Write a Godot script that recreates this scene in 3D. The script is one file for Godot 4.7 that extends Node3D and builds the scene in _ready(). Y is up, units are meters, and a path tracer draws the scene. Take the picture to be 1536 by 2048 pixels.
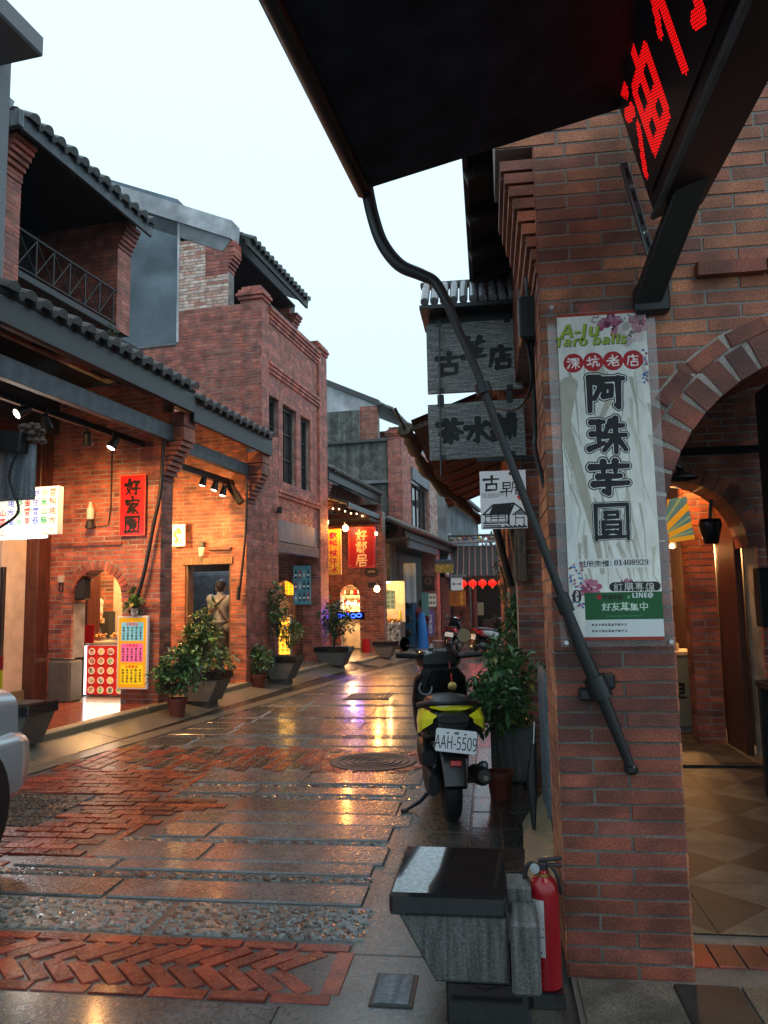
extends Node3D
# A wet old brick street at dusk. Units are metres, y up. The right-hand row runs along -z; the left-hand row is built in
# a frame turned by PHI: u = across (towards the street), s = along the row.
const PHI := -0.11548
const LO := Vector3(-5.9, 0, 0)
var M := {}
var T := {}
var taken := {}
var bricks := {}
var rng := RandomNumberGenerator.new()

class MB:
	var v := PackedVector3Array()
	var n := PackedVector3Array()
	var c := PackedColorArray()
	var t := PackedVector2Array()
	var i := PackedInt32Array()
	var col := Color(1, 1, 1)
	var xf := Transform3D()
	func pv(p: Vector3, nn: Vector3, uv := Vector2.ZERO) -> int:
		v.append(xf * p)
		n.append((xf.basis * nn).normalized())
		c.append(col)
		t.append(uv)
		return v.size() - 1
	func face(a: int, b: int, d: int) -> void:
		i.append(a); i.append(d); i.append(b)
	func quad(a: Vector3, b: Vector3, d: Vector3, e: Vector3, r := Rect2(0, 0, 1, 1)) -> void:
		var nn := (b - a).cross(d - a)
		if nn.length_squared() < 1e-14: nn = (d - a).cross(e - a)
		var k := pv(a, nn, Vector2(r.position.x, r.end.y))
		pv(b, nn, Vector2(r.end.x, r.end.y)); pv(d, nn, Vector2(r.end.x, r.position.y)); pv(e, nn, Vector2(r.position.x, r.position.y))
		face(k, k + 1, k + 2); face(k, k + 2, k + 3)
	func tri(a: Vector3, b: Vector3, d: Vector3) -> void:
		var nn := (b - a).cross(d - a)
		var k := pv(a, nn); pv(b, nn, Vector2(1, 0)); pv(d, nn, Vector2(0, 1))
		face(k, k + 1, k + 2)
	func box(ce: Vector3, s: Vector3, bev := 0.0, turn := Basis()) -> void:
		var keep := xf
		xf = xf * Transform3D(turn, ce)
		var h := s * 0.5
		if bev <= 0.0:
			quad(Vector3(-h.x, -h.y, h.z), Vector3(h.x, -h.y, h.z), Vector3(h.x, h.y, h.z), Vector3(-h.x, h.y, h.z))
			quad(Vector3(h.x, -h.y, -h.z), Vector3(-h.x, -h.y, -h.z), Vector3(-h.x, h.y, -h.z), Vector3(h.x, h.y, -h.z))
			quad(Vector3(h.x, -h.y, h.z), Vector3(h.x, -h.y, -h.z), Vector3(h.x, h.y, -h.z), Vector3(h.x, h.y, h.z))
			quad(Vector3(-h.x, -h.y, -h.z), Vector3(-h.x, -h.y, h.z), Vector3(-h.x, h.y, h.z), Vector3(-h.x, h.y, -h.z))
			quad(Vector3(-h.x, h.y, h.z), Vector3(h.x, h.y, h.z), Vector3(h.x, h.y, -h.z), Vector3(-h.x, h.y, -h.z))
			quad(Vector3(-h.x, -h.y, -h.z), Vector3(h.x, -h.y, -h.z), Vector3(h.x, -h.y, h.z), Vector3(-h.x, -h.y, h.z))
		else:
			var b: float = min(bev, min(h.x, min(h.y, h.z)) * 0.9)
			for ax in 3:
				for sg in [-1.0, 1.0]:
					var a1 := (ax + 1) % 3
					var a2 := (ax + 2) % 3
					var pts := []
					for q in [[-1, -1], [1, -1], [1, 1], [-1, 1]]:
						var p := Vector3.ZERO
						p[ax] = h[ax] * sg
						p[a1] = (h[a1] - b) * q[0]
						p[a2] = (h[a2] - b) * q[1]
						pts.append(p)
					if sg > 0: quad(pts[0], pts[1], pts[2], pts[3])
					else: quad(pts[3], pts[2], pts[1], pts[0])
			for ax in 3:
				var a1 := (ax + 1) % 3
				var a2 := (ax + 2) % 3
				for s1 in [-1.0, 1.0]:
					for s2 in [-1.0, 1.0]:
						var p0 := Vector3.ZERO; var p1 := Vector3.ZERO
						p0[a1] = h[a1] * s1; p0[a2] = (h[a2] - b) * s2
						p1[a1] = (h[a1] - b) * s1; p1[a2] = h[a2] * s2
						var e := Vector3.ZERO; e[ax] = h[ax] - b
						_eq(p0, p1, e)
			for sx in [-1.0, 1.0]:
				for sy in [-1.0, 1.0]:
					for sz in [-1.0, 1.0]:
						var a := Vector3(h.x * sx, (h.y - b) * sy, (h.z - b) * sz)
						var bb := Vector3((h.x - b) * sx, h.y * sy, (h.z - b) * sz)
						var cc := Vector3((h.x - b) * sx, (h.y - b) * sy, h.z * sz)
						if sx * sy * sz > 0: tri(a, bb, cc)
						else: tri(a, cc, bb)
		xf = keep
	func _eq(p0: Vector3, p1: Vector3, e: Vector3) -> void:
		var nn := (p1 - p0).cross(e)
		if nn.dot(p0 + p1) > 0: quad(p0 - e, p1 - e, p1 + e, p0 + e)
		else: quad(p0 + e, p1 + e, p1 - e, p0 - e)
	func tube(pts: Array, rad: Variant, sides := 8, caps := true) -> void:
		var cnt := pts.size()
		var up := Vector3.UP
		var first := v.size()
		var prev := Vector3.ZERO
		for k in cnt:
			var d: Vector3 = (pts[min(k + 1, cnt - 1)] - pts[max(k - 1, 0)]).normalized()
			var s := d.cross(up if abs(d.dot(up)) < 0.95 else Vector3.RIGHT).normalized() if k == 0 else (prev - d * prev.dot(d)).normalized()
			prev = s
			var w := d.cross(s)
			var r: float = rad if rad is float or rad is int else rad[k]
			for q in sides + 1:
				var a := TAU * q / sides
				var o := s * cos(a) + w * sin(a)
				pv(pts[k] + o * r, o, Vector2(float(q) / sides, float(k) / max(1, cnt - 1)))
		for k in cnt - 1:
			for q in sides:
				var a := first + k * (sides + 1) + q
				var b := a + sides + 1
				face(a, a + 1, b + 1); face(a, b + 1, b)
		if caps:
			for k in [0, cnt - 1]:
				var d: Vector3 = (pts[1] - pts[0] if k == 0 else pts[k] - pts[k - 1]).normalized() * (-1.0 if k == 0 else 1.0)
				var ce := pv(pts[k], d)
				var st := v.size()
				for q in sides:
					v.append(v[first + k * (sides + 1) + q]); n.append((xf.basis * d).normalized()); c.append(col); t.append(Vector2.ZERO)
				for q in sides:
					if k == 0: face(ce, st + (q + 1) % sides, st + q)
					else: face(ce, st + q, st + (q + 1) % sides)
	func lathe(prof: Array, seg := 16, at := Transform3D()) -> void:
		# prof: Vector2(radius, height) from bottom to top; sharp where two points coincide
		var keep := xf
		xf = xf * at
		var first := v.size()
		for k in prof.size():
			var d: Vector2 = (prof[min(k + 1, prof.size() - 1)] - prof[max(0, k - 1)])
			if k > 0 and prof[k].distance_to(prof[k - 1]) < 1e-5: d = prof[min(k + 1, prof.size() - 1)] - prof[k]
			elif k < prof.size() - 1 and prof[k].distance_to(prof[k + 1]) < 1e-5: d = prof[k] - prof[max(0, k - 1)]
			for q in seg + 1:
				var a := TAU * q / seg
				var o := Vector3(cos(a), 0, -sin(a))
				var nn := o * d.y - Vector3.UP * d.x
				pv(o * prof[k].x + Vector3.UP * prof[k].y, nn if nn.length() > 1e-6 else Vector3.UP, Vector2(float(q) / seg, float(k) / prof.size()))
		for k in prof.size() - 1:
			for q in seg:
				var a := first + k * (seg + 1) + q
				var b := a + seg + 1
				face(a, a + 1, b + 1); face(a, b + 1, b)
		xf = keep
	func ball(ce: Vector3, r: Vector3, seg := 12, rings := 8) -> void:
		var first := v.size()
		for k in rings + 1:
			var la := PI * k / rings - PI / 2
			for q in seg + 1:
				var a := TAU * q / seg
				var o := Vector3(cos(a) * cos(la), sin(la), -sin(a) * cos(la))
				pv(ce + o * r, o / r, Vector2(float(q) / seg, 1.0 - float(k) / rings))
		for k in rings:
			for q in seg:
				var a := first + k * (seg + 1) + q
				var b := a + seg + 1
				face(a, a + 1, b + 1); face(a, b + 1, b)
	func loft(secs: Array, seg := 16, pw := 2.5, caps := true) -> void:
		# secs: [centre, half width x, half height y] stacked along z (superellipse cross sections)
		if secs[-1][0].z < secs[0][0].z:
			secs = secs.duplicate(); secs.reverse()
		var first := v.size()
		var cnt := secs.size()
		for k in cnt:
			for q in seg + 1:
				var a := TAU * q / seg
				var ca := cos(a); var sa := sin(a)
				var e: float = secs[k][3] if secs[k].size() > 3 else pw
				var o := Vector3(sign(ca) * pow(abs(ca), 2.0 / e) * secs[k][1], sign(sa) * pow(abs(sa), 2.0 / e) * secs[k][2], 0)
				pv(secs[k][0] + o, Vector3(ca / max(secs[k][1], 0.01), sa / max(secs[k][2], 0.01), 0) , Vector2(float(q) / seg, float(k) / cnt))
		for k in cnt - 1:
			for q in seg:
				var a := first + k * (seg + 1) + q
				var b := a + seg + 1
				face(a, a + 1, b + 1); face(a, b + 1, b)
		# smooth normals from geometry
		var acc := PackedVector3Array(); acc.resize(cnt * (seg + 1))
		for k in cnt - 1:
			for q in seg:
				var a := k * (seg + 1) + q
				var b := a + seg + 1
				var nn := (v[first + a + 1] - v[first + a]).cross(v[first + b + 1] - v[first + a]) + (v[first + b + 1] - v[first + a]).cross(v[first + b] - v[first + a])
				for w in [a, a + 1, b, b + 1]: acc[w] += nn
		for k in cnt:
			acc[k * (seg + 1)] += acc[k * (seg + 1) + seg]
			acc[k * (seg + 1) + seg] = acc[k * (seg + 1)]
		for q in acc.size(): n[first + q] = acc[q].normalized() if acc[q].length() > 1e-12 else Vector3.UP
		if caps:
			for k in [0, cnt - 1]:
				var d: Vector3 = (xf.basis * (secs[1][0] - secs[0][0] if k == 0 else secs[k][0] - secs[k - 1][0])).normalized() * (-1.0 if k == 0 else 1.0)
				v.append(xf * secs[k][0]); n.append(d); c.append(col); t.append(Vector2.ZERO)
				var ce := v.size() - 1
				var st := v.size()
				for q in seg:
					v.append(v[first + k * (seg + 1) + q]); n.append(d); c.append(col); t.append(Vector2.ZERO)
				for q in seg:
					if k == 0: face(ce, st + (q + 1) % seg, st + q)
					else: face(ce, st + q, st + (q + 1) % seg)
	func prism(poly: Array, z0: float, z1: float, bev := 0.0) -> void:
		# polygon in xy (either order) extruded from z0 (back) to z1 (front)
		var p := PackedVector2Array(poly)
		if Geometry2D.is_polygon_clockwise(p): p.reverse()
		var tr := Geometry2D.triangulate_polygon(p)
		var front := p
		if bev > 0.0:
			var off := Geometry2D.offset_polygon(p, -bev)
			if off.size() == 1 and off[0].size() == p.size():
				front = off[0]
				if Geometry2D.is_polygon_clockwise(front): front.reverse()
				var best := 0
				for k in front.size():
					if front[k].distance_to(p[0]) < front[best].distance_to(p[0]): best = k
				var f2 := PackedVector2Array()
				for k in front.size(): f2.append(front[(best + k) % front.size()])
				front = f2
		var zf := z1 - (bev if front != p else 0.0)
		for k in range(0, tr.size(), 3):
			var a := p[tr[k]]; var b := p[tr[k + 1]]; var d := p[tr[k + 2]]
			var ccw := (b - a).cross(d - a) > 0
			var fa := front[tr[k]]; var fb := front[tr[k + 1]]; var fd := front[tr[k + 2]]
			if ccw:
				tri(Vector3(fa.x, fa.y, z1), Vector3(fb.x, fb.y, z1), Vector3(fd.x, fd.y, z1)); tri(Vector3(a.x, a.y, z0), Vector3(d.x, d.y, z0), Vector3(b.x, b.y, z0))
			else:
				tri(Vector3(fa.x, fa.y, z1), Vector3(fd.x, fd.y, z1), Vector3(fb.x, fb.y, z1)); tri(Vector3(a.x, a.y, z0), Vector3(b.x, b.y, z0), Vector3(d.x, d.y, z0))
		for k in p.size():
			var a := p[k]; var b := p[(k + 1) % p.size()]
			quad(Vector3(a.x, a.y, z0), Vector3(b.x, b.y, z0), Vector3(b.x, b.y, zf), Vector3(a.x, a.y, zf))
			if front != p:
				var fa := front[k]; var fb := front[(k + 1) % p.size()]
				quad(Vector3(a.x, a.y, zf), Vector3(b.x, b.y, zf), Vector3(fb.x, fb.y, z1), Vector3(fa.x, fa.y, z1))
	func add(src: MB, at: Transform3D, tint: Color) -> void:
		var st := v.size()
		var rot := at.basis.orthonormalized()
		v.append_array(at * src.v)
		n.append_array(Transform3D(rot, Vector3.ZERO) * src.n)
		t.append_array(src.t)
		var cc := PackedColorArray(); cc.resize(src.v.size()); cc.fill(tint)
		c.append_array(cc)
		var ii := src.i.duplicate()
		for k in ii.size(): ii[k] += st
		i.append_array(ii)
	func mesh() -> ArrayMesh:
		var a := []; a.resize(Mesh.ARRAY_MAX)
		a[Mesh.ARRAY_VERTEX] = v; a[Mesh.ARRAY_NORMAL] = n; a[Mesh.ARRAY_COLOR] = c; a[Mesh.ARRAY_TEX_UV] = t; a[Mesh.ARRAY_INDEX] = i
		var m := ArrayMesh.new()
		m.add_surface_from_arrays(Mesh.PRIMITIVE_TRIANGLES, a)
		return m

func numbered(called: String) -> String:
	if not taken.has(called):
		taken[called] = 0
		return called
	taken[called] += 1
	return "%s_%03d" % [called, taken[called]]

func tag(o: Node, label: String, category := "", group := "", kind := "") -> Node:
	if label: o.set_meta("label", label)
	if category: o.set_meta("category", category)
	if group: o.set_meta("group", group)
	if kind: o.set_meta("kind", kind)
	return o

func thing(called: String, label: String, category: String, at := Vector3.ZERO, turn := 0.0, group := "") -> Node3D:
	var o := Node3D.new()
	o.name = numbered(called)
	add_child(o)
	o.position = at
	o.rotation.y = turn
	tag(o, label, category, group)
	return o

func lthing(called: String, label: String, category: String, u: float, h: float, s: float, group := "", turn := 0.0) -> Node3D:
	return thing(called, label, category, L(u, h, s), PHI + turn, group)

func L(u: float, h: float, s: float) -> Vector3:
	return LO + Basis(Vector3.UP, PHI) * Vector3(u, h, -s)

func part(mb: MB, called: String, mat: Material, parent: Node, kind := "") -> MeshInstance3D:
	var o := MeshInstance3D.new()
	o.mesh = mb.mesh()
	o.material_override = mat
	o.name = called
	parent.add_child(o, true)
	if kind: o.set_meta("kind", kind)
	return o

func boxpart(called: String, mat: Material, parent: Node, ce: Vector3, s: Vector3, bev := 0.004, turn := Basis()) -> MeshInstance3D:
	var b := MB.new()
	b.box(ce, s, bev, turn)
	return part(b, called, mat, parent)

func tubepart(called: String, mat: Material, parent: Node, pts: Array, r: Variant, sides := 8) -> MeshInstance3D:
	var b := MB.new()
	b.tube(pts, r, sides)
	return part(b, called, mat, parent)

func curve(pts: Array, steps := 6) -> Array:
	var out := []
	for k in pts.size() - 1:
		var p0: Vector3 = pts[max(0, k - 1)]; var p1: Vector3 = pts[k]; var p2: Vector3 = pts[k + 1]; var p3: Vector3 = pts[min(k + 2, pts.size() - 1)]
		for q in steps: out.append(p1.cubic_interpolate(p2, p0, p3, float(q) / steps))
	out.append(pts[-1])
	return out

# ---------- textures and materials ----------
func noise_tex(key: String, freq: float, oct: int, lo: float, hi: float, size := 512, type := FastNoiseLite.TYPE_SIMPLEX_SMOOTH, nseed := 1, normal := 0.0) -> void:
	var f := FastNoiseLite.new()
	f.noise_type = type; f.frequency = freq; f.fractal_octaves = oct; f.seed = nseed
	if type == FastNoiseLite.TYPE_CELLULAR: f.cellular_return_type = FastNoiseLite.RETURN_DISTANCE2_SUB
	var x := NoiseTexture2D.new()
	x.width = size; x.height = size; x.seamless = true; x.noise = f; x.generate_mipmaps = false
	if normal > 0.0:
		x.as_normal_map = true; x.bump_strength = normal
	else:
		var g := Gradient.new()
		g.offsets = PackedFloat32Array([0.15, 0.85]); g.colors = PackedColorArray([Color(lo, lo, lo), Color(hi, hi, hi)])
		x.color_ramp = g
	T[key] = x

func smat(key: String, col: Color, rough: float, tex := "", scale := 1.0, bump := "", bscale := 1.0, bheight := 0.5, metal := 0.0, vcol := false) -> StandardMaterial3D:
	var m := StandardMaterial3D.new()
	m.resource_name = key
	m.albedo_color = col.linear_to_srgb()
	m.roughness = rough; m.metallic = metal
	m.vertex_color_use_as_albedo = vcol
	if tex:
		m.albedo_texture = T[tex]
		m.uv1_triplanar = true; m.uv1_world_triplanar = true
		m.uv1_scale = Vector3.ONE * scale
	if bump:
		m.uv1_triplanar = true; m.uv1_world_triplanar = true
		m.uv1_scale = Vector3.ONE * scale
		m.heightmap_enabled = true; m.heightmap_texture = T[bump]; m.heightmap_scale = bheight
	M[key] = m
	return m

func detail(m: StandardMaterial3D, tex: String, scale: float) -> void:
	m.detail_enabled = true
	m.detail_blend_mode = BaseMaterial3D.BLEND_MODE_MUL
	m.detail_albedo = T[tex]
	m.detail_uv_layer = BaseMaterial3D.DETAIL_UV_2
	m.uv2_triplanar = true; m.uv2_world_triplanar = true
	m.uv2_scale = Vector3.ONE * scale

func coat(keys: Array, amount: float, rough: float) -> void:
	# a film of rain water over the surface
	for k in keys:
		var m: StandardMaterial3D = M[k]
		m.clearcoat_enabled = true; m.clearcoat = amount; m.clearcoat_roughness = rough
		m.clearcoat_texture = T.rough

func glow(key: String, col: Color, e: float) -> StandardMaterial3D:
	var m := StandardMaterial3D.new()
	m.resource_name = key
	m.albedo_color = col.linear_to_srgb()
	m.emission_enabled = true; m.emission = col.linear_to_srgb(); m.emission_energy_multiplier = e
	M[key] = m
	return m

func tmat(img: Image, rough := 0.35, emit := 0.0) -> StandardMaterial3D:
	var m := StandardMaterial3D.new()
	var x := ImageTexture.create_from_image(img)
	m.albedo_texture = x; m.roughness = rough; m.texture_repeat = false
	if emit > 0.0:
		m.emission_enabled = true; m.emission_texture = x; m.emission = Color.WHITE; m.emission_operator = BaseMaterial3D.EMISSION_OP_MULTIPLY; m.emission_energy_multiplier = emit
	return m

func materials() -> void:
	noise_tex("grain", 0.06, 4, 0.74, 1.0, 512, FastNoiseLite.TYPE_SIMPLEX_SMOOTH, 3)
	noise_tex("blotch", 0.012, 5, 0.68, 1.0, 512, FastNoiseLite.TYPE_SIMPLEX_SMOOTH, 8)
	noise_tex("stain", 0.006, 5, 0.72, 1.0, 512, FastNoiseLite.TYPE_SIMPLEX, 67)
	noise_tex("grime", 0.011, 5, 0.64, 1.0, 512, FastNoiseLite.TYPE_SIMPLEX, 71)
	noise_tex("soft", 0.008, 3, 0.88, 1.0, 512, FastNoiseLite.TYPE_SIMPLEX_SMOOTH, 61)
	noise_tex("speck", 0.2, 2, 0.6, 1.0, 512, FastNoiseLite.TYPE_VALUE, 5)
	noise_tex("pit", 0.09, 3, 0.0, 1.0, 512, FastNoiseLite.TYPE_SIMPLEX_SMOOTH, 11)
	noise_tex("rough", 0.03, 4, 0.3, 1.0, 512, FastNoiseLite.TYPE_SIMPLEX_SMOOTH, 21)
	noise_tex("wave", 0.02, 3, 0.0, 1.0, 512, FastNoiseLite.TYPE_SIMPLEX_SMOOTH, 31)
	noise_tex("chisel", 0.045, 2, 0.0, 1.0, 512, FastNoiseLite.TYPE_CELLULAR, 41)
	noise_tex("chisel_tone", 0.045, 2, 0.62, 1.0, 512, FastNoiseLite.TYPE_CELLULAR, 41)
	noise_tex("granite", 0.35, 2, 0.5, 1.0, 512, FastNoiseLite.TYPE_VALUE, 51)
	# wood grain, long in v
	var im := Image.create(256, 256, false, Image.FORMAT_RGB8)
	var f := FastNoiseLite.new(); f.frequency = 0.05; f.fractal_octaves = 3; f.seed = 9
	for y in 256:
		for x in 256:
			var k := f.get_noise_2d(x * 2.2, y * 0.09) * 0.7 + f.get_noise_2d(x * 7.0, y * 0.4 + 500) * 0.3
			var g := clampf(0.72 + k * 0.6, 0.3, 1.0)
			im.set_pixel(x, y, Color(g, g, g))
	T["wood"] = ImageTexture.create_from_image(im)
	# vertical drip streaks for concrete
	var im2 := Image.create(256, 256, false, Image.FORMAT_RGB8)
	for y in 256:
		for x in 256:
			var k := f.get_noise_2d(x * 1.6 + 90, y * 0.12) * 0.8 + f.get_noise_2d(x * 3.0, y * 3.0 + 700) * 0.5
			var g := clampf(0.8 + k * 0.4, 0.45, 1.0)
			im2.set_pixel(x, y, Color(g, g, g))
	T["streak"] = ImageTexture.create_from_image(im2)

	var b := smat("brick", Color(1, 1, 1), 0.6, "grain", 2.6, "pit", 2.6, 0.1, 0.0, true)
	detail(b, "grime", 0.5)
	b = smat("brick_pale", Color(1, 1, 1), 0.7, "blotch", 1.1, "pit", 1.1, 0.12, 0.0, true)
	b = smat("brick_wet", Color(1, 1, 1), 0.24, "grain", 2.2, "pit", 2.2, 0.09, 0.0, true)
	b.roughness_texture = T.rough; b.roughness = 0.42
	detail(b, "blotch", 0.8)
	b = smat("mortar", Color(0.5, 0.45, 0.4), 0.8, "grain", 3.0, "pit", 3.0, 0.1)
	detail(b, "blotch", 0.5)
	smat("joint_pale", Color(0.2, 0.18, 0.165), 0.25, "grain", 2.0)
	smat("mortar_mid", Color(0.3, 0.26, 0.225), 0.8, "grain", 3.0)
	b = smat("mortar_dark", Color(0.22, 0.18, 0.155), 0.8, "grain", 3.0, "pit", 3.0, 0.1)
	detail(b, "blotch", 0.5)
	b = smat("joint_wet", Color(0.085, 0.08, 0.074), 0.3, "grain", 1.7, "wave", 1.7, 0.03)
	b = smat("slab", Color(1, 1, 1), 0.45, "speck", 2.0, "pit", 1.3, 0.05, 0.0, true)
	b.roughness_texture = T.rough
	detail(b, "blotch", 0.45)
	b = smat("slab_rough", Color(1, 1, 1), 0.16, "speck", 2.0, "", 1, 0, 0.0, true)
	b = smat("slab_chisel", Color(1, 1, 1), 0.17, "chisel_tone", 0.95, "chisel", 0.95, 2.2, 0.0, true)
	b.roughness_texture = T.rough
	detail(b, "blotch", 0.45)
	b = smat("apron", Color(0.17, 0.16, 0.13), 0.5, "granite", 1.6, "granite", 1.6, 0.06)
	b.roughness_texture = T.rough
	detail(b, "blotch", 0.4)
	smat("kerb", Color(0.36, 0.29, 0.17), 0.5, "granite", 2.0, "pit", 2.0, 0.08)
	smat("kerb_wet", Color(0.26, 0.23, 0.17), 0.32, "granite", 2.0, "pit", 2.0, 0.08)
	b = smat("concrete", Color(0.24, 0.235, 0.22), 0.6, "streak", 1.7, "pit", 2.4, 0.1)
	detail(b, "granite", 4.3)
	b = smat("planter_stone", Color(0.22, 0.215, 0.2), 0.55, "soft", 1.3, "pit", 1.3, 0.1)
	detail(b, "granite", 2.1)
	b = smat("plaster_gray", Color(0.3, 0.33, 0.35), 0.85, "soft", 0.4)
	detail(b, "stain", 0.22)
	b = smat("plaster_blue", Color(0.19, 0.25, 0.3), 0.8, "soft", 0.3)
	detail(b, "stain", 0.18)
	b = smat("plaster_olive", Color(0.25, 0.26, 0.23), 0.85, "streak", 0.25)
	detail(b, "blotch", 0.4)
	b = smat("plaster_white", Color(0.66, 0.7, 0.74), 0.8, "soft", 0.5)
	detail(b, "stain", 0.3)
	b = smat("beige", Color(0.68, 0.56, 0.42), 0.75, "soft", 0.8)
	b = smat("granite_col", Color(0.24, 0.245, 0.26), 0.5, "granite", 2.2, "pit", 2.2, 0.06)
	b = smat("black_stone", Color(0.013, 0.013, 0.014), 0.05)
	b = smat("tile", Color(0.17, 0.175, 0.175), 0.4, "blotch", 2.6, "pit", 2.6, 0.2)
	detail(b, "granite", 1.3)
	b = smat("tile_red", Color(0.21, 0.09, 0.07), 0.4, "blotch", 2.6, "pit", 2.6, 0.2)
	b = smat("wood_dark", Color(0.045, 0.032, 0.025), 0.5, "wood", 1.4)
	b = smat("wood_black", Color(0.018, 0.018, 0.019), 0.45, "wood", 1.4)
	b = smat("wood_red", Color(0.16, 0.045, 0.022), 0.4, "wood", 1.2)
	b = smat("wood_gray", Color(0.2, 0.2, 0.185), 0.62, "wood", 1.3, "wood", 1.3, 0.12)
	b = smat("wood_warm", Color(0.2, 0.105, 0.055), 0.5, "wood", 1.5)
	b = smat("wood_board", Color(0.36, 0.2, 0.09), 0.5, "wood", 1.6)
	b = smat("moss_wood", Color(0.13, 0.125, 0.085), 0.85, "blotch", 3.0, "pit", 3.0, 0.5)
	b = smat("steel_beam", Color(0.085, 0.1, 0.115), 0.5, "blotch", 0.9)
	b = smat("panel_gray", Color(0.2, 0.24, 0.27), 0.6, "streak", 0.8)
	b = smat("black_metal", Color(0.009, 0.0095, 0.011), 0.35, "grain", 1.5)
	b = smat("canopy", Color(0.022, 0.029, 0.042), 0.6, "blotch", 0.8)
	b.metallic_specular = 0.25
	b = smat("iron", Color(0.03, 0.03, 0.031), 0.5, "grain", 2.0)
	smat("steel", Color(0.55, 0.55, 0.56), 0.25, "", 1.0, "", 1, 0, 1.0)
	smat("mirror_glass", Color(0.75, 0.76, 0.78), 0.03, "", 1.0, "", 1, 0, 1.0)
	smat("white_paint", Color(0.75, 0.76, 0.77), 0.4)
	smat("cream", Color(0.66, 0.56, 0.36), 0.5)
	smat("white_cloth", Color(0.6, 0.63, 0.66), 0.8)
	smat("terracotta", Color(0.27, 0.062, 0.035), 0.5, "grain", 2.0)
	smat("pot_pink", Color(0.55, 0.33, 0.3), 0.5)
	smat("soil", Color(0.03, 0.022, 0.015), 0.9, "grain", 5.0)
	smat("bark", Color(0.09, 0.065, 0.045), 0.85, "grain", 5.0)
	b = smat("leaf", Color(1, 1, 1), 0.28, "", 1.0, "", 1, 0, 0.0, true)
	b.backlight_enabled = true; b.backlight = Color(0.04, 0.09, 0.02)
	smat("petal", Color(1, 1, 1), 0.6, "", 1.0, "", 1, 0, 0.0, true)
	smat("paint_yellow", Color(0.75, 0.66, 0.02), 0.22)
	smat("paint_black", Color(0.006, 0.006, 0.0065), 0.16)
	smat("plastic_black", Color(0.011, 0.011, 0.012), 0.42)
	smat("rubber", Color(0.009, 0.009, 0.009), 0.6, "grain", 5.0)
	smat("seat_vinyl", Color(0.008, 0.008, 0.009), 0.38)
	smat("alloy", Color(0.22, 0.22, 0.23), 0.4, "", 1.0, "", 1, 0, 0.8)
	smat("brass", Color(0.55, 0.38, 0.12), 0.3, "", 1.0, "", 1, 0, 1.0)
	smat("mirror_gold", Color(0.1, 0.07, 0.04), 0.15, "", 1.0, "", 1, 0, 1.0)
	smat("reflector", Color(0.42, 0.01, 0.01), 0.12)
	smat("paint_red", Color(0.42, 0.012, 0.014), 0.15)
	smat("paint_extinguisher", Color(0.26, 0.006, 0.01), 0.22)
	smat("paint_white", Color(0.7, 0.71, 0.73), 0.2)
	smat("car_silver", Color(0.42, 0.47, 0.5), 0.22, "", 1.0, "", 1, 0, 0.35)
	smat("blue_plastic", Color(0.03, 0.2, 0.62), 0.3)
	smat("blue_cabinet", Color(0.02, 0.1, 0.2), 0.4)
	smat("fridge", Color(0.3, 0.36, 0.4), 0.4)
	smat("skin", Color(1, 1, 1), 0.6, "", 1.0, "", 1, 0, 0.0, true)
	smat("vcol", Color(1, 1, 1), 0.5, "", 1.0, "", 1, 0, 0.0, true)
	smat("ceramic", Color(0.62, 0.6, 0.55), 0.3)
	smat("orange_tile", Color(0.42, 0.09, 0.03), 0.18, "blotch", 1.6, "wave", 1.0, 0.02)
	smat("gray_box", Color(0.4, 0.38, 0.34), 0.5)
	smat("dark_interior", Color(0.03, 0.028, 0.027), 0.8)  # shade of unlit rooms and recesses put into the colour
	var g := smat("window_glass", Color(0.02, 0.025, 0.03), 0.06)
	g.metallic_specular = 0.6
	b = smat("floor_beige", Color(0.22, 0.19, 0.15), 0.65, "granite", 1.7, "pit", 1.7, 0.05)
	detail(b, "blotch", 0.6)
	b = smat("floor_brown", Color(0.04, 0.033, 0.029), 0.65, "granite", 1.7, "pit", 1.7, 0.05)
	detail(b, "blotch", 0.6)
	coat(["orange_tile"], 1.0, 0.07)
	coat(["slab"], 0.75, 0.13)
	coat(["brick_wet"], 0.3, 0.16)
	M.brick_wet.metallic_specular = 0.35
	coat(["kerb_wet"], 0.5, 0.15)
	coat(["black_stone"], 1.0, 0.02)
	coat(["apron"], 0.5, 0.2)
	glow("bulb_warm", Color(1, 0.72, 0.36), 6.0)
	glow("bulb_white", Color(1, 0.86, 0.66), 6.0)
	glow("tube_white", Color(0.86, 0.9, 1.0), 3.0)
	glow("neon_blue", Color(0.02, 0.06, 1.0), 5.0)
	glow("lantern_red", Color(0.75, 0.02, 0.01), 0.4)

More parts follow.
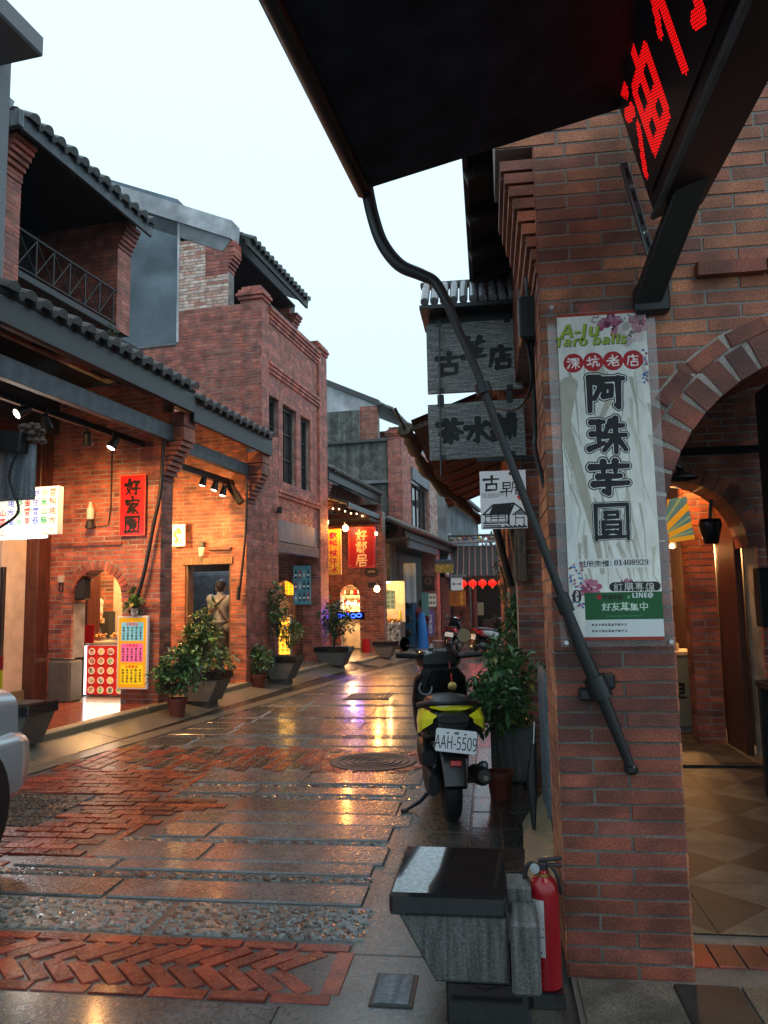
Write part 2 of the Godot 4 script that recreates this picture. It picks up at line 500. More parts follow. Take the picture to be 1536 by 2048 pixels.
# ---------- lettering: each sign is written stroke by stroke on a 16 x 16 grid (two hex digits a point) ----------
const G := {
	"好": "41296e 64591e 0575 93e3b6 b6be9d 89f9", "家": "7082 1316 13e3d5 36c6 863a 678b9e7e 792d 8b3e c78a 8aef",
	"園": "111e 11e1ef 1eee 44b4 7276 36c6 588a 58b8ba5a 7a4d 8aad", "老": "7077 34b4 07f7 d21d d97b 797eeeeb",
	"地": "0656 323c 0c6a 75e4e9ca a1ab 838defec", "方": "7183 05f5 651e 68c8bd9c",
	"飲": "4107 4184 3454 26665b2b26 2868 2b2e6d 5c8e 9268 94e4d7 b56e b8fe", "料": "1224 6254 0676 313e 3619 4689 92b4 87a9 7bfa d0df",
	"枝": "0565 313f 3519 3668 74f4 b0b7 78d8bb6e 79abfe", "仔": "4106 353f 63d3a6 a6ae8d 59f9", "冰": "0235 0d39 a0ae8d 68985d e4b8 a7fd",
	"鄰": "2133 6152 0484 4048 4419 4477 3a1d 2b4b 6a6e 5b8b 5d8d a1e1c4e7ca a1af", "居": "31d1d5 35d5 311a0e 48f8 969b 5b5f 5bdbdf 5fdf",
	"阿": "115133643a 111f 62f2 d2decd 7579 75a5a9 79a9", "珠": "1262 1767 424c 0d6b 9276 84e4 68f8 b1bf b86e b8fe",
	"芋": "03f3 5155 a1a5 37c7 1afa 777e5d", "圓": "111f 11e1ef 1eee 5456 54a4a6 56a6 484c 48b8bc 4aba 4cbc 6c4d 9cbd",
	"深": "1133 0536 0e39 5255 52e2e5 8466 a4d6 68f8 a6af a85e a8fe", "坑": "0555 313b 0b6a a0b2 64f4 878b6e 87c7cdfdfa",
	"店": "7182 23e3 231a0e 848a 87d7 5a5f 5adadf 5fdf", "註": "3142 0474 1666 1868 1a1e 1a6a6e 1e6e b1c3 84f4 89e9 b4be 7efe",
	"冊": "221b0e 22626e 929b8e 92d2de 07f7", "商": "7182 03f3 5466 a495 161f 16e6ee 6758 97b8 5a5d 5aaaad 5dad",
	"標": "0565 313f 3519 3668 72f2 7478 74e4e8 78e8 9298 c2c8 8aea 6cfc bcbf 8d7e dded", "訂": "3142 0474 1666 1868 1a1e 1a6a6e 1e6e 83f3 c3cead",
	"購": "212a 21616a 2464 2767 2a6a 2b0e 6b7e 82f2 85f5 9095 d0d5 878f 87e7ef 7bfb 89e9", "專": "12e2 7078 3438 34c4c8 36c6 38c8 0afa babf9e 5c6d",
	"線": "412545 6219 69 494f 1b1d 7b7d b1a2 8389 83e3e9 86e6 89e9 b9bf9e 8a7e eaac b9fe", "友": "03e3 61571e 67c7ab4f 688cfe",
	"募": "02f2 5054 a0a4 4549 45b5b9 47b7 49b9 0bfb 5b1e 9bfe 6cbcaf8d", "集": "5215 343a 3434 34d4 36c6 38c8 3ada 848a 0cfc 8a8f 8c2f 8cef",
	"中": "242a 24e4ea 2aea 818f", "古": "04f4 8189 393f 39d9df 3fdf", "早": "3137 31d1d7 34d4 37d7 0afa 878f",
	"厝": "22f2 221a0e 55e5 7378 b3b8 48f8 6a6f 6acacf 6ccc 6fcf", "茶": "03f3 5155 a1a5 8519 85f9 4aca 878f7e 6b4e abcd",
	"水": "818f6e 16662d d488 87fe", "舖": "4107 4175 2555 0666 454a 1b1f 1b5b5f 1f5f 74f4 b1bf 767f 76e6ee 79e9 7cec d1e2",
	"油": "1133 0536 0e39 656e 65e5ee 6aea 6eee a1ae", "竹": "3117 2474 454e b187 a4f4 c4cead", "小": "818f6e 541b b4ea",
	"魚": "5116 42a285 363b 36c6cb 868b 38c8 3bcb 2d1f 5d6f 9daf ddff", "山": "818d 262d 2ded e6ee",
	"蘇": "02f2 5054 a0a4 3416 26666b 2868 2b6b 464b 1d0f 4d4f 7d8f d586 88f8 b6bf b88e b8fe", "炒": "0437 6456 41491e 496e b1b9 846a d4fa e86f",
	"生": "4117 35e5 818e 39d9 0efe", "香": "d122 03f3 7287 7308 73f8 494f 49b9bf 4cbc 4fbf",
	"菇": "02f2 5054 a0a4 35296e 652f 0757 77f7 b5ba 8a8f 8aeaef 8fef", "蛋": "12d2c4 7278 75b5 4418e8 4a4d 4acacd 4dcd 888f 1fde",
	"笙": "3117 2464 b187 a4e4 5738 59d9 878e 3bcb 0efe", "莊": "02f2 5054 a0a4 252a 2a5a 555f 5a1e 8959 98d8 b5be 8efe",
	"·": "7788",
}

func dab(im: Image, x: float, y: float, r: float, col: Color) -> void:
	if r < 0.75:
		im.fill_rect(Rect2i(roundi(x - 0.5), roundi(y - 0.5), 1, 1), col)
		return
	var k := int(ceil(r))
	for dy in range(-k, k + 1):
		var w2 := r * r - dy * dy
		if w2 < 0: continue
		var w := sqrt(w2)
		im.fill_rect(Rect2i(roundi(x - w), roundi(y + dy), maxi(1, roundi(2 * w)), 1), col)

func stroke(im: Image, pts: Array, r: float, col: Color, taper := 0.0) -> void:
	var total := 0.0
	for k in pts.size() - 1: total += pts[k].distance_to(pts[k + 1])
	var done := 0.0
	for k in pts.size() - 1:
		var a: Vector2 = pts[k]; var b: Vector2 = pts[k + 1]
		var d := a.distance_to(b)
		var steps := maxi(1, int(d / maxf(0.5, r * 0.4)))
		for q in steps + 1:
			var p := a.lerp(b, float(q) / steps)
			var f := (done + d * q / steps) / maxf(total, 0.01)
			dab(im, p.x, p.y, r * (1.0 - taper * f + taper * 0.35 * exp(-f * 14.0)), col)
		done += d

func glyph(im: Image, ch: String, x: float, y: float, w: float, h: float, r: float, col: Color, taper := 0.35, slant := 0.0) -> void:
	if not G.has(ch): return
	for s in G[ch].split(" "):
		var pts := []
		for k in range(0, s.length(), 2):
			var px: float = s.substr(k, 1).hex_to_int() / 15.0
			var py: float = (s.substr(k + 1, 1).hex_to_int() if k + 1 < s.length() else 8) / 15.0
			pts.append(Vector2(x + px * w + slant * (1.0 - py) * h, y + py * h - slant * px * w * 0.4))
		stroke(im, pts, r, col, taper)

func column(im: Image, text: String, cx: float, y0: float, size: float, step: float, r: float, col: Color, taper := 0.35) -> void:
	for k in text.length(): glyph(im, text[k], cx - size / 2, y0 + k * step, size, size, r, col, taper, 0.03)

func row(im: Image, text: String, x0: float, y: float, size: float, step: float, r: float, col: Color, taper := 0.0) -> void:
	for k in text.length(): glyph(im, text[k], x0 + k * step, y, size, size, r, col, taper)

func canvas(w: int, h: int, col: Color) -> Image:
	var im := Image.create(w, h, false, Image.FORMAT_RGB8)
	im.fill(col)
	return im

func disc(im: Image, x: float, y: float, r: float, col: Color) -> void:
	dab(im, x, y, r, col)

func mottle(im: Image, amount: float, sx := 0.02, sy := 0.02, sd := 4) -> void:
	var f := FastNoiseLite.new(); f.seed = sd; f.frequency = 1.0; f.fractal_octaves = 3
	for y in im.get_height():
		for x in im.get_width():
			var k := 1.0 + f.get_noise_2d(x * sx, y * sy) * amount
			var c := im.get_pixel(x, y)
			im.set_pixel(x, y, Color(c.r * k, c.g * k, c.b * k))

func letters(parent: Node, text: String, h: float, mat: Material, at: Vector3, called := "lettering", serif := false, bold := false, squeeze := 1.0) -> MeshInstance3D:
	var tm := TextMesh.new()
	var sf := SystemFont.new()
	sf.font_names = PackedStringArray(["Droid Serif" if serif else "Droid Sans"])
	sf.font_weight = 700 if bold else 400
	tm.font = sf; tm.text = text; tm.font_size = 64; tm.pixel_size = h / 46.0; tm.depth = 0.002; tm.curve_step = 2.0
	tm.horizontal_alignment = HORIZONTAL_ALIGNMENT_CENTER
	var o := MeshInstance3D.new()
	o.mesh = tm; o.material_override = mat; o.name = called; o.position = at
	o.scale.x = squeeze
	parent.add_child(o, true)
	return o

# a flat board: a body with bevelled edges and its printed face; local +z is the front; emit makes the print glow
func board(parent: Node, img: Image, w: float, h: float, d: float, ce: Vector3, body: Material, emit := 0.0, rough := 0.35, border := 0.0, called := "printed_face") -> MeshInstance3D:
	if body: boxpart("board", body, parent, ce, Vector3(w, h, d), min(0.006, d * 0.3))
	var b := MB.new()
	var z := ce.z + d / 2 + 0.002
	var x := w / 2 - border; var y := h / 2 - border
	b.quad(Vector3(ce.x - x, ce.y - y, z), Vector3(ce.x + x, ce.y - y, z), Vector3(ce.x + x, ce.y + y, z), Vector3(ce.x - x, ce.y + y, z))
	return part(b, called, tmat(img, rough, emit), parent)

# ---------- brickwork: every brick is a piece of its own; the 300 that show largest on a thing are parts, the rest one part ----------
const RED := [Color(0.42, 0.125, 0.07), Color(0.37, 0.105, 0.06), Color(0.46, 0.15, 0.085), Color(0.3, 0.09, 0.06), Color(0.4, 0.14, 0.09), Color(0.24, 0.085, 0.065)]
const ROSE := [Color(0.5, 0.145, 0.1), Color(0.45, 0.125, 0.09), Color(0.55, 0.19, 0.14), Color(0.42, 0.115, 0.08), Color(0.48, 0.16, 0.12), Color(0.36, 0.11, 0.085)]
const ORANGE := [Color(0.4, 0.15, 0.075), Color(0.34, 0.12, 0.065), Color(0.45, 0.18, 0.09), Color(0.22, 0.08, 0.055), Color(0.38, 0.13, 0.07), Color(0.3, 0.1, 0.06)]
const PALE := [Color(0.55, 0.44, 0.4), Color(0.5, 0.3, 0.25), Color(0.6, 0.52, 0.48), Color(0.42, 0.2, 0.15), Color(0.58, 0.48, 0.44), Color(0.52, 0.38, 0.33)]
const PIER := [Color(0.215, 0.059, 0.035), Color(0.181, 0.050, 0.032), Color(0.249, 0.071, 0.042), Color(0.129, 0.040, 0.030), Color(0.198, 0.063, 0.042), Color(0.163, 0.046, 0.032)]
const PAVE := [Color(0.273, 0.040, 0.018), Color(0.215, 0.032, 0.016), Color(0.316, 0.053, 0.022), Color(0.166, 0.030, 0.018), Color(0.240, 0.045, 0.024), Color(0.116, 0.026, 0.018)]
const DARKPAVE := [Color(0.05, 0.045, 0.042), Color(0.04, 0.037, 0.036), Color(0.07, 0.06, 0.052), Color(0.035, 0.034, 0.034), Color(0.09, 0.05, 0.04), Color(0.055, 0.048, 0.044)]
var brick_meshes := {}
var brick_far: MB
var brick_near := []

func brick_unit(sd: int) -> MB:
	# a unit block whose +z face is proud, chipped and bevelled
	var r := RandomNumberGenerator.new(); r.seed = 77 + sd
	var b := MB.new()
	var f := []
	for q in [[-1, -1], [1, -1], [1, 1], [-1, 1]]:
		f.append(Vector3(q[0] * (0.5 - r.randf_range(0.006, 0.016)), q[1] * (0.5 - r.randf_range(0.03, 0.07)), 0.5 - r.randf_range(0.0, 0.04)))
	var e := []
	for q in [[-1, -1], [1, -1], [1, 1], [-1, 1]]:
		e.append(Vector3(q[0] * (0.5 - r.randf_range(0.0, 0.008)), q[1] * (0.5 - r.randf_range(0.0, 0.03)), 0.5 - r.randf_range(0.08, 0.12)))
	b.quad(f[0], f[1], f[2], f[3])
	for k in 4:
		var j := (k + 1) % 4
		b.quad(e[k], e[j], f[j], f[k])
		var g0 := Vector3(e[k].x, e[k].y, -0.5); var g1 := Vector3(e[j].x, e[j].y, -0.5)
		b.quad(g0, g1, e[j], e[k])
	return b

func prep_bricks() -> void:
	brick_far = MB.new()
	var h := 0.5
	brick_far.quad(Vector3(-h, -h, h), Vector3(h, -h, h), Vector3(h, h, h), Vector3(-h, h, h))
	brick_far.quad(Vector3(-h, -h, -h), Vector3(h, -h, -h), Vector3(h, -h, h), Vector3(-h, -h, h))
	brick_far.quad(Vector3(-h, h, h), Vector3(h, h, h), Vector3(h, h, -h), Vector3(-h, h, -h))
	brick_far.quad(Vector3(h, -h, h), Vector3(h, -h, -h), Vector3(h, h, -h), Vector3(h, h, h))
	brick_far.quad(Vector3(-h, -h, -h), Vector3(-h, -h, h), Vector3(-h, h, h), Vector3(-h, h, -h))
	for k in 4: brick_near.append(brick_unit(k))

func brick_mesh(col: Color, shape: int) -> ArrayMesh:
	var key := "%s/%d" % [col.to_html(), shape]
	if not brick_meshes.has(key):
		var b := MB.new()
		b.add(brick_near[shape], Transform3D.IDENTITY, col)
		brick_meshes[key] = b.mesh()
	return brick_meshes[key]

func brick(owner: Node3D, at: Transform3D, col: Color, mat: String, called := "brick") -> void:
	if not bricks.has(owner): bricks[owner] = []
	var deep := at.basis.z.length()
	if deep > 0.09:
		# a deep block shows a worn front and a plain body behind it
		var z := at.basis.z / deep
		bricks[owner].append([Transform3D(Basis(at.basis.x, at.basis.y, z * (deep - 0.052)), at.origin - z * 0.026), Color(col.r * 1.7, col.g * 1.55, col.b * 1.45), mat, called])
		at = Transform3D(Basis(at.basis.x, at.basis.y, z * 0.05), at.origin + z * (deep / 2 - 0.025))
	bricks[owner].append([at, Color(col.r * 1.7, col.g * 1.55, col.b * 1.45), mat, called])

func finish_bricks(eye: Vector3, look: Transform3D) -> void:
	for owner: Node3D in bricks:
		var list: Array = bricks[owner]
		var scored := []
		for k in list.size():
			var at: Transform3D = list[k][0]
			var p: Vector3 = owner.transform * at.origin
			var d: Vector3 = look.affine_inverse() * p
			var seen: bool = d.z < -0.5 and absf(d.x / d.z) < 0.56 and absf(d.y / d.z) < 0.73
			var out: Vector3 = (owner.transform.basis * at.basis.z).normalized()
			var facing := out.dot((eye - p).normalized())
			var s: float = at.basis.x.length() * at.basis.y.length() * maxf(facing, 0.03) / maxf(p.distance_squared_to(eye), 0.1)
			scored.append([s * (1.0 if seen else 0.01), k])
		scored.sort_custom(func(a, b): return a[0] > b[0] or (a[0] == b[0] and a[1] < b[1]))
		var rest := {}
		var n := 0
		for e in scored:
			var q: Array = list[e[1]]
			if n < 300:
				n += 1
				var o := MeshInstance3D.new()
				o.mesh = brick_mesh(q[1], e[1] % 4)
				o.material_override = M[q[2]]
				o.transform = q[0]
				o.name = q[3]
				owner.add_child(o, true)
			else:
				if not rest.has(q[2]): rest[q[2]] = MB.new()
				rest[q[2]].add(brick_far, q[0], q[1])
		for key in rest:
			part(rest[key], "brickwork" if list[0][3] == "brick" else "paving", M[key], owner, "stuff")

# wall: xf takes wall coordinates (x along, y up, z out) to the owner's. Cut-outs: ["r", x0, x1, y0, y1] or ["a", centre, radius, y0, spring]
func spans(x0: float, x1: float, ya: float, yb: float, cuts: Array) -> Array:
	var out := [[x0, x1]]
	var y := (ya + yb) / 2
	for c in cuts:
		var a := 0.0; var b := 0.0
		if c[0] == "r":
			if y < c[3] or y > c[4]: continue
			a = c[1]; b = c[2]
		elif c[0] == "a":
			if y < c[3] or y > c[4] + c[2]: continue
			var w: float = c[2] if y < c[4] else sqrt(maxf(0.0, c[2] * c[2] - (y - c[4]) * (y - c[4])))
			a = c[1] - w; b = c[1] + w
		else:
			# ["l", x at y0, y0, x at y1, y1, side]: keep only the side of a slanted line
			if y < minf(c[2], c[4]) or y > maxf(c[2], c[4]): continue
			var x: float = lerpf(c[1], c[3], (y - c[2]) / (c[4] - c[2]))
			if c[5] > 0: a = x; b = 1e5
			else: a = -1e5; b = x
		var nxt := []
		for s in out:
			if b <= s[0] or a >= s[1]: nxt.append(s)
			else:
				if a > s[0] + 0.02: nxt.append([s[0], a])
				if b < s[1] - 0.02: nxt.append([b, s[1]])
		out = nxt
	return out

func wall(owner: Node3D, xf: Transform3D, x0: float, x1: float, y0: float, y1: float, cuts := [], o := {}) -> void:
	var course: float = o.get("course", 0.066)
	var len_: float = o.get("len", 0.235)
	var gap: float = o.get("gap", 0.013)
	var thick: float = o.get("thick", 0.3)
	var proud: float = o.get("proud", 0.004)
	var cols: Array = o.get("cols", RED)
	var mat: String = o.get("mat", "brick")
	var r := RandomNumberGenerator.new(); r.seed = o.get("seed", 1)
	var mb := MB.new(); mb.xf = xf
	var rows := int(round((y1 - y0) / course))
	course = (y1 - y0) / rows
	for k in rows:
		var ya := y0 + k * course
		var yb := ya + course
		for s in spans(x0, x1, ya, yb, cuts):
			mb.box(Vector3((s[0] + s[1]) / 2, (ya + yb) / 2, -thick / 2), Vector3(s[1] - s[0] - 0.006, course, thick))
			var x: float = x0 - (len_ + gap) * (0.5 if (k % 2) else 0.0)
			var header: bool = o.get("english", false) and k % 2 == 1
			var L1: float = len_ * 0.5 - gap * 0.5 if header else len_
			if header: x = x0 - L1 * 0.5
			var from: float = s[0] + 0.001
			while x < s[1]:
				var b := x + L1
				if s[1] - b < 0.075: b = s[1] - 0.001
				var a := maxf(x, from)
				if b - from < 0.075 and b < s[1] - 0.002:
					x += L1 + gap
					continue
				if a - from < 0.075: a = from
				if b - a > 0.02:
					from = b + gap
					var col: Color = cols[r.randi() % cols.size()] if r.randf() > 0.25 else cols[0]
					var p := proud + r.randf_range(-0.002, 0.002)
					var depth := 0.05
					var w := Transform3D(Basis(Vector3(b - a, 0, 0), Vector3(0, course - gap, 0), Vector3(0, 0, depth)), Vector3((a + b) / 2, (ya + yb) / 2, p - depth / 2))
					brick(owner, xf * w, col, mat)
				x = maxf(x, b - L1) + L1 + gap
	part(mb, "mortar", M[o.get("mortar", "mortar")], owner)

# a ring of wedge bricks round an arch
func arch_ring(owner: Node3D, xf: Transform3D, cx: float, cy: float, rad: float, count: int, a0: float, a1: float, depth: float, thick: float, o := {}) -> void:
	var cols: Array = o.get("cols", RED)
	var r := RandomNumberGenerator.new(); r.seed = o.get("seed", 3)
	for k in count:
		var a := lerpf(a0, a1, (k + 0.5) / count)
		var w := rad * absf(a1 - a0) / count - 0.009
		var dir := Vector3(cos(a), sin(a), 0)
		var tan_ := Vector3(-sin(a), cos(a), 0)
		var p: float = o.get("proud", 0.016) + r.randf_range(-0.003, 0.003)
		var ce := Vector3(cx, cy, 0) + dir * (rad + depth / 2) + Vector3(0, 0, p - thick / 2)
		if k == 0:
			var ring := MB.new(); ring.xf = xf
			for q in 24:
				var t0 := lerpf(a0, a1, q / 24.0); var t1 := lerpf(a0, a1, (q + 1) / 24.0)
				var e0 := Vector3(cos(t0), sin(t0), 0); var e1 := Vector3(cos(t1), sin(t1), 0)
				var c0 := Vector3(cx, cy, 0.003)
				var bk := Vector3(0, 0, -thick * 0.98)
				var i0: Vector3 = c0 + e0 * (rad + 0.006); var i1: Vector3 = c0 + e1 * (rad + 0.006); var o0: Vector3 = c0 + e0 * (rad + depth + 0.012); var o1: Vector3 = c0 + e1 * (rad + depth + 0.012)
				ring.quad(i0, o0, o1, i1)
				ring.quad(i1 + bk, i0 + bk, i0, i1)
			part(ring, "mortar_ring", M.mortar, owner)
		brick(owner, xf * Transform3D(Basis(dir * depth, tan_ * w, Vector3(0, 0, thick)), ce), cols[r.randi() % cols.size()], o.get("mat", "brick"))

func stepped(owner: Node3D, xf: Transform3D, x0: float, x1: float, y0: float, steps: Array, depth: float, o := {}) -> void:
	# corbel courses: steps = [[rise, overhang at the left, overhang at the right, overhang in front]...]
	var cols: Array = o.get("cols", RED)
	var r := RandomNumberGenerator.new(); r.seed = o.get("seed", 5)
	var y := y0
	for s in steps:
		var a: float = x0 - s[1]; var b: float = x1 + s[2]
		var n := maxi(1, int(round((b - a) / 0.245)))
		for k in n:
			var w: float = (b - a) / n
			brick(owner, xf * Transform3D(Basis(Vector3(w - 0.008, 0, 0), Vector3(0, s[0] - 0.009, 0), Vector3(0, 0, depth + s[3])), Vector3(a + w * (k + 0.5), y + s[0] / 2, (s[3] - depth) / 2)), cols[r.randi() % cols.size()], o.get("mat", "brick"))
		y += s[0]

func wxf(o: Vector3, turn: float) -> Transform3D:
	return Transform3D(Basis(Vector3.UP, turn), o)

# barrel-tile roof: eave along local z from s0 to s1 (local frame: x across to the street, -z along), sloping up towards -x
func tile_roof(owner: Node3D, u_e: float, h_e: float, u_r: float, h_r: float, s0: float, s1: float, o := {}) -> void:
	var pitch: float = o.get("pitch", 0.235)
	var rad: float = o.get("rad", 0.085)
	var mat: Material = M[o.get("mat", "tile")]
	var slope := Vector3(u_r - u_e, h_r - h_e, 0)
	var ln := slope.length()
	var d := slope / ln
	var up := d.cross(Vector3(0, 0, -1)).normalized()
	if up.y < 0: up = -up
	var bed := MB.new()
	var a := Vector3(u_e, h_e, -s0); var b := Vector3(u_e, h_e, -s1)
	var t: float = o.get("bed", 0.05)
	bed.quad(a, b, b + slope, a + slope)
	bed.quad(a - up * t, a + slope - up * t, b + slope - up * t, b - up * t)
	bed.quad(a - up * t, b - up * t, b, a)
	bed.quad(a - up * t, a, a + slope, a + slope - up * t)
	bed.quad(b - up * t, b + slope - up * t, b + slope, b)
	part(bed, "roof_deck", M[o.get("deck", "wood_dark")], owner)
	var n := int(round((s1 - s0) / pitch))
	var r := RandomNumberGenerator.new(); r.seed = o.get("seed", 2)
	var seglen := 0.27
	var segs: int = maxi(1, int(ln / seglen))
	var shared := []
	for kind in 3:
		var m := MB.new()
		for q in segs:
			var l0: float = ln * q / segs - (0.05 if q == 0 else 0.02)
			var l1: float = ln * (q + 1) / segs
			var r0 := rad * r.randf_range(0.96, 1.06); var r1 := r0 * 0.86
			var side := 7
			for e in side:
				var t0 := PI * e / side; var t1 := PI * (e + 1) / side
				var f := func(l: float, rr: float, tt: float) -> Vector3: return d * l + Vector3(0, 0, cos(tt) * rr) + up * (sin(tt) * rr + 0.012)
				m.quad(f.call(l0, r0, t0), f.call(l0, r0, t1), f.call(l1, r1, t1), f.call(l1, r1, t0))
				if q == 0:
					m.tri(d * l0 + up * 0.012, f.call(l0, r0, t0), f.call(l0, r0, t1))
		shared.append(m.mesh())
	for k in n:
		var e := MeshInstance3D.new()
		e.mesh = shared[r.randi() % 3]
		e.material_override = mat if r.randf() > o.get("red", 0.0) else M.tile_red
		e.name = "roof_tile"
		e.position = Vector3(u_e, h_e, -(s0 + pitch * (k + 0.5) * (s1 - s0) / (n * pitch))) + up * r.randf_range(-0.006, 0.008)
		e.rotation.x = r.randf_range(-0.02, 0.02)
		owner.add_child(e, true)
	# pans between the rolls show as a drooping lip at the eave
	for k in n - 1:
		var m := MB.new()
		var z := -(s0 + (s1 - s0) * (k + 1.0) / n)
		m.tube([Vector3(u_e, h_e, z) + up * 0.005 - d * 0.06, Vector3(u_e, h_e, z) + up * 0.012 + d * 0.4], 0.045, 6)
		part(m, "pan_tile", mat, owner)

# ---------- the street ----------
func gy(z: float) -> float:
	return -maxf(0.0, -z - 14.0) * 0.018

func flat(p: Array, mat: Material, parent: Node, called: String, y: float) -> MeshInstance3D:
	# a sheet over a convex outline of Vector2(x, z), following the gentle fall of the street
	var b := MB.new()
	var q := []
	for k in p: q.append(Vector3(k.x, y + gy(k.y), k.y))
	var ccw: bool = (q[1] - q[0]).cross(q[2] - q[0]).y > 0
	for k in range(1, q.size() - 1):
		if ccw: b.tri(q[0], q[k], q[k + 1])
		else: b.tri(q[0], q[k + 1], q[k])
	return part(b, called, mat, parent)

func left_edge(z: float) -> float:
	return -4.18 + 0.172 * (-z - 6.71)

func red_edge(z: float) -> float:
	# how far the red brick reaches into the street, left to right, at this depth
	if z > -4.17 or z < -7.74: return -99.0
	if z > -4.34: return -2.74
	if z > -4.87: return -2.39
	if z > -5.37: return -2.2
	if z > -5.72: return -1.9
	if z > -6.62: return -2.5
	return -0.7

func street() -> void:
	var r := RandomNumberGenerator.new(); r.seed = 12
	var gnd := thing("ground", "wet dark ground running under and beyond the street", "ground")
	gnd.set_meta("kind", "structure")
	var gm := MB.new()
	var z0 := 60.0
	for e in [[60.0, -14.0], [-14.0, -60.0], [-60.0, -400.0]]:
		var ya: float = gy(e[0]) - 0.03; var yb: float = gy(maxf(e[1], -60.0)) - 0.03
		if e[0] < -59.0: ya = gy(-60.0) - 0.03
		gm.quad(Vector3(-200, ya, e[0]), Vector3(200, ya, e[0]), Vector3(200, yb, e[1]), Vector3(-200, yb, e[1]))
	part(gm, "earth", M.joint_wet, gnd)

	var road := thing("road", "wet street of long dark stone slabs, some chiselled rough", "road")
	road.set_meta("kind", "structure")
	var bed := MB.new()
	for e in [[12.0, -14.0], [-14.0, -34.0]]:
		bed.quad(Vector3(-8.0, gy(e[0]) + 0.003, e[0]), Vector3(0.2, gy(e[0]) + 0.003, e[0]), Vector3(0.2, gy(e[1]) + 0.003, e[1]), Vector3(-8.0, gy(e[1]) + 0.003, e[1]))
	part(bed, "joint_bed", M.joint_wet, road)
	var rows := [[-1.2, -0.7, 0], [-1.75, -1.2, 0], [-2.3, -1.75, 1], [-2.88, -2.3, 0], [-3.79, -3.4, 1], [-4.06, -3.79, 0], [-4.19, -4.06, 1], [-4.36, -4.19, 0], [-4.68, -4.36, 0], [-4.78, -4.68, 1], [-5.08, -4.78, 0], [-5.35, -5.08, 0], [-5.72, -5.35, 0], [-5.86, -5.72, 1], [-6.08, -5.86, 0], [-6.2, -6.08, 1], [-6.6, -6.2, 0]]
	var z := -7.76
	var k := 0
	while z > -31.0:
		var d: float = [0.42, 0.2, 0.38, 0.46, 0.3, 0.16, 0.5][k % 7]
		if z < -13.4 and z > -13.6: z = -14.9
		rows.append([z - d, z, 1 if k % 7 in [1, 5] else 0])
		z -= d
		k += 1
	var rest := {}
	var chis := FastNoiseLite.new(); chis.seed = 5; chis.frequency = 13.0; chis.fractal_octaves = 2
	for row_ in rows:
		var zm: float = (row_[0] + row_[1]) / 2
		var xl := maxf(left_edge(zm) + 0.24, -6.5 if zm > -3.5 else -9.0)
		if red_edge(zm) > -90: xl = maxf(xl, red_edge(zm) + 0.02)
		var xr := -0.6 + r.randf_range(-0.08, 0.06)
		if zm > -2.9: xr = -0.75 + r.randf_range(-0.1, 0.1)
		var x := xr
		while x > xl + 0.05:
			var w := r.randf_range(0.75, 1.5)
			var xa := maxf(xl, x - w)
			if xa - xl < 0.25: xa = xl
			var b := MB.new()
			var g := r.randf_range(0.55, 1.35)
			b.col = Color(0.165, 0.168, 0.162) * g
			var rough: bool = row_[2] == 1
			if rough: b.col = Color(0.36, 0.35, 0.325) * g
			var ce := Vector3((xa + x) / 2, -0.012 + gy(zm), zm)
			var sz := Vector3(x - xa - 0.02, 0.05, row_[1] - row_[0] - 0.018)
			b.box(ce, sz, 0.008, Basis(Vector3(1, 0, 0), r.randf_range(-0.01, 0.01)) * Basis(Vector3(0, 0, 1), r.randf_range(-0.003, 0.003)))
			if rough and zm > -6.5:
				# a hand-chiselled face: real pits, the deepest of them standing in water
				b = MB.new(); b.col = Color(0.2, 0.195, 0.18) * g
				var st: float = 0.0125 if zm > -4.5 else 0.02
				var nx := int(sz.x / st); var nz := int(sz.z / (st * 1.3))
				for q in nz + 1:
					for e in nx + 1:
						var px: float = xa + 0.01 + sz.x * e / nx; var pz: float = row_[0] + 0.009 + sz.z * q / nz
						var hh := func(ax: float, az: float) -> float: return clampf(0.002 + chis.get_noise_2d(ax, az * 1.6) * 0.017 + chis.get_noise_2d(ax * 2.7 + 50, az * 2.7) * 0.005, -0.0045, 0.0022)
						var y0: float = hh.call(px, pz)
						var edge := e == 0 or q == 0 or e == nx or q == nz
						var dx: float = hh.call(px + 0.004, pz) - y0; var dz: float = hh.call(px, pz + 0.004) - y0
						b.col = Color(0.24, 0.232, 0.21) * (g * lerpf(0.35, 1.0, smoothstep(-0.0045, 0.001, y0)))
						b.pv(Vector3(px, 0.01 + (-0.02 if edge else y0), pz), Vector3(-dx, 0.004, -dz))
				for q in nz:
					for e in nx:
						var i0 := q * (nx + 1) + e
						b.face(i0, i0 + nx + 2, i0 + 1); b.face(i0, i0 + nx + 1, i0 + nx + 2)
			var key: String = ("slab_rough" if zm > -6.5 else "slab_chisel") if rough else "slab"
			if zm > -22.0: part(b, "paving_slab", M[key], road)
			else:
				if not rest.has(key): rest[key] = MB.new()
				rest[key].add(b, Transform3D.IDENTITY, b.col)
			x = xa
	for key in rest: part(rest[key], "far_slabs", M[key], road, "stuff")

	# brick zones
	var pav := thing("pavement", "wet red brick paving with a herringbone strip and a dark mixed band", "paving")
	pav.set_meta("kind", "structure")
	var lay := func(x: float, zz: float, dir: float, ln: float, w: float, col: Color, up := 0.012) -> void:
		var a := Vector3(cos(dir), 0, -sin(dir)); var p := Vector3(-sin(dir), 0, -cos(dir))
		var tilt := Basis(Vector3(1, 0, 0), r.randf_range(-0.02, 0.02)) * Basis(Vector3(0, 0, 1), r.randf_range(-0.012, 0.012))
		brick(pav, Transform3D(tilt * Basis(a * ln, p * w, Vector3(0, 0.05, 0)), Vector3(x, up - 0.025 + gy(zz) + r.randf_range(-0.003, 0.003), zz)), col, "brick_wet", "paving_brick")
	# herringbone strip: border courses, then two leaning rows that meet in points
	var x := -0.62
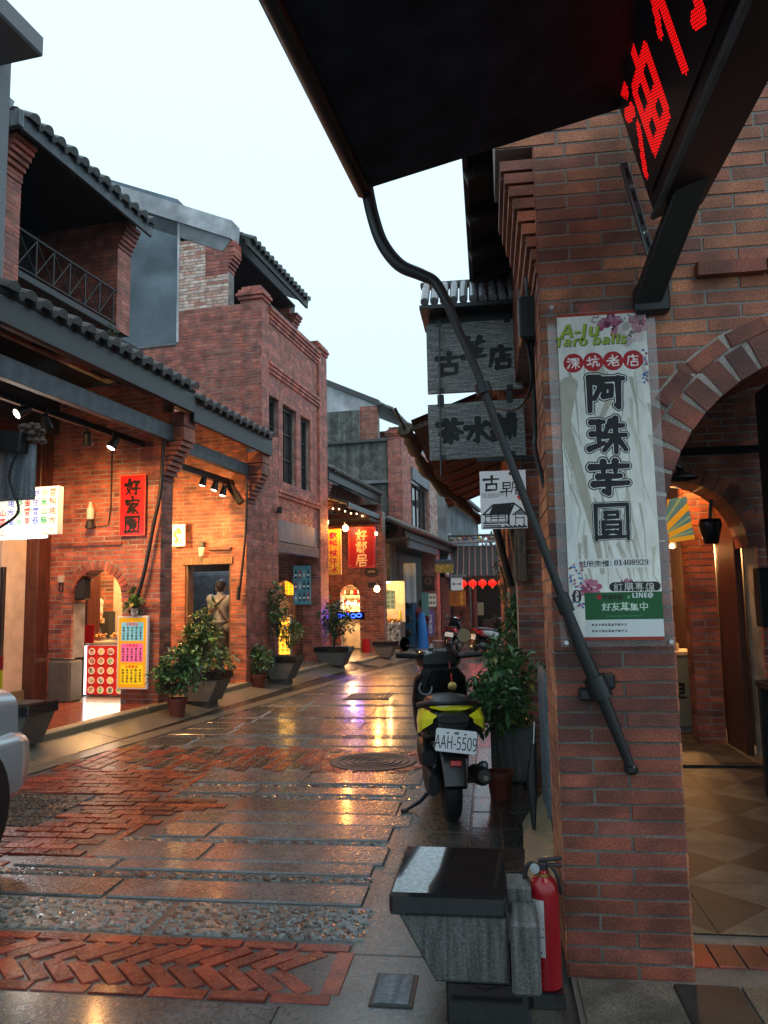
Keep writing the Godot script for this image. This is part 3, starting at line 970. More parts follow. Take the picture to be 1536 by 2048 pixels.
	while x > -4.4:
		for zb in [-2.925, -3.345]:
			lay.call(x - 0.115, zb, 0.0, 0.222, 0.062, PAVE[r.randi() % 5])
		x -= 0.234
	lay.call(-0.635, -3.135, PI / 2, 0.34, 0.075, PAVE[2])
	x = -0.74
	while x > -4.5:
		lay.call(x - 0.06, -3.222, 0.8, 0.215, 0.07, PAVE[r.randi() % 5])
		lay.call(x - 0.06, -3.05, -0.8, 0.215, 0.07, PAVE[r.randi() % 5])
		x -= 0.106
	# red field, running along the street's width
	var zz := -4.21
	var odd := 0
	while zz > -6.6:
		var xl := left_edge(zz) + 0.24
		x = red_edge(zz) - 0.02 - (0.115 if odd % 2 else 0.0)
		while x - 0.2 > xl:
			var cx := x - 0.11
			if not (cx > -3.68 and cx < -3.02 and zz < -4.92 and zz > -5.76):
				lay.call(cx, zz, r.randf_range(-0.02, 0.02), 0.219, 0.096, PAVE[r.randi() % 6])
			x -= 0.231
		odd += 1
		zz -= 0.108
	# the band across the street: red and near-black bricks laid lengthwise, staggered like steps
	x = -0.74
	while x > -4.1:
		zz = -6.62 - 0.07 * (odd % 3)
		while zz - 0.2 > -7.75:
			if Vector2(x + 1.09, zz - 0.1 + 7.07).length() > 0.52 and x > left_edge(zz) + 0.26:
				var dark := r.randf() < clampf((x + 3.6) / 1.2, 0.0, 0.52)
				lay.call(x, zz - 0.102, PI / 2 + r.randf_range(-0.02, 0.02), 0.196, 0.099, DARKPAVE[r.randi() % 4] * 0.6 if dark else PAVE[r.randi() % 5])
			zz -= 0.211
		odd += 1
		x -= 0.112
	# a soldier course of brighter brick along the stepped edge
	for e in [[-2.37, -4.36, -4.86], [-2.18, -4.88, -5.36], [-2.48, -5.74, -6.6]]:
		zz = e[1]
		while zz > e[2]:
			lay.call(e[0] + 0.035, zz - 0.11, PI / 2, 0.215, 0.062, PAVE[2], 0.015)
			zz -= 0.23
	for e in [[Vector2(-3.5, -6.62), Vector2(-0.68, -6.62), Vector2(-0.68, -7.74), Vector2(-3.5, -7.74)], [Vector2(-2.6, -13.6), Vector2(-0.68, -13.6), Vector2(-0.68, -14.86), Vector2(-2.4, -14.86)]]: flat(e, M.joint_pale, pav, "joint", 0.0065)
	# far band
	zz = -13.62
	while zz > -14.85:
		x = -0.7 - (0.11 if odd % 2 else 0.0)
		while x > left_edge(zz) + 0.4:
			lay.call(x - 0.11, zz, 0.0, 0.218, 0.07, DARKPAVE[r.randi() % 6] if r.randf() < 0.4 else PAVE[r.randi() % 6])
			x -= 0.231
		odd += 1
		zz -= 0.082
	# the dark square let into the red field
	for a in 4:
		for c in 3:
			var b := MB.new(); b.col = DARKPAVE[(a + c) % 6]
			b.box(Vector3(-3.35 + (c - 1) * 0.215, -0.012, -5.02 - a * 0.205), Vector3(0.205, 0.05, 0.195), 0.006)
			part(b, "dark_slab", M.slab_chisel, pav)
	# ring of brick round the manhole
	for e in 30:
		var a := TAU * e / 30
		lay.call(-1.09 + cos(a) * 0.455, -7.07 - sin(a) * 0.455, a, 0.11, 0.085, PAVE[r.randi() % 6], 0.011)
	var mh := thing("manhole_cover", "round iron manhole cover ringed with red brick behind the yellow scooter's wheel", "manhole", Vector3(-1.09, 0, -7.07))
	var lm := MB.new()
	lm.lathe([Vector2(0.39, -0.01), Vector2(0.39, 0.012), Vector2(0.385, 0.016), Vector2(0.345, 0.016), Vector2(0.34, 0.01), Vector2(0.0, 0.01)], 40)
	part(lm, "cover", M.iron, mh)
	for e in 5:
		var rr := 0.05 + e * 0.062
		var rm := MB.new()
		rm.lathe([Vector2(rr, 0.008), Vector2(rr, 0.017), Vector2(rr + 0.026, 0.017), Vector2(rr + 0.026, 0.008)], 32)
		part(rm, "raised_ring", M.iron, mh)
	var dg := thing("drain_grate", "square iron drain grate set in the slabs up the street", "drain grate", Vector3(-1.85, 0, -11.7))
	for e in 12: boxpart("bar", M.iron, dg, Vector3(-0.3 + e * 0.055, 0.012, 0), Vector3(0.03, 0.03, 0.62), 0.004)
	for sgn in [-1, 1]: boxpart("rim", M.iron, dg, Vector3(0, 0.012, sgn * 0.33), Vector3(0.68, 0.032, 0.035), 0.004)

	# the right-hand verge
	var ver := thing("gutter", "exposed-aggregate concrete verge along the right side of the street", "verge")
	ver.set_meta("kind", "structure")
	var pieces := [1.2, -0.3, -1.6, -2.4, -3.3, -4.25, -5.0, -5.9, -7.0, -8.4, -10.0, -12.0, -14.0, -17.0, -21.0, -26.0]
	for e in pieces.size() - 1:
		var b := MB.new()
		var xl := -0.62 if pieces[e] < -2.8 else -0.62
		if pieces[e] > -2.9: xl = -0.85
		var zc: float = (pieces[e] + pieces[e + 1]) / 2
		var wr := -0.17 if pieces[e] < -3.9 else 0.2
		b.box(Vector3((xl + wr) / 2, -0.018 + gy(zc), zc), Vector3(wr - xl - 0.006, 0.05, pieces[e] - pieces[e + 1] - 0.006), 0.004, Basis(Vector3.RIGHT, -0.018 if zc < -14 else 0.0))
		part(b, "concrete_slab", M.apron, ver)
	# dark wet pavers below the pots
	zz = -3.95
	while zz > -8.0:
		for c in 2:
			var b := MB.new(); b.col = DARKPAVE[(c + int(-zz * 10)) % 5]
			b.box(Vector3(-0.07 + c * 0.19, -0.016, zz - 0.19), Vector3(0.183, 0.05, 0.372), 0.004, Basis(Vector3(1, 0, 0), r.randf_range(-0.012, 0.012)))
			part(b, "dark_paver", M.slab, ver)
		zz -= 0.38
	var lid := thing("cable_pit_cover", "small steel pit cover set in the concrete beside the near stone bench", "pit cover", Vector3(-0.40, 0.012, -3.02))
	boxpart("frame", M.iron, lid, Vector3(0, -0.004, 0), Vector3(0.16, 0.01, 0.24), 0.002)
	boxpart("lid", M.panel_gray, lid, Vector3(0, -0.001, 0), Vector3(0.13, 0.012, 0.21), 0.002)
	var tl := thing("relief_tile", "dark red square tile with a raised diamond at the foot of the near stone bench", "tile", Vector3(-0.06, 0.008, -2.52))
	boxpart("tile_body", M.tile_red, tl, Vector3.ZERO, Vector3(0.26, 0.02, 0.26), 0.004)
	for e in [0.085, 0.04]:
		var rm := MB.new()
		var pts := []
		for q in 5: pts.append(Vector3(cos(q * PI / 2) * e * 1.3, 0.011, sin(q * PI / 2) * e))
		rm.tube(pts, 0.006, 5)
		part(rm, "raised_diamond", M.tile_red, tl)
	var ramp := thing("kerb_ramp", "pale sloping concrete kerb along the foot of the poster pillar", "kerb", Vector3(0, 0, 0))
	ramp.set_meta("kind", "structure")
	var rb := MB.new()
	var q := [Vector3(0.12, 0.004, -3.85), Vector3(0.3, 0.004, -3.85), Vector3(0.3, 0.1, -3.85)]
	var q2 := [Vector3(0.15, 0.004, -5.2), Vector3(0.34, 0.004, -5.75), Vector3(0.34, 0.1, -5.75)]
	rb.quad(q[0], q[2], q2[2], q2[0])
	rb.tri(q[0], q[1], q[2]); rb.tri(q2[0], q2[2], q2[1])
	rb.quad(q[1], q2[1], q2[2], q[2])
	part(rb, "sloped_kerb", M.kerb, ramp)

	# the left-hand verge: a pale stone strip, a dark gutter strip, the arcade's raised floor with its kerb
	var lv := thing("kerb_strip", "pale stone strip and dark gutter along the left-hand arcades", "kerb")
	lv.set_meta("kind", "structure")
	zz = -1.0
	while zz > -24.0:
		var ln := r.randf_range(0.7, 1.1)
		var za := zz; var zb := zz - ln + 0.012
		var xa := left_edge(za); var xb := left_edge(zb)
		var b := MB.new()
		var ya := 0.012 + gy(za); var yb := 0.012 + gy(zb)
		b.quad(Vector3(xa, ya, za), Vector3(xa + 0.23, ya, za), Vector3(xb + 0.23, yb, zb), Vector3(xb, yb, zb))
		b.quad(Vector3(xa, ya - 0.03, za), Vector3(xa + 0.23, ya - 0.03, za), Vector3(xa + 0.23, ya, za), Vector3(xa, ya, za))
		part(b, "pale_stone", M.kerb_wet, lv)
		b = MB.new(); b.col = Color(0.07, 0.06, 0.052) * r.randf_range(0.7, 1.3)
		b.quad(Vector3(xa - 0.75, ya - 0.004, za), Vector3(xa - 0.015, ya - 0.004, za), Vector3(xb - 0.015, yb - 0.004, zb), Vector3(xb - 0.75, yb - 0.004, zb))
		part(b, "gutter_stone", M.slab, lv)
		zz -= ln

	var af := thing("arcade_floor", "raised arcade floor on the left with glossy orange tiles and a pale kerb", "floor", L(0, 0, 0), PHI)
	af.set_meta("kind", "structure")
	for e in [[2.0, 9.95, 0.15, "orange_tile"], [9.95, 12.6, 0.15, "kerb_wet"], [12.6, 18.0, 0.12, "kerb_wet"], [18.0, 23.0, 0.06, "kerb_wet"], [23.0, 31.0, -0.08, "kerb_wet"]]:
		var bend: float = 0.0 if e[0] < 18 else (0.35 if e[0] < 23 else 0.9)
		boxpart("floor_slab", M.kerb_wet, af, Vector3(-2.3 + bend / 2, e[2] - 0.2, -(e[0] + e[1]) / 2), Vector3(5.6 + bend, 0.4, e[1] - e[0]), 0.01)
		if e[3] == "orange_tile":
			var s: float = 3.0
			while s < e[1] - 0.2:
				for c in 5: boxpart("floor_tile", M.orange_tile, af, Vector3(0.18 - c * 0.33, e[2] + 0.004, -s - 0.16), Vector3(0.324, 0.012, 0.324), 0.002)
				s += 0.33
		var s2: float = e[0]
		while s2 < e[1] - 0.05:
			var ln := minf(1.25, e[1] - s2)
			boxpart("kerb_stone", M.kerb, af, Vector3(0.43 + bend, e[2] - 0.09, -s2 - ln / 2), Vector3(0.16, 0.212, ln - 0.01), 0.012)
			var w := MB.new()
			var h: float = e[2] - 0.06; var l0: float = -s2; var l1: float = -s2 - ln + 0.01; var u0: float = 0.515 + bend; var u1: float = 0.95 + bend
			var g0: float = 0.012 + gy(l0)
			w.quad(Vector3(u0, h, l0), Vector3(u1, g0, l0), Vector3(u1, g0, l1), Vector3(u0, h, l1))
			w.tri(Vector3(u0, g0 - 0.02, l0), Vector3(u1, g0, l0), Vector3(u0, h, l0))
			part(w, "ramp_stone", M.kerb_wet, af)
			s2 += ln

# ---------- the left-hand row ----------
const ACROSS := 0.0
const ALONG := PI / 2

func shop_pier_side(o: Node3D, u: float, s0: float, s1: float, y0: float, y1: float, opt := {}) -> void:
	var q := opt.duplicate(); q["thick"] = 0.06
	wall(o, wxf(Vector3(u, 0, 0), ALONG), s0, s1, y0, y1, [], q)

func shophouse_near() -> void:
	var o := lthing("brick_shophouse", "nearest brick shophouse on the left, tiled lean-to over a lamplit arcade and iron balcony above", "building", 0, 0, 0)
	# the arch wall across the arcade
	wall(o, wxf(Vector3(0, 0, -9.9), ACROSS), -1.3, 0.42, 0.15, 4.5, [["a", -0.53, 0.39, 0.15, 1.55], ["r", -1.25, -0.92, 0.15, 0.72]], {"seed": 4, "thick": 0.3, "cols": RED})
	arch_ring(o, wxf(Vector3(0, 0, -9.9), 0), -0.53, 1.55, 0.385, 21, -0.15, PI + 0.15, 0.125, 0.3, {"seed": 6, "cols": RED})
	shop_pier_side(o, 0.42, 9.9, 10.2, 0.15, 4.5, {"seed": 5})
	stepped(o, wxf(Vector3(0, 0, -9.9), 0), 0.1, 0.42, 3.12, [[0.066, 0, 0.03, 0.012], [0.066, 0, 0.07, 0.012], [0.066, 0, 0.11, 0.012], [0.066, 0, 0.15, 0.012], [0.066, 0, 0.19, 0.012], [0.066, 0, 0.23, 0.012], [0.066, 0, 0.27, 0.012], [0.066, 0, 0.31, 0.012], [0.2, 0, 0.34, 0.012], [0.2, 0, 0.34, 0.012]], 0.3)
	stepped(o, wxf(Vector3(0, 0, -9.9), 0), -1.2, -0.15, 2.26, [[0.05, 0, 0, 0.035]], 0.05)
	boxpart("foundation_stone", M.planter_stone, o, Vector3(-1.09, 0.43, -10.03), Vector3(0.36, 0.57, 0.3), 0.03)
	# the second cross wall, with a door in it
	wall(o, wxf(Vector3(0, 0, -12.5), 0), -1.3, 0.48, 0.15, 4.5, [["r", -0.64, 0.2, 0.15, 2.22]], {"seed": 14, "thick": 0.3})
	shop_pier_side(o, 0.48, 12.5, 13.9, 0.15, 4.5, {"seed": 15, "cols": ROSE})
	boxpart("pier_core", M.mortar, o, Vector3(0.33, 2.3, -13.2), Vector3(0.28, 4.3, 1.36), 0.0)
	stepped(o, wxf(Vector3(0, 0, -12.5), 0), 0.2, 0.48, 3.12, [[0.066, 0, 0.03, 0.012], [0.066, 0, 0.07, 0.012], [0.066, 0, 0.11, 0.012], [0.066, 0, 0.15, 0.012], [0.066, 0, 0.19, 0.012], [0.066, 0, 0.23, 0.012], [0.066, 0, 0.27, 0.012], [0.2, 0, 0.3, 0.012], [0.2, 0, 0.3, 0.012]], 0.3)
	boxpart("door_lintel", M.wood_board, o, Vector3(-0.22, 2.16, -12.6), Vector3(0.92, 0.12, 0.26), 0.006)
	for u in [-0.62, 0.185]: boxpart("door_post", M.wood_warm, o, Vector3(u, 1.13, -12.62), Vector3(0.05, 1.95, 0.2), 0.004)
	boxpart("ledge_brick", M.tile_red, o, Vector3(0.02, 2.36, -12.47), Vector3(0.4, 0.05, 0.06), 0.006)
	# shop front along the arcade
	for e in [[9.62, 9.88, "wood_red"], [10.72, 11.05, "wood_red"], [12.2, 12.48, "wood_dark"]]:
		boxpart("shop_post", M[e[2]], o, Vector3(-1.36, 2.3, -(e[0] + e[1]) / 2), Vector3(0.2, 4.3, e[1] - e[0]), 0.01)
	boxpart("beige_wall", M.beige, o, Vector3(-1.5, 1.72, -9.42), Vector3(0.1, 2.8, 0.5), 0.01)
	boxpart("skirting", M.kerb, o, Vector3(-1.44, 0.25, -9.42), Vector3(0.06, 0.2, 0.5), 0.005)
	var d := boxpart("metal_door", M.steel_beam, o, Vector3(-1.46, 1.05, -8.6), Vector3(0.06, 1.8, 1.1), 0.01)
	boxpart("door_frame", M.wood_dark, d, Vector3(-1.43, 1.05, -9.18), Vector3(0.05, 1.84, 0.06), 0.005)
	boxpart("beige_wall", M.beige, o, Vector3(-1.5, 2.55, -7.2), Vector3(0.08, 1.15, 3.9), 0.01)
	boxpart("beige_wall", M.beige, o, Vector3(-1.5, 1.05, -6.5), Vector3(0.08, 1.8, 2.9), 0.01)
	boxpart("upper_boarding", M.wood_red, o, Vector3(-1.4, 3.9, -7.5), Vector3(0.1, 1.6, 4.9), 0.01)
	boxpart("upper_boarding", M.wood_dark, o, Vector3(-1.4, 3.6, -11.35), Vector3(0.1, 2.2, 2.3), 0.01)
	boxpart("shop_wall", M.beige, o, Vector3(-2.1, 1.5, -11.35), Vector3(0.1, 2.8, 2.3), 0.01)
	boxpart("upper_boarding", M.wood_dark, o, Vector3(-1.25, 4.8, -7.5), Vector3(0.1, 1.9, 9.0), 0.0)  # dark board placed to close the sky gap under the roof
	boxpart("rear_wall", M.plaster_olive, o, Vector3(-4.2, 2.5, -9.0), Vector3(0.2, 5.0, 8.2), 0.0)
	# eaves: beams, fascia, roof
	boxpart("steel_lintel", M.steel_beam, o, Vector3(0.55, 3.74, -8.2), Vector3(0.1, 0.22, 3.5), 0.006)
	boxpart("steel_lintel", M.steel_beam, o, Vector3(0.5, 3.66, -11.3), Vector3(0.1, 0.2, 2.3), 0.006)
	for s in [6.6, 7.25, 7.9, 8.55, 9.2, 10.5, 11.1, 11.7, 12.3]:
		boxpart("rafter", M.wood_black, o, Vector3(-0.15, 4.58, -s), Vector3(2.05, 0.12, 0.09), 0.006, Basis(Vector3(0, 0, 1), -0.4))
	boxpart("fascia_board", M.wood_black, o, Vector3(0.83, 4.16, -8.1), Vector3(0.06, 0.26, 3.8), 0.005)
	boxpart("fascia_board", M.wood_black, o, Vector3(0.8, 4.06, -11.4), Vector3(0.06, 0.26, 2.75), 0.005)
	boxpart("purlin", M.wood_black, o, Vector3(0.25, 4.38, -9.4), Vector3(0.12, 0.14, 6.3), 0.006)
	boxpart("lamp_rail", M.black_metal, o, Vector3(0.16, 3.62, -8.3), Vector3(0.06, 0.08, 3.1), 0.004)
	boxpart("lamp_rail", M.black_metal, o, Vector3(0.2, 3.46, -11.3), Vector3(0.1, 0.1, 2.4), 0.004)
	boxpart("brace", M.black_metal, o, Vector3(0.33, 3.28, -12.34), Vector3(0.1, 0.46, 0.1), 0.004, Basis(Vector3(0, 0, 1), 0.6))
	tile_roof(o, 0.88, 4.34, -1.1, 5.12, 6.3, 9.98, {"seed": 3, "deck": "wood_black"})
	tile_roof(o, 0.85, 4.24, -1.1, 5.02, 10.0, 12.75, {"seed": 8, "deck": "wood_black"})
	# upper storey
	wall(o, wxf(Vector3(-1.12, 0, 0), ALONG), 6.2, 11.0, 4.9, 5.58, [], {"seed": 21, "thick": 0.2, "cols": ROSE})
	boxpart("balcony_floor", M.wood_black, o, Vector3(-1.5, 5.61, -9.5), Vector3(1.4, 0.1, 2.4), 0.01)
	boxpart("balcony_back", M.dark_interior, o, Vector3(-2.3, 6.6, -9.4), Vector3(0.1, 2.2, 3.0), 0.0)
	boxpart("balcony_ceiling", M.wood_black, o, Vector3(-1.5, 7.35, -9.4), Vector3(1.7, 0.06, 2.9), 0.0)
	wall(o, wxf(Vector3(0, 0, -10.6), 0), -2.3, -0.8, 5.6, 7.35, [], {"seed": 22, "thick": 0.35, "cols": ROSE, "mortar": "mortar_dark"})
	wall(o, wxf(Vector3(0, 0, -10.75), 0), -2.6, -0.95, 4.9, 5.6, [], {"seed": 26, "thick": 0.2, "cols": ROSE})
	shop_pier_side(o, -0.8, 10.6, 10.95, 5.6, 7.35, {"seed": 23, "cols": ROSE})
	stepped(o, wxf(Vector3(0, 0, -10.6), 0), -1.1, -0.8, 6.9, [[0.066, 0, 0.03, 0.01], [0.066, 0, 0.06, 0.01], [0.066, 0, 0.09, 0.01], [0.066, 0, 0.12, 0.01], [0.066, 0, 0.15, 0.01], [0.066, 0, 0.18, 0.01]], 0.35, {"cols": ROSE})
	wall(o, wxf(Vector3(0, 0, -8.12), 0), -2.3, -0.78, 4.95, 7.35, [], {"seed": 24, "thick": 0.35, "cols": ROSE})
	shop_pier_side(o, -0.78, 8.12, 8.47, 4.95, 7.35, {"seed": 25, "cols": ROSE})
	stepped(o, wxf(Vector3(0, 0, -8.12), 0), -1.1, -0.78, 6.75, [[0.066, 0, 0.03, 0.01], [0.066, 0, 0.03, 0.01], [0.066, 0, 0.07, 0.01], [0.066, 0, 0.11, 0.01], [0.066, 0, 0.15, 0.01], [0.066, 0, 0.19, 0.01], [0.066, 0, 0.23, 0.01]], 0.35, {"cols": ROSE})
	boxpart("fascia_board", M.steel_beam, o, Vector3(-0.45, 7.26, -9.5), Vector3(0.05, 0.16, 2.9), 0.005)
	boxpart("fascia_end", M.panel_gray, o, Vector3(-0.6, 7.3, -8.02), Vector3(0.36, 0.2, 0.08), 0.005)
	tile_roof(o, -0.42, 7.36, -3.2, 8.75, 8.06, 10.98, {"seed": 13, "rad": 0.1})
	var gb := MB.new()
	gb.prism([Vector2(-0.75, 7.32), Vector2(-0.62, 7.62), Vector2(-3.4, 9.0), Vector2(-3.4, 8.2)], -8.12, -8.02)
	part(gb, "gable_verge", M.plaster_white, o)
	var rl := tubepart("railing", M.iron, o, [Vector3(-0.82, 6.2, -8.45), Vector3(-0.82, 6.2, -10.6)], 0.02)
	tubepart("rail_bar", M.iron, rl, [Vector3(-0.82, 5.7, -8.45), Vector3(-0.82, 5.7, -10.6)], 0.016)
	for k in 7: tubepart("rail_post", M.iron, rl, [Vector3(-0.82, 5.7, -8.5 - k * 0.34), Vector3(-0.82, 6.2, -8.5 - k * 0.34)], 0.012, 6)
	for k in 6:
		tubepart("rail_cross", M.iron, rl, [Vector3(-0.82, 5.72, -8.5 - k * 0.34), Vector3(-0.82, 6.18, -8.84 - k * 0.34)], 0.009, 5)
		tubepart("rail_cross", M.iron, rl, [Vector3(-0.82, 6.18, -8.5 - k * 0.34), Vector3(-0.82, 5.72, -8.84 - k * 0.34)], 0.009, 5)

func window_in(o: Node3D, xf: Transform3D, x0: float, x1: float, y0: float, y1: float, cols: int, rows_: int, mat: Material) -> void:
	var f := MB.new(); f.xf = xf
	var w := 0.05
	for x in [x0 + w / 2, x1 - w / 2]: f.box(Vector3(x, (y0 + y1) / 2, -0.13), Vector3(w, y1 - y0, 0.06), 0.004)
	for y in [y0 + w / 2, y1 - w / 2]: f.box(Vector3((x0 + x1) / 2, y, -0.13), Vector3(x1 - x0 - 2 * w, w, 0.056), 0.004)
	for k in range(1, cols): f.box(Vector3(lerpf(x0, x1, float(k) / cols), (y0 + y1) / 2, -0.13), Vector3(0.03, y1 - y0 - 0.1, 0.045), 0.003)
	for k in range(1, rows_): f.box(Vector3((x0 + x1) / 2, lerpf(y0, y1, float(k) / rows_), -0.13), Vector3(x1 - x0 - 0.1, 0.032, 0.04), 0.003)
	var win := part(f, "window", mat, o)
	for k in cols:
		for j in rows_:
			var g := MB.new(); g.xf = xf
			g.box(Vector3(lerpf(x0, x1, (k + 0.5) / cols), lerpf(y0, y1, (j + 0.5) / rows_), -0.145), Vector3((x1 - x0) / cols - 0.02, (y1 - y0) / rows_ - 0.02, 0.006))
			part(g, "pane", M.window_glass, win)

func tower() -> void:
	var o := lthing("brick_tower_house", "tall red brick house on the left with three windows and a stepped parapet", "building", 0, 0, 0)
	var side := wxf(Vector3(0, 0, -14.0), 0)
	var front := wxf(Vector3(0.05, 0, 0), ALONG)
	wall(o, side, -4.4, -0.3, 4.4, 6.58, [], {"seed": 31, "cols": ROSE, "thick": 0.3})
	wall(o, side, -1.7, -0.34, 6.58, 7.24, [], {"seed": 32, "cols": ROSE, "thick": 0.3})
	wall(o, side, -1.7, -0.62, 7.24, 8.7, [], {"seed": 33, "cols": PALE, "mat": "brick_pale", "thick": 0.3})
	stepped(o, side, -1.1, -0.66, 7.9, [[0.07, 0, 0.03, 0.012], [0.07, 0, 0.06, 0.012], [0.07, 0, 0.09, 0.012], [0.07, 0, 0.13, 0.012], [0.07, 0, 0.17, 0.012], [0.07, 0, 0.2, 0.012], [0.12, 0, 0.2, 0.012], [0.12, 0, 0.2, 0.012]], 0.3, {"cols": ROSE})
	var pl := MB.new()
	pl.prism([Vector2(-5.2, 6.6), Vector2(-1.72, 6.6), Vector2(-1.72, 9.6), Vector2(-5.2, 11.1)], -14.28, -14.0 + 0.02)
	part(pl, "plaster_panel", M.plaster_blue, o)
	boxpart("plaster_border", M.plaster_white, o, Vector3(-1.69, 7.9, -14.01), Vector3(0.05, 2.6, 0.07), 0.008)
	boxpart("plaster_border", M.plaster_gray, o, Vector3(-3.0, 6.57, -14.01), Vector3(2.6, 0.05, 0.08), 0.008)
	var wg := MB.new()
	wg.prism([Vector2(-5.4, 10.75), Vector2(-0.52, 8.58), Vector2(-0.5, 8.95), Vector2(-5.4, 11.13)], -14.3, -13.94)
	part(wg, "gable_coping", M.plaster_white, o)
	var wg2 := MB.new()
	wg2.prism([Vector2(-5.4, 10.45), Vector2(-0.72, 8.36), Vector2(-0.52, 8.6), Vector2(-5.4, 10.76)], -14.3, -13.98)
	part(wg2, "gable_band", M.plaster_gray, o)
	tile_roof(o, -0.28, 8.72, -4.4, 10.55, 14.3, 17.75, {"seed": 19, "deck": "wood_black"})
	boxpart("fascia_board", M.wood_dark, o, Vector3(-0.33, 8.62, -16.0), Vector3(0.06, 0.14, 3.5), 0.005)
	wall(o, wxf(Vector3(0, 0, -17.35), 0), -2.4, -0.62, 7.2, 8.6, [], {"seed": 34, "cols": ROSE, "thick": 0.35})
	stepped(o, wxf(Vector3(0, 0, -17.35), 0), -1.1, -0.62, 7.9, [[0.07, 0, 0.03, 0.012], [0.07, 0, 0.06, 0.012], [0.07, 0, 0.09, 0.012], [0.07, 0, 0.13, 0.012], [0.07, 0, 0.17, 0.012], [0.07, 0, 0.2, 0.012]], 0.35, {"cols": ROSE})
	boxpart("terrace_shade_board", M.wood_black, o, Vector3(-1.35, 8.5, -15.85), Vector3(1.7, 0.05, 3.1), 0.0)  # dark board placed to keep the terrace opening in shade
	boxpart("terrace_back", M.dark_interior, o, Vector3(-2.2, 8.2, -15.8), Vector3(0.1, 2.1, 3.2), 0.0)  # near-black back, shade of the opening put into its colour
	boxpart("terrace_floor", M.concrete, o, Vector3(-1.2, 7.1, -15.9), Vector3(2.2, 0.16, 3.5), 0.0)
	# the street front
	var cuts := [["r", 14.42, 14.98, 3.88, 5.5], ["r", 15.2, 15.98, 3.88, 5.5], ["r", 16.24, 16.86, 3.88, 5.5]]
	wall(o, front, 14.3, 17.4, 3.1, 7.24, cuts, {"seed": 35, "cols": ROSE, "thick": 0.3})
	for c in cuts:
		window_in(o, front, c[1], c[2], c[3], c[4], 2, 3, M.wood_dark)
		var bk := MB.new(); bk.xf = front
		bk.box(Vector3((c[1] + c[2]) / 2, (c[3] + c[4]) / 2, -0.27), Vector3(c[2] - c[1], c[4] - c[3], 0.02))
		part(bk, "unlit_room_sheet", M.dark_interior, o)  # dark sheet standing for the shade inside the window
	for pp in [[14.0, 14.36, 36], [17.36, 17.92, 37]]:
		wall(o, wxf(Vector3(0.1, 0, 0), ALONG), pp[0], pp[1], 0.1, 7.3, [], {"seed": pp[2], "cols": ROSE, "thick": 0.36})
		wall(o, wxf(Vector3(0, 0, -pp[0]), 0), -0.34, 0.1, 0.1, 7.3, [], {"seed": pp[2] + 20, "cols": ROSE, "thick": 0.1})
		var cap := wxf(Vector3(0, 0, -pp[0] + 0.05), 0)
		stepped(o, cap, -0.34, 0.1, 7.3, [[0.07, 0.04, 0.04, 0.0], [0.07, 0.08, 0.08, 0.03], [0.07, 0.04, 0.04, 0.0], [0.07, -0.02, -0.02, -0.04]], pp[1] - pp[0] + 0.06, {"cols": ROSE})
	for e in [[5.97, [0.035, 0.06, 0.085]], [7.0, [0.03, 0.055, 0.085, 0.11]], [3.56, [0.05, 0.08]]]:
		var y: float = e[0]
		for p in e[1]:
			var n := 13
			for k in n:
				brick(o, front * Transform3D(Basis(Vector3(3.0 / n - 0.008, 0, 0), Vector3(0, 0.062, 0), Vector3(0, 0, p + 0.05)), Vector3(14.37 + 3.0 * (k + 0.5) / n, y + 0.03, (p - 0.05) / 2)), ROSE[k % 6], "brick")
			y += 0.072
	boxpart("parapet_coping", M.concrete, o, Vector3(-0.08, 7.31, -15.86), Vector3(0.42, 0.06, 3.0), 0.01)
	boxpart("sign_panel", M.panel_gray, o, Vector3(0.03, 2.88, -15.82), Vector3(0.08, 0.44, 2.86), 0.006)
	boxpart("steel_lintel", M.steel_beam, o, Vector3(0.0, 2.54, -15.82), Vector3(0.2, 0.2, 2.9), 0.006)
	boxpart("arcade_ceiling", M.wood_black, o, Vector3(-0.8, 3.2, -15.9), Vector3(1.6, 0.1, 3.6), 0.0)
	boxpart("shop_wall", M.wood_dark, o, Vector3(-1.45, 1.7, -15.8), Vector3(0.12, 3.2, 3.6), 0.0)
	wall(o, wxf(Vector3(0, 0, -17.45), 0), -1.4, -0.2, 0.12, 3.15, [["a", -0.82, 0.27, 0.12, 1.68]], {"seed": 38, "cols": RED, "thick": 0.3})
	arch_ring(o, wxf(Vector3(0, 0, -17.45), 0), -0.82, 1.68, 0.265, 13, 0.0, PI, 0.12, 0.3, {"cols": RED})

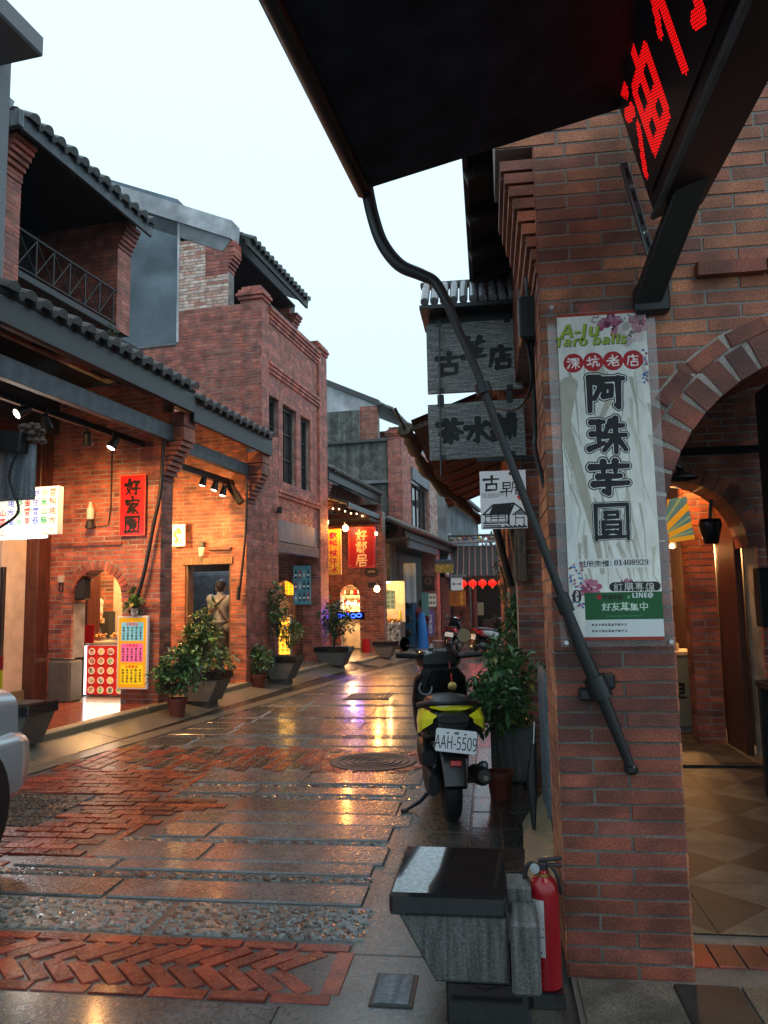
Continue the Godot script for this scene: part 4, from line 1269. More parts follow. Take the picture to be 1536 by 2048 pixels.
func row_beyond() -> void:
	var o := lthing("brick_shophouse", "low brick shophouse past the tower with a small tiled roof and metal awning", "building", 0, 0, 0)
	tile_roof(o, 0.12, 4.62, -1.6, 5.35, 18.1, 23.0, {"seed": 41})
	boxpart("fascia_board", M.wood_black, o, Vector3(0.06, 4.48, -20.5), Vector3(0.06, 0.22, 4.9), 0.005)
	boxpart("awning", M.black_metal, o, Vector3(0.0, 3.96, -20.85), Vector3(1.1, 0.05, 5.4), 0.008, Basis(Vector3(0, 0, 1), -0.32))
	boxpart("awning_fascia", M.black_metal, o, Vector3(0.52, 3.74, -20.85), Vector3(0.04, 0.14, 5.4), 0.005)
	wall(o, wxf(Vector3(-0.55, 0, 0), ALONG), 18.1, 23.4, 3.9, 4.6, [], {"seed": 42, "cols": RED, "thick": 0.2})
	stepped(o, wxf(Vector3(0, 0, -18.1), 0), -0.5, -0.1, 3.9, [[0.07, 0, 0.03, 0.01], [0.07, 0, 0.06, 0.01], [0.07, 0, 0.09, 0.01], [0.07, 0, 0.12, 0.01], [0.07, 0, 0.15, 0.01], [0.07, 0, 0.18, 0.01]], 0.3)
	stepped(o, wxf(Vector3(0, 0, -22.8), 0), -0.5, -0.1, 3.9, [[0.07, 0, 0.03, 0.01], [0.07, 0, 0.06, 0.01], [0.07, 0, 0.09, 0.01], [0.07, 0, 0.12, 0.01], [0.07, 0, 0.15, 0.01], [0.07, 0, 0.18, 0.01]], 0.3)
	wall(o, wxf(Vector3(0, 0, -21.2), 0), -1.5, 0.58, 0.05, 3.9, [["a", -0.38, 0.28, 0.05, 1.62]], {"seed": 43, "cols": RED, "thick": 0.35})
	arch_ring(o, wxf(Vector3(0, 0, -21.2), 0), -0.38, 1.62, 0.275, 13, 0.0, PI, 0.12, 0.35)
	shop_pier_side(o, 0.58, 21.2, 21.55, 0.05, 3.3, {"seed": 44})
	boxpart("shop_wall", M.wood_warm, o, Vector3(-1.5, 2.0, -19.7), Vector3(0.12, 4.0, 3.2), 0.0)
	boxpart("shop_wall", M.beige, o, Vector3(-0.9, 1.6, -23.4), Vector3(0.12, 3.2, 3.6), 0.0)
	boxpart("rear_wall", M.plaster_olive, o, Vector3(-1.9, 3.0, -20.7), Vector3(0.2, 5.0, 5.2), 0.0)
	boxpart("arcade_ceiling", M.wood_dark, o, Vector3(-0.6, 3.6, -22.2), Vector3(2.2, 0.08, 4.0), 0.0)

	o = lthing("plastered_house", "gray plastered house further along with brick corner piers and a barred window", "building", 0, 0, 0)
	var e1 := wxf(Vector3(0, 0, -23.5), 0)
	boxpart("side_wall", M.plaster_olive, o, Vector3(-1.9, 3.4, -24.0), Vector3(4.2, 6.0, 0.9), 0.0)
	boxpart("cornice", M.plaster_gray, o, Vector3(-1.75, 5.1, -23.5), Vector3(4.0, 0.1, 0.12), 0.01)
	boxpart("parapet", M.concrete, o, Vector3(-1.9, 6.42, -23.6), Vector3(4.5, 0.1, 0.3), 0.01)
	var wg := MB.new()
	wg.prism([Vector2(-4.5, 6.3), Vector2(-0.3, 6.3), Vector2(-0.2, 7.62), Vector2(-1.7, 8.35), Vector2(-4.5, 9.7)], -24.2, -23.85)
	part(wg, "gable_wall", M.plaster_white, o)
	var cp := MB.new()
	cp.prism([Vector2(-0.12, 7.6), Vector2(-4.5, 9.7), Vector2(-4.5, 9.86), Vector2(-0.12, 7.78)], -24.3, -23.8)
	part(cp, "gable_coping", M.tile, o)
	wall(o, wxf(Vector3(0, 0, -23.84), 0), -0.78, -0.2, 6.4, 7.62, [], {"seed": 51, "cols": RED, "thick": 0.3})
	var grey := MB.new()
	grey.box(Vector3(-2.7, 6.95, -23.8), Vector3(3.8, 1.1, 0.1))
	part(grey, "plaster_panel", M.plaster_olive, o)
	tile_roof(o, 0.2, 7.5, -2.6, 8.8, 23.9, 27.0, {"seed": 52})
	boxpart("terrace_back", M.dark_interior, o, Vector3(-1.5, 6.9, -25.4), Vector3(0.1, 1.3, 3.0), 0.0)
	wall(o, wxf(Vector3(0, 0, -26.6), 0), -1.6, 0.1, 6.4, 7.4, [], {"seed": 53, "cols": RED, "thick": 0.3})
	var front := wxf(Vector3(0.66, 0, 0), ALONG)
	wall(o, front, 23.5, 28.9, 3.3, 6.5, [["r", 24.7, 27.4, 3.75, 5.72]], {"seed": 54, "cols": ROSE, "thick": 0.3})
	wall(o, wxf(Vector3(0, 0, -23.44), 0), 0.22, 0.66, 3.2, 6.5, [], {"seed": 55, "cols": ROSE, "thick": 0.1})
	wall(o, wxf(Vector3(0.74, 0, 0), ALONG), 27.45, 28.9, 3.3, 5.7, [], {"seed": 56, "cols": PALE, "thick": 0.1})
	stepped(o, wxf(Vector3(0, 0, -23.4), 0), 0.2, 0.7, 6.5, [[0.07, 0.04, 0.04, 0.02], [0.07, 0.06, 0.06, 0.04], [0.07, 0.0, 0.0, 0.0], [0.07, -0.06, -0.06, 0.0]], 0.6, {"cols": RED})
	boxpart("sign_panel", M.panel_gray, o, Vector3(0.68, 5.52, -26.05), Vector3(0.1, 0.42, 2.7), 0.006)
	window_in(o, front, 24.7, 27.4, 3.75, 5.3, 4, 1, M.wood_dark)
	boxpart("unlit_room_sheet", M.dark_interior, o, Vector3(0.3, 4.5, -26.05), Vector3(0.04, 1.6, 2.8), 0.0)  # dark sheet behind the panes in place of an unlit room
	tile_roof(o, 1.3, 3.42, 0.6, 3.76, 21.6, 31.0, {"seed": 57, "red": 0.3})
	boxpart("fascia_board", M.steel_beam, o, Vector3(1.1, 3.1, -24.4), Vector3(0.08, 0.32, 4.6), 0.006)
	boxpart("fascia_board", M.wood_dark, o, Vector3(1.15, 3.28, -26.2), Vector3(0.06, 0.2, 9.2), 0.006)
	boxpart("arcade_ceiling", M.wood_black, o, Vector3(0.2, 3.2, -26.4), Vector3(2.0, 0.06, 9.0), 0.0)
	wall(o, wxf(Vector3(0, 0, -26.9), 0), 0.52, 1.02, -0.1, 3.2, [], {"seed": 58, "cols": ROSE, "thick": 0.6})
	shop_pier_side(o, 1.02, 26.9, 27.5, -0.1, 3.2, {"seed": 59})
	wall(o, wxf(Vector3(0, 0, -23.5), 0), -0.35, 0.1, -0.05, 3.2, [], {"seed": 60, "cols": RED, "thick": 0.5})
	wall(o, wxf(Vector3(0, 0, -30.0), 0), 0.9, 1.7, -0.2, 3.3, [], {"seed": 61, "cols": RED, "thick": 0.5})
	boxpart("shop_wall", M.wood_warm, o, Vector3(-0.5, 1.5, -27.5), Vector3(0.2, 3.2, 7.5), 0.0)
	boxpart("doorway", M.dark_interior, o, Vector3(0.7, 1.5, -29.5), Vector3(0.8, 3.0, 0.2), 0.0)  # solid dark block, its colour standing for a shaded opening

	o = lthing("gray_house", "gray two-storey house at the far end of the left row with shuttered windows", "building", 0, 0, 0)
	boxpart("upper_wall", M.plaster_gray, o, Vector3(-0.6, 4.7, -34.0), Vector3(3.2, 2.2, 9.4), 0.0)
	for k in 4:
		window_in(o, wxf(Vector3(1.06, 0, 0), ALONG), 29.9 + k * 2.2, 31.3 + k * 2.2, 3.9, 5.1, 2, 1, M.wood_dark)
	boxpart("parapet", M.concrete, o, Vector3(1.0, 5.78, -34.0), Vector3(0.4, 0.14, 9.5), 0.01)
	boxpart("canopy_slab", M.concrete, o, Vector3(1.3, 5.2, -34.0), Vector3(0.5, 0.08, 9.5), 0.01)
	boxpart("white_gable", M.plaster_white, o, Vector3(-1.2, 6.6, -30.6), Vector3(3.0, 2.2, 0.3), 0.0)
	boxpart("lower_wall", M.plaster_olive, o, Vector3(-0.6, 1.6, -36.0), Vector3(3.0, 4.0, 5.0), 0.0)

func nearest_left() -> void:
	var o := lthing("gray_stone_house", "gray stone-clad building at the left edge of the photo with a flat concrete canopy slab", "building", 0, 0, 0)
	boxpart("stone_pier", M.granite_col, o, Vector3(0.15, 3.6, -6.65), Vector3(0.5, 7.2, 0.5), 0.02)
	boxpart("stone_wall", M.granite_col, o, Vector3(-1.6, 5.6, -4.4), Vector3(3.6, 4.0, 4.0), 0.01)
	boxpart("canopy_slab", M.granite_col, o, Vector3(-0.6, 7.0, -4.7), Vector3(3.0, 0.22, 4.1), 0.02)
	boxpart("stone_pier", M.granite_col, o, Vector3(0.15, 1.8, -2.8), Vector3(0.5, 3.7, 0.5), 0.02)
	boxpart("upper_block", M.plaster_gray, o, Vector3(-1.5, 8.2, -4.5), Vector3(3.4, 2.2, 4.2), 0.02)
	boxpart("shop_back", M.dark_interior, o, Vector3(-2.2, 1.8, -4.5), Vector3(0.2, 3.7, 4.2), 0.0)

func temple() -> void:
	var o := thing("temple", "small temple closing the street with a red ridged tile roof and dark open front", "building", Vector3(0.15, gy(-28.0), -28.0))
	smat("roof_line", Color(0.24, 0.12, 0.1), 0.4, "blotch", 3.0)
	smat("roof_dark", Color(0.02, 0.019, 0.02), 0.8, "grain", 2.0)
	# roof slopes towards the street; ridges of tile run down it
	var n := 15
	for k in n:
		var x := -1.62 + 3.24 * (k + 0.5) / n
		var m := MB.new()
		m.tube([Vector3(x, 2.52, 0.12), Vector3(x, 2.78, -0.35), Vector3(x, 3.7, -1.4)], 0.03, 6)
		part(m, "roof_tile", M.roof_line, o)
	var b := MB.new()
	b.quad(Vector3(-1.65, 2.5, 0.1), Vector3(1.65, 2.5, 0.1), Vector3(1.62, 2.77, -0.35), Vector3(-1.62, 2.77, -0.35))
	b.quad(Vector3(-1.62, 2.77, -0.35), Vector3(1.62, 2.77, -0.35), Vector3(1.55, 3.7, -1.4), Vector3(-1.55, 3.7, -1.4))
	part(b, "roof", M.roof_dark, o)
	boxpart("ridge", M.plaster_gray, o, Vector3(0, 3.86, -1.42), Vector3(3.3, 0.1, 0.2), 0.02)
	boxpart("ridge", M.tile, o, Vector3(0, 4.1, -1.42), Vector3(3.4, 0.07, 0.24), 0.02)
	var r := RandomNumberGenerator.new(); r.seed = 4
	var fr := MB.new()
	for k in 160:
		fr.col = [Color(0.3, 0.05, 0.03), Color(0.05, 0.15, 0.06), Color(0.5, 0.4, 0.1), Color(0.5, 0.5, 0.5), Color(0.06, 0.1, 0.2), Color(0.35, 0.1, 0.1)][r.randi() % 6]
		fr.ball(Vector3(r.randf_range(-1.6, 1.6), 3.98 + r.randf_range(-0.07, 0.08), -1.36 + r.randf_range(-0.04, 0.04)), Vector3(0.05, 0.04, 0.04) * r.randf_range(0.6, 1.3), 6, 4)
	part(fr, "ceramic_frieze", M.petal, o, "stuff")
	for sg in [-1, 1]:
		tubepart("gable_ridge", M.plaster_white, o, [Vector3(sg * 1.66, 2.55, 0.1), Vector3(sg * 1.64, 2.85, -0.35), Vector3(sg * 1.6, 3.8, -1.4)], 0.07, 8)
		var sw := MB.new()
		sw.tube([Vector3(sg * 1.55, 4.12, -1.42), Vector3(sg * 1.75, 4.18, -1.42), Vector3(sg * 1.95, 4.34, -1.42)], [0.07, 0.06, 0.02], 7)
		part(sw, "ridge_tail", M.plaster_white, o)
		boxpart("side_wall", M.tile_red, o, Vector3(sg * 1.75, 1.2, -1.0), Vector3(0.3, 2.6, 1.9), 0.01)
		tubepart("column", M.wood_red, o, [Vector3(sg * 0.7, -0.1, -0.1), Vector3(sg * 0.7, 2.5, -0.1)], 0.1, 12)
	boxpart("eave_beam", M.wood_dark, o, Vector3(0, 2.4, 0.0), Vector3(3.2, 0.16, 0.12), 0.01)
	boxpart("back_wall", M.wood_dark, o, Vector3(0, 1.2, -3.2), Vector3(3.4, 3.0, 0.1), 0.0)
	boxpart("side_room", M.dark_interior, o, Vector3(-1.6, 1.2, -2.4), Vector3(0.1, 3.0, 1.6), 0.0)
	boxpart("side_room", M.dark_interior, o, Vector3(1.6, 1.2, -2.4), Vector3(0.1, 3.0, 1.6), 0.0)
	boxpart("altar_table", M.wood_warm, o, Vector3(0.1, 0.5, -2.0), Vector3(1.1, 0.8, 0.5), 0.02)
	boxpart("notice_board", M.cream, o, Vector3(-0.55, 1.3, -2.9), Vector3(0.3, 0.5, 0.04), 0.0)
	boxpart("notice_board", M.cream, o, Vector3(0.75, 1.15, -2.9), Vector3(0.25, 0.45, 0.04), 0.0)

# ---------- the right-hand side ----------
func right_building() -> void:
	var o := thing("brick_arcade_building", "red brick building on the right whose arch wall and poster pillar face the street", "building")
	var f := wxf(Vector3(0, 0, -3.2), 0)
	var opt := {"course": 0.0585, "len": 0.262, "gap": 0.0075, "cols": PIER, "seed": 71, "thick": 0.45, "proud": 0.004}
	var cuts := [["a", 1.43, 0.83, 1.7, 1.7], ["r", 0.715, 2.145, 0.0, 1.7]]
	opt["mortar"] = "mortar_dark"
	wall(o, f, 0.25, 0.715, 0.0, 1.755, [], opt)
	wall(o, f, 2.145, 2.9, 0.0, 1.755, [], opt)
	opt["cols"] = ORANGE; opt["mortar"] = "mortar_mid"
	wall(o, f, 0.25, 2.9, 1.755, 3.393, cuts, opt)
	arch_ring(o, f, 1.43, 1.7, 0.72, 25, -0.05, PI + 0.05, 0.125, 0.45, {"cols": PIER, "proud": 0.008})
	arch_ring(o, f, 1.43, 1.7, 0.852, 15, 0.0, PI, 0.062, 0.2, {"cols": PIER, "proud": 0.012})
	var jl := opt.duplicate(); jl["seed"] = 72; jl["thick"] = 0.1
	wall(o, wxf(Vector3(0.716, 0, 0), PI / 2), 3.2, 3.64, 0.0, 1.7, [], jl)
	jl["seed"] = 73
	wall(o, wxf(Vector3(0.25, 0, 0), -PI / 2), -3.65, -3.2, 0.0, 3.393, [], jl)
	jl = opt.duplicate(); jl["seed"] = 74
	wall(o, f, 0.085, 2.9, 3.393, 6.2, [], jl)
	var st := []
	for k in 9: st.append([0.0585, 0.0165 * (k + 1), 0.0, 0.0])
	stepped(o, f, 0.25, 0.5, 2.82, st, 0.6, {"cols": ORANGE})
	for k in 6: brick(o, Transform3D(Basis(Vector3(0.27, 0, 0), Vector3(0, 0.062, 0), Vector3(0, 0, 0.08)), Vector3(1.02 + k * 0.28, 2.775, -3.2 + 0.005)), PIER[k % 4], "brick")
	# inside the arcade: a second arch wall, piers, floor and ceiling
	var f2 := wxf(Vector3(0, 0, -7.1), 0)
	wall(o, f2, 0.25, 3.0, 0.0, 3.6, [["a", 1.65, 0.68, 0.0, 1.86]], {"seed": 81, "cols": RED, "thick": 0.4})
	arch_ring(o, f2, 1.65, 1.86, 0.6, 19, 0.0, PI, 0.14, 0.4, {"cols": RED})
	boxpart("ledge", M.wood_black, o, Vector3(1.6, 2.72, -7.07), Vector3(2.2, 0.06, 0.07), 0.005)
	var st2 := []
	for k in 10: st2.append([0.066, 0.055 * (k + 1), 0.0, 0.0])
	stepped(o, f2, 0.25, 0.7, 3.3, st2, 0.4, {"cols": RED})
	stepped(o, f2, -0.3, 0.7, 3.96, [[0.08, 0.05, 0, 0.02], [0.08, 0.2, 0, 0.02], [0.08, 0.26, 0, 0.02]], 0.4, {"cols": RED})
	wall(o, wxf(Vector3(0, 0, -8.0), 0), 1.97, 2.22, 0.0, 3.2, [], {"seed": 82, "cols": RED, "thick": 0.25})
	wall(o, wxf(Vector3(1.97, 0, 0), -PI / 2), -8.25, -8.0, 0.0, 3.2, [], {"seed": 83, "cols": RED, "thick": 0.05})
	boxpart("door_panel", M.wood_red, o, Vector3(2.27, 1.3, -7.75), Vector3(0.06, 2.6, 0.6), 0.006)
	wall(o, wxf(Vector3(0, 0, -11.6), 0), 0.6, 4.2, 0.0, 3.2, [], {"seed": 84, "cols": RED, "thick": 0.2})
	boxpart("shop_wall", M.wood_black, o, Vector3(2.42, 1.6, -5.3), Vector3(0.1, 3.2, 3.4), 0.0)
	for k in 7: tubepart("iron_lattice", M.iron, o, curve([Vector3(2.34, 2.2, -4.0 - k * 0.4), Vector3(2.34, 2.45, -4.15 - k * 0.4), Vector3(2.34, 2.7, -4.0 - k * 0.4), Vector3(2.34, 2.95, -4.15 - k * 0.4)], 4), 0.012, 5)
	boxpart("shop_wall", M.wood_dark, o, Vector3(2.5, 1.6, -9.6), Vector3(0.1, 3.2, 3.4), 0.0)
	boxpart("arcade_ceiling", M.wood_dark, o, Vector3(1.85, 3.5, -7.6), Vector3(2.9, 0.1, 8.0), 0.0)
	boxpart("brick_core", M.mortar_dark, o, Vector3(1.6, 5.0, -5.4), Vector3(2.6, 2.6, 3.6), 0.0)
	# upper eave over the street
	var so := MB.new()
	so.quad(Vector3(0.7, 4.75, -3.7), Vector3(0.7, 4.75, -9.2), Vector3(-0.06, 4.45, -9.2), Vector3(-0.06, 4.45, -3.7))
	part(so, "soffit", M.wood_dark, o)
	boxpart("eave_board", M.wood_dark, o, Vector3(-0.07, 4.5, -6.45), Vector3(0.04, 0.16, 5.5), 0.004)
	for k in 9: boxpart("rafter", M.wood_dark, o, Vector3(0.3, 4.53, -3.9 - k * 0.62), Vector3(0.8, 0.09, 0.07), 0.004, Basis(Vector3(0, 0, 1), 0.37))
	wall(o, wxf(Vector3(0.3, 0, 0), -PI / 2), -9.2, -3.65, 3.4, 4.7, [], {"seed": 86, "cols": PIER, "thick": 0.2, "mortar": "mortar_dark"})
	smat("wet_sheen_tile", Color(0.3, 0.31, 0.33), 0.18, "blotch", 3.0)  # wet gloss; paler than the other tiles, sky sheen put into the colour
	# tiled cap over the corbelled end
	for k in 11:
		var m := MB.new()
		m.tube([Vector3(-0.5 + k * 0.088, 4.15, -6.76), Vector3(-0.5 + k * 0.088, 4.42, -7.06)], 0.04, 9)
		part(m, "roof_tile", M.wet_sheen_tile, o)
	boxpart("cap_board", M.wood_black, o, Vector3(-0.06, 4.1, -6.9), Vector3(0.98, 0.04, 0.3), 0.004)
	boxpart("cap_ridge", M.tile, o, Vector3(-0.06, 4.44, -7.1), Vector3(1.0, 0.05, 0.1), 0.01)
	boxpart("dark_eave_board", M.wood_black, o, Vector3(-0.05, 4.05, -6.98), Vector3(0.86, 0.18, 0.06), 0.004)  # plain dark board under the tiled cap
	# lower awning further along
	var aw := MB.new()
	aw.quad(Vector3(0.5, 4.0, -8.8), Vector3(0.5, 4.0, -17.0), Vector3(-0.85, 3.5, -17.0), Vector3(-0.85, 3.5, -8.8))
	aw.quad(Vector3(0.5, 4.04, -8.8), Vector3(-0.85, 3.54, -8.8), Vector3(-0.85, 3.54, -17.0), Vector3(0.5, 4.04, -17.0))
	part(aw, "awning", M.wood_warm, o)
	for k in 9: boxpart("awning_rib", M.wood_warm, o, Vector3(-0.18, 3.70, -8.9 - k * 0.98), Vector3(1.4, 0.06, 0.06), 0.004, Basis(Vector3(0, 0, 1), 0.355))
	wall(o, wxf(Vector3(0.28, 0, 0), -PI / 2), -20.0, -7.5, 0.0, 4.0, [["r", -11.0, -8.0, 0.0, 2.6], ["r", -15.5, -12.0, 0.0, 2.6]], {"seed": 88, "cols": RED, "thick": 0.3})
	boxpart("shop_shade_board", M.dark_interior, o, Vector3(0.9, 1.4, -11.8), Vector3(0.1, 2.8, 8.0), 0.0)  # near-black board standing for the shade inside the shop
	boxpart("far_block", M.plaster_gray, o, Vector3(2.2, 2.6, -20.0), Vector3(3.4, 5.6, 3.0), 0.0)

	var fl := thing("arcade_floor", "right-hand arcade floor of beige stone with dark brown diamonds and a red brick border", "floor")
	fl.set_meta("kind", "structure")
	var under := MB.new()
	under.quad(Vector3(0.26, 0.004, -2.2), Vector3(4.5, 0.004, -2.2), Vector3(4.5, 0.004, -11.6), Vector3(0.26, 0.004, -11.6))
	part(under, "floor_bed", M.mortar_dark, fl)
	# diamonds: rows of four triangles each
	var pit := 0.62
	for ix in range(0, 5):
		for iz in range(0, 6):
			var x0 := 0.3 + ix * pit; var z0 := -3.62 - iz * pit
			var c := Vector3(x0 + pit / 2, 0.012, z0 - pit / 2)
			var cs := [Vector3(x0, 0.012, z0), Vector3(x0 + pit, 0.012, z0), Vector3(x0 + pit, 0.012, z0 - pit), Vector3(x0, 0.012, z0 - pit)]
			if x0 + pit > 3.5: continue
			for e in 4:
				var m := MB.new()
				var a: Vector3 = cs[e].lerp(c, 0.006); var b: Vector3 = cs[(e + 1) % 4].lerp(c, 0.006)
				m.tri(a, b, c)
				part(m, "floor_tile", M.floor_brown if e % 2 == 1 else M.floor_beige, fl)
	for k in 12:
		for j in 2:
			brick(fl, Transform3D(Basis(Vector3(0.1, 0, 0), Vector3(0, 0, -0.21), Vector3(0, 0.04, 0)), Vector3(0.78 + k * 0.108, -0.006, -3.3 - j * 0.0 - 0.12)), PAVE[(k * 5 + j) % 6], "brick", "paving_brick")
	for e in [[0.28, 0.62], [0.63, 0.86], [0.87, 1.6], [1.61, 2.4]]:
		boxpart("stone_slab", M.floor_beige if e[0] != 0.63 else M.floor_brown, fl, Vector3((e[0] + e[1]) / 2, 0.0, -2.98), Vector3(e[1] - e[0], 0.03, 0.36), 0.003)
		boxpart("stone_slab", M.floor_brown, fl, Vector3((e[0] + e[1]) / 2, 0.0, -2.55), Vector3(e[1] - e[0], 0.03, 0.46), 0.003)
	boxpart("red_tile", M.tile_red, fl, Vector3(1.05, 0.018, -2.86), Vector3(0.26, 0.012, 0.14), 0.003)
	boxpart("threshold", M.floor_brown, fl, Vector3(1.55, 0.02, -7.0), Vector3(1.6, 0.03, 0.14), 0.005)
	boxpart("stone_slab", M.floor_beige, fl, Vector3(1.8, 0.0, -9.3), Vector3(2.6, 0.03, 4.4), 0.003)

func canopy_and_sign() -> void:
	var o := thing("metal_canopy", "big black metal canopy overhead at the top with a gutter along its edge", "canopy")
	var a0 := Vector3(-0.44, 3.17, -3.02); var b0 := Vector3(0.62, 3.42, -3.02)
	var a1 := Vector3(-0.64, 3.17, -0.8); var b1 := Vector3(1.0, 3.55, -0.8)
	var m := MB.new()
	var t := Vector3(0, 0.05, 0)
	m.quad(a1, a0, b0, b1)
	m.quad(a0 + t, a1 + t, b1 + t, b0 + t)
	m.quad(a0 + t, b0 + t, b0, a0)
	m.quad(a1, b1, b1 + t, a1 + t)
	part(m, "canopy_sheet", M.canopy, o)
	var g := tubepart("gutter", M.black_metal, o, [a0 + Vector3(-0.03, -0.0, -0.02), a1 + Vector3(-0.03, 0, 0)], 0.035, 8)
	tubepart("gutter_lip", M.steel_beam, g, [a0 + Vector3(-0.072, 0.03, 0), a1 + Vector3(-0.072, 0.03, 0)], 0.006, 5)
	var led := thing("led_sign", "long black sign board with red lit dot-matrix characters under the canopy", "sign", Vector3(0.69, 2.95, -3.02))
	led.rotation.z = 0.235
	boxpart("housing", M.black_metal, led, Vector3(0.1, 0.32, 1.22), Vector3(0.19, 0.68, 2.44), 0.008)
	boxpart("edge_trim", M.steel_beam, led, Vector3(0.0, -0.012, 1.22), Vector3(0.025, 0.02, 2.44), 0.004)
	# the dots: characters drawn coarse, then each cell shown as one diode
	var cells_x := 210; var cells_y := 48
	var lo := canvas(cells_x, cells_y, Color.BLACK)
	row(lo, "油竹店", 4, 5, 37, 46, 2.4, Color.WHITE)
	var im := canvas(cells_x * 4, cells_y * 4, Color(0.006, 0.006, 0.008))
	for y in cells_y:
		for x in cells_x:
			var c := Color(1.0, 0.05, 0.06) if lo.get_pixel(x, y).r > 0.5 else Color(0.012, 0.01, 0.012)
			im.fill_rect(Rect2i(x * 4, y * 4 + (2 if x % 2 else 0), 3, 3), c)
	var fm := MB.new()
	var ln := 0.52 * cells_x / cells_y
	fm.quad(Vector3(-0.003, 0.06, 0.04), Vector3(-0.003, 0.06, 0.04 + ln), Vector3(-0.003, 0.58, 0.04 + ln), Vector3(-0.003, 0.58, 0.04))
	part(fm, "led_screen", tmat(im, 0.4, 0.75), led)
	var al := AreaLight3D.new()
	al.name = "led_glow"; al.light_color = Color(1, 0.1, 0.08); al.light_energy = 0.01; al.area_size = Vector2(1.2, 0.4); al.shadow_enabled = true
	add_child(al)
	al.position = Vector3(0.6, 3.2, -2.3); al.rotation = Vector3(-0.25, PI / 2, 0)
	var s := thing("sign_strut", "black flat steel strut bracing the lit sign against the brick wall", "strut")
	boxpart("strut_bar", M.black_metal, s, Vector3(0.86, 3.16, -2.62), Vector3(0.11, 1.55, 0.05), 0.006, Basis(Vector3(1, 0, 0), 0.82) * Basis(Vector3(0, 0, 1), -0.24))
	boxpart("foot_plate", M.black_metal, s, Vector3(0.7, 2.66, -3.17), Vector3(0.14, 0.12, 0.05), 0.01)
	var br := thing("slotted_bracket", "slotted steel angle bracket left of the strut under the lit sign", "bracket", Vector3(0.655, 3.02, -3.12))
	br.rotation = Vector3(0.1, 0, 0.24)
	boxpart("angle", M.alloy, br, Vector3.ZERO, Vector3(0.03, 0.42, 0.03), 0.003)
	for k in 4: boxpart("slot", M.black_metal, br, Vector3(0, -0.14 + k * 0.1, 0.0155), Vector3(0.01, 0.045, 0.003), 0.001)
	for k in 2: boxpart("bolt", M.steel, br, Vector3(0, -0.1 + k * 0.2, 0.02), Vector3(0.016, 0.016, 0.012), 0.004)

	var pts := curve([Vector3(-0.46, 3.2, -3.05), Vector3(-0.44, 3.08, -3.08), Vector3(-0.4, 2.95, -3.08), Vector3(-0.33, 2.85, -3.08), Vector3(-0.24, 2.8, -3.08), Vector3(-0.18, 2.76, -3.08), Vector3(-0.13, 2.66, -3.08), Vector3(-0.09, 2.55, -3.09), Vector3(-0.025, 2.38, -3.09), Vector3(0.08, 2.06, -3.1), Vector3(0.2, 1.7, -3.1), Vector3(0.29, 1.42, -3.11)], 5)
	var dp := thing("downpipe", "bent black drainpipe running from the canopy gutter down across the poster", "pipe")
	var pr := []
	for k in pts.size(): pr.append(lerpf(0.028, 0.0175, clampf((k - 14) / 22.0, 0.0, 1.0)))
	tubepart("pipe", M.plastic_black, dp, pts, pr, 10)
	tubepart("lower_pipe", M.plastic_black, dp, [Vector3(0.285, 1.43, -3.11), Vector3(0.35, 1.24, -3.12), Vector3(0.41, 1.09, -3.13), Vector3(0.515, 0.8, -3.16)], [0.021, 0.027, 0.027, 0.018], 10)
	tubepart("collar", M.plastic_black, dp, [Vector3(0.275, 1.46, -3.11), Vector3(0.3, 1.39, -3.115)], 0.031, 10)
	tubepart("collar", M.plastic_black, dp, [Vector3(-0.005, 2.32, -3.09), Vector3(0.008, 2.28, -3.09)], 0.034, 10)
	tubepart("strap", M.black_metal, dp, [Vector3(0.39, 1.14, -3.13), Vector3(0.42, 1.06, -3.13)], 0.043, 10)
	boxpart("strap_ear", M.black_metal, dp, Vector3(0.38, 1.07, -3.17), Vector3(0.09, 0.05, 0.05), 0.008)
	boxpart("strap_ear", M.black_metal, dp, Vector3(0.45, 1.12, -3.17), Vector3(0.05, 0.06, 0.05), 0.008)
	boxpart("pipe_end", M.black_metal, dp, Vector3(0.52, 0.785, -3.17), Vector3(0.05, 0.04, 0.05), 0.012)

# ---------- signs and print ----------
func blossom(im: Image, x: float, y: float, r: float, c: Color, rr: RandomNumberGenerator) -> void:
	for k in 26:
		var a := rr.randf() * TAU; var d := r * sqrt(rr.randf())
		dab(im, x + cos(a) * d, y + sin(a) * d * 0.8, r * rr.randf_range(0.18, 0.38), c.lerp(Color(0.9, 0.82, 0.84), rr.randf() * 0.55).darkened(rr.randf() * 0.25))
	for k in 5: dab(im, x + rr.randf_range(-1, 1) * r * 0.3, y + rr.randf_range(-1, 1) * r * 0.3, r * 0.12, c.darkened(0.5))

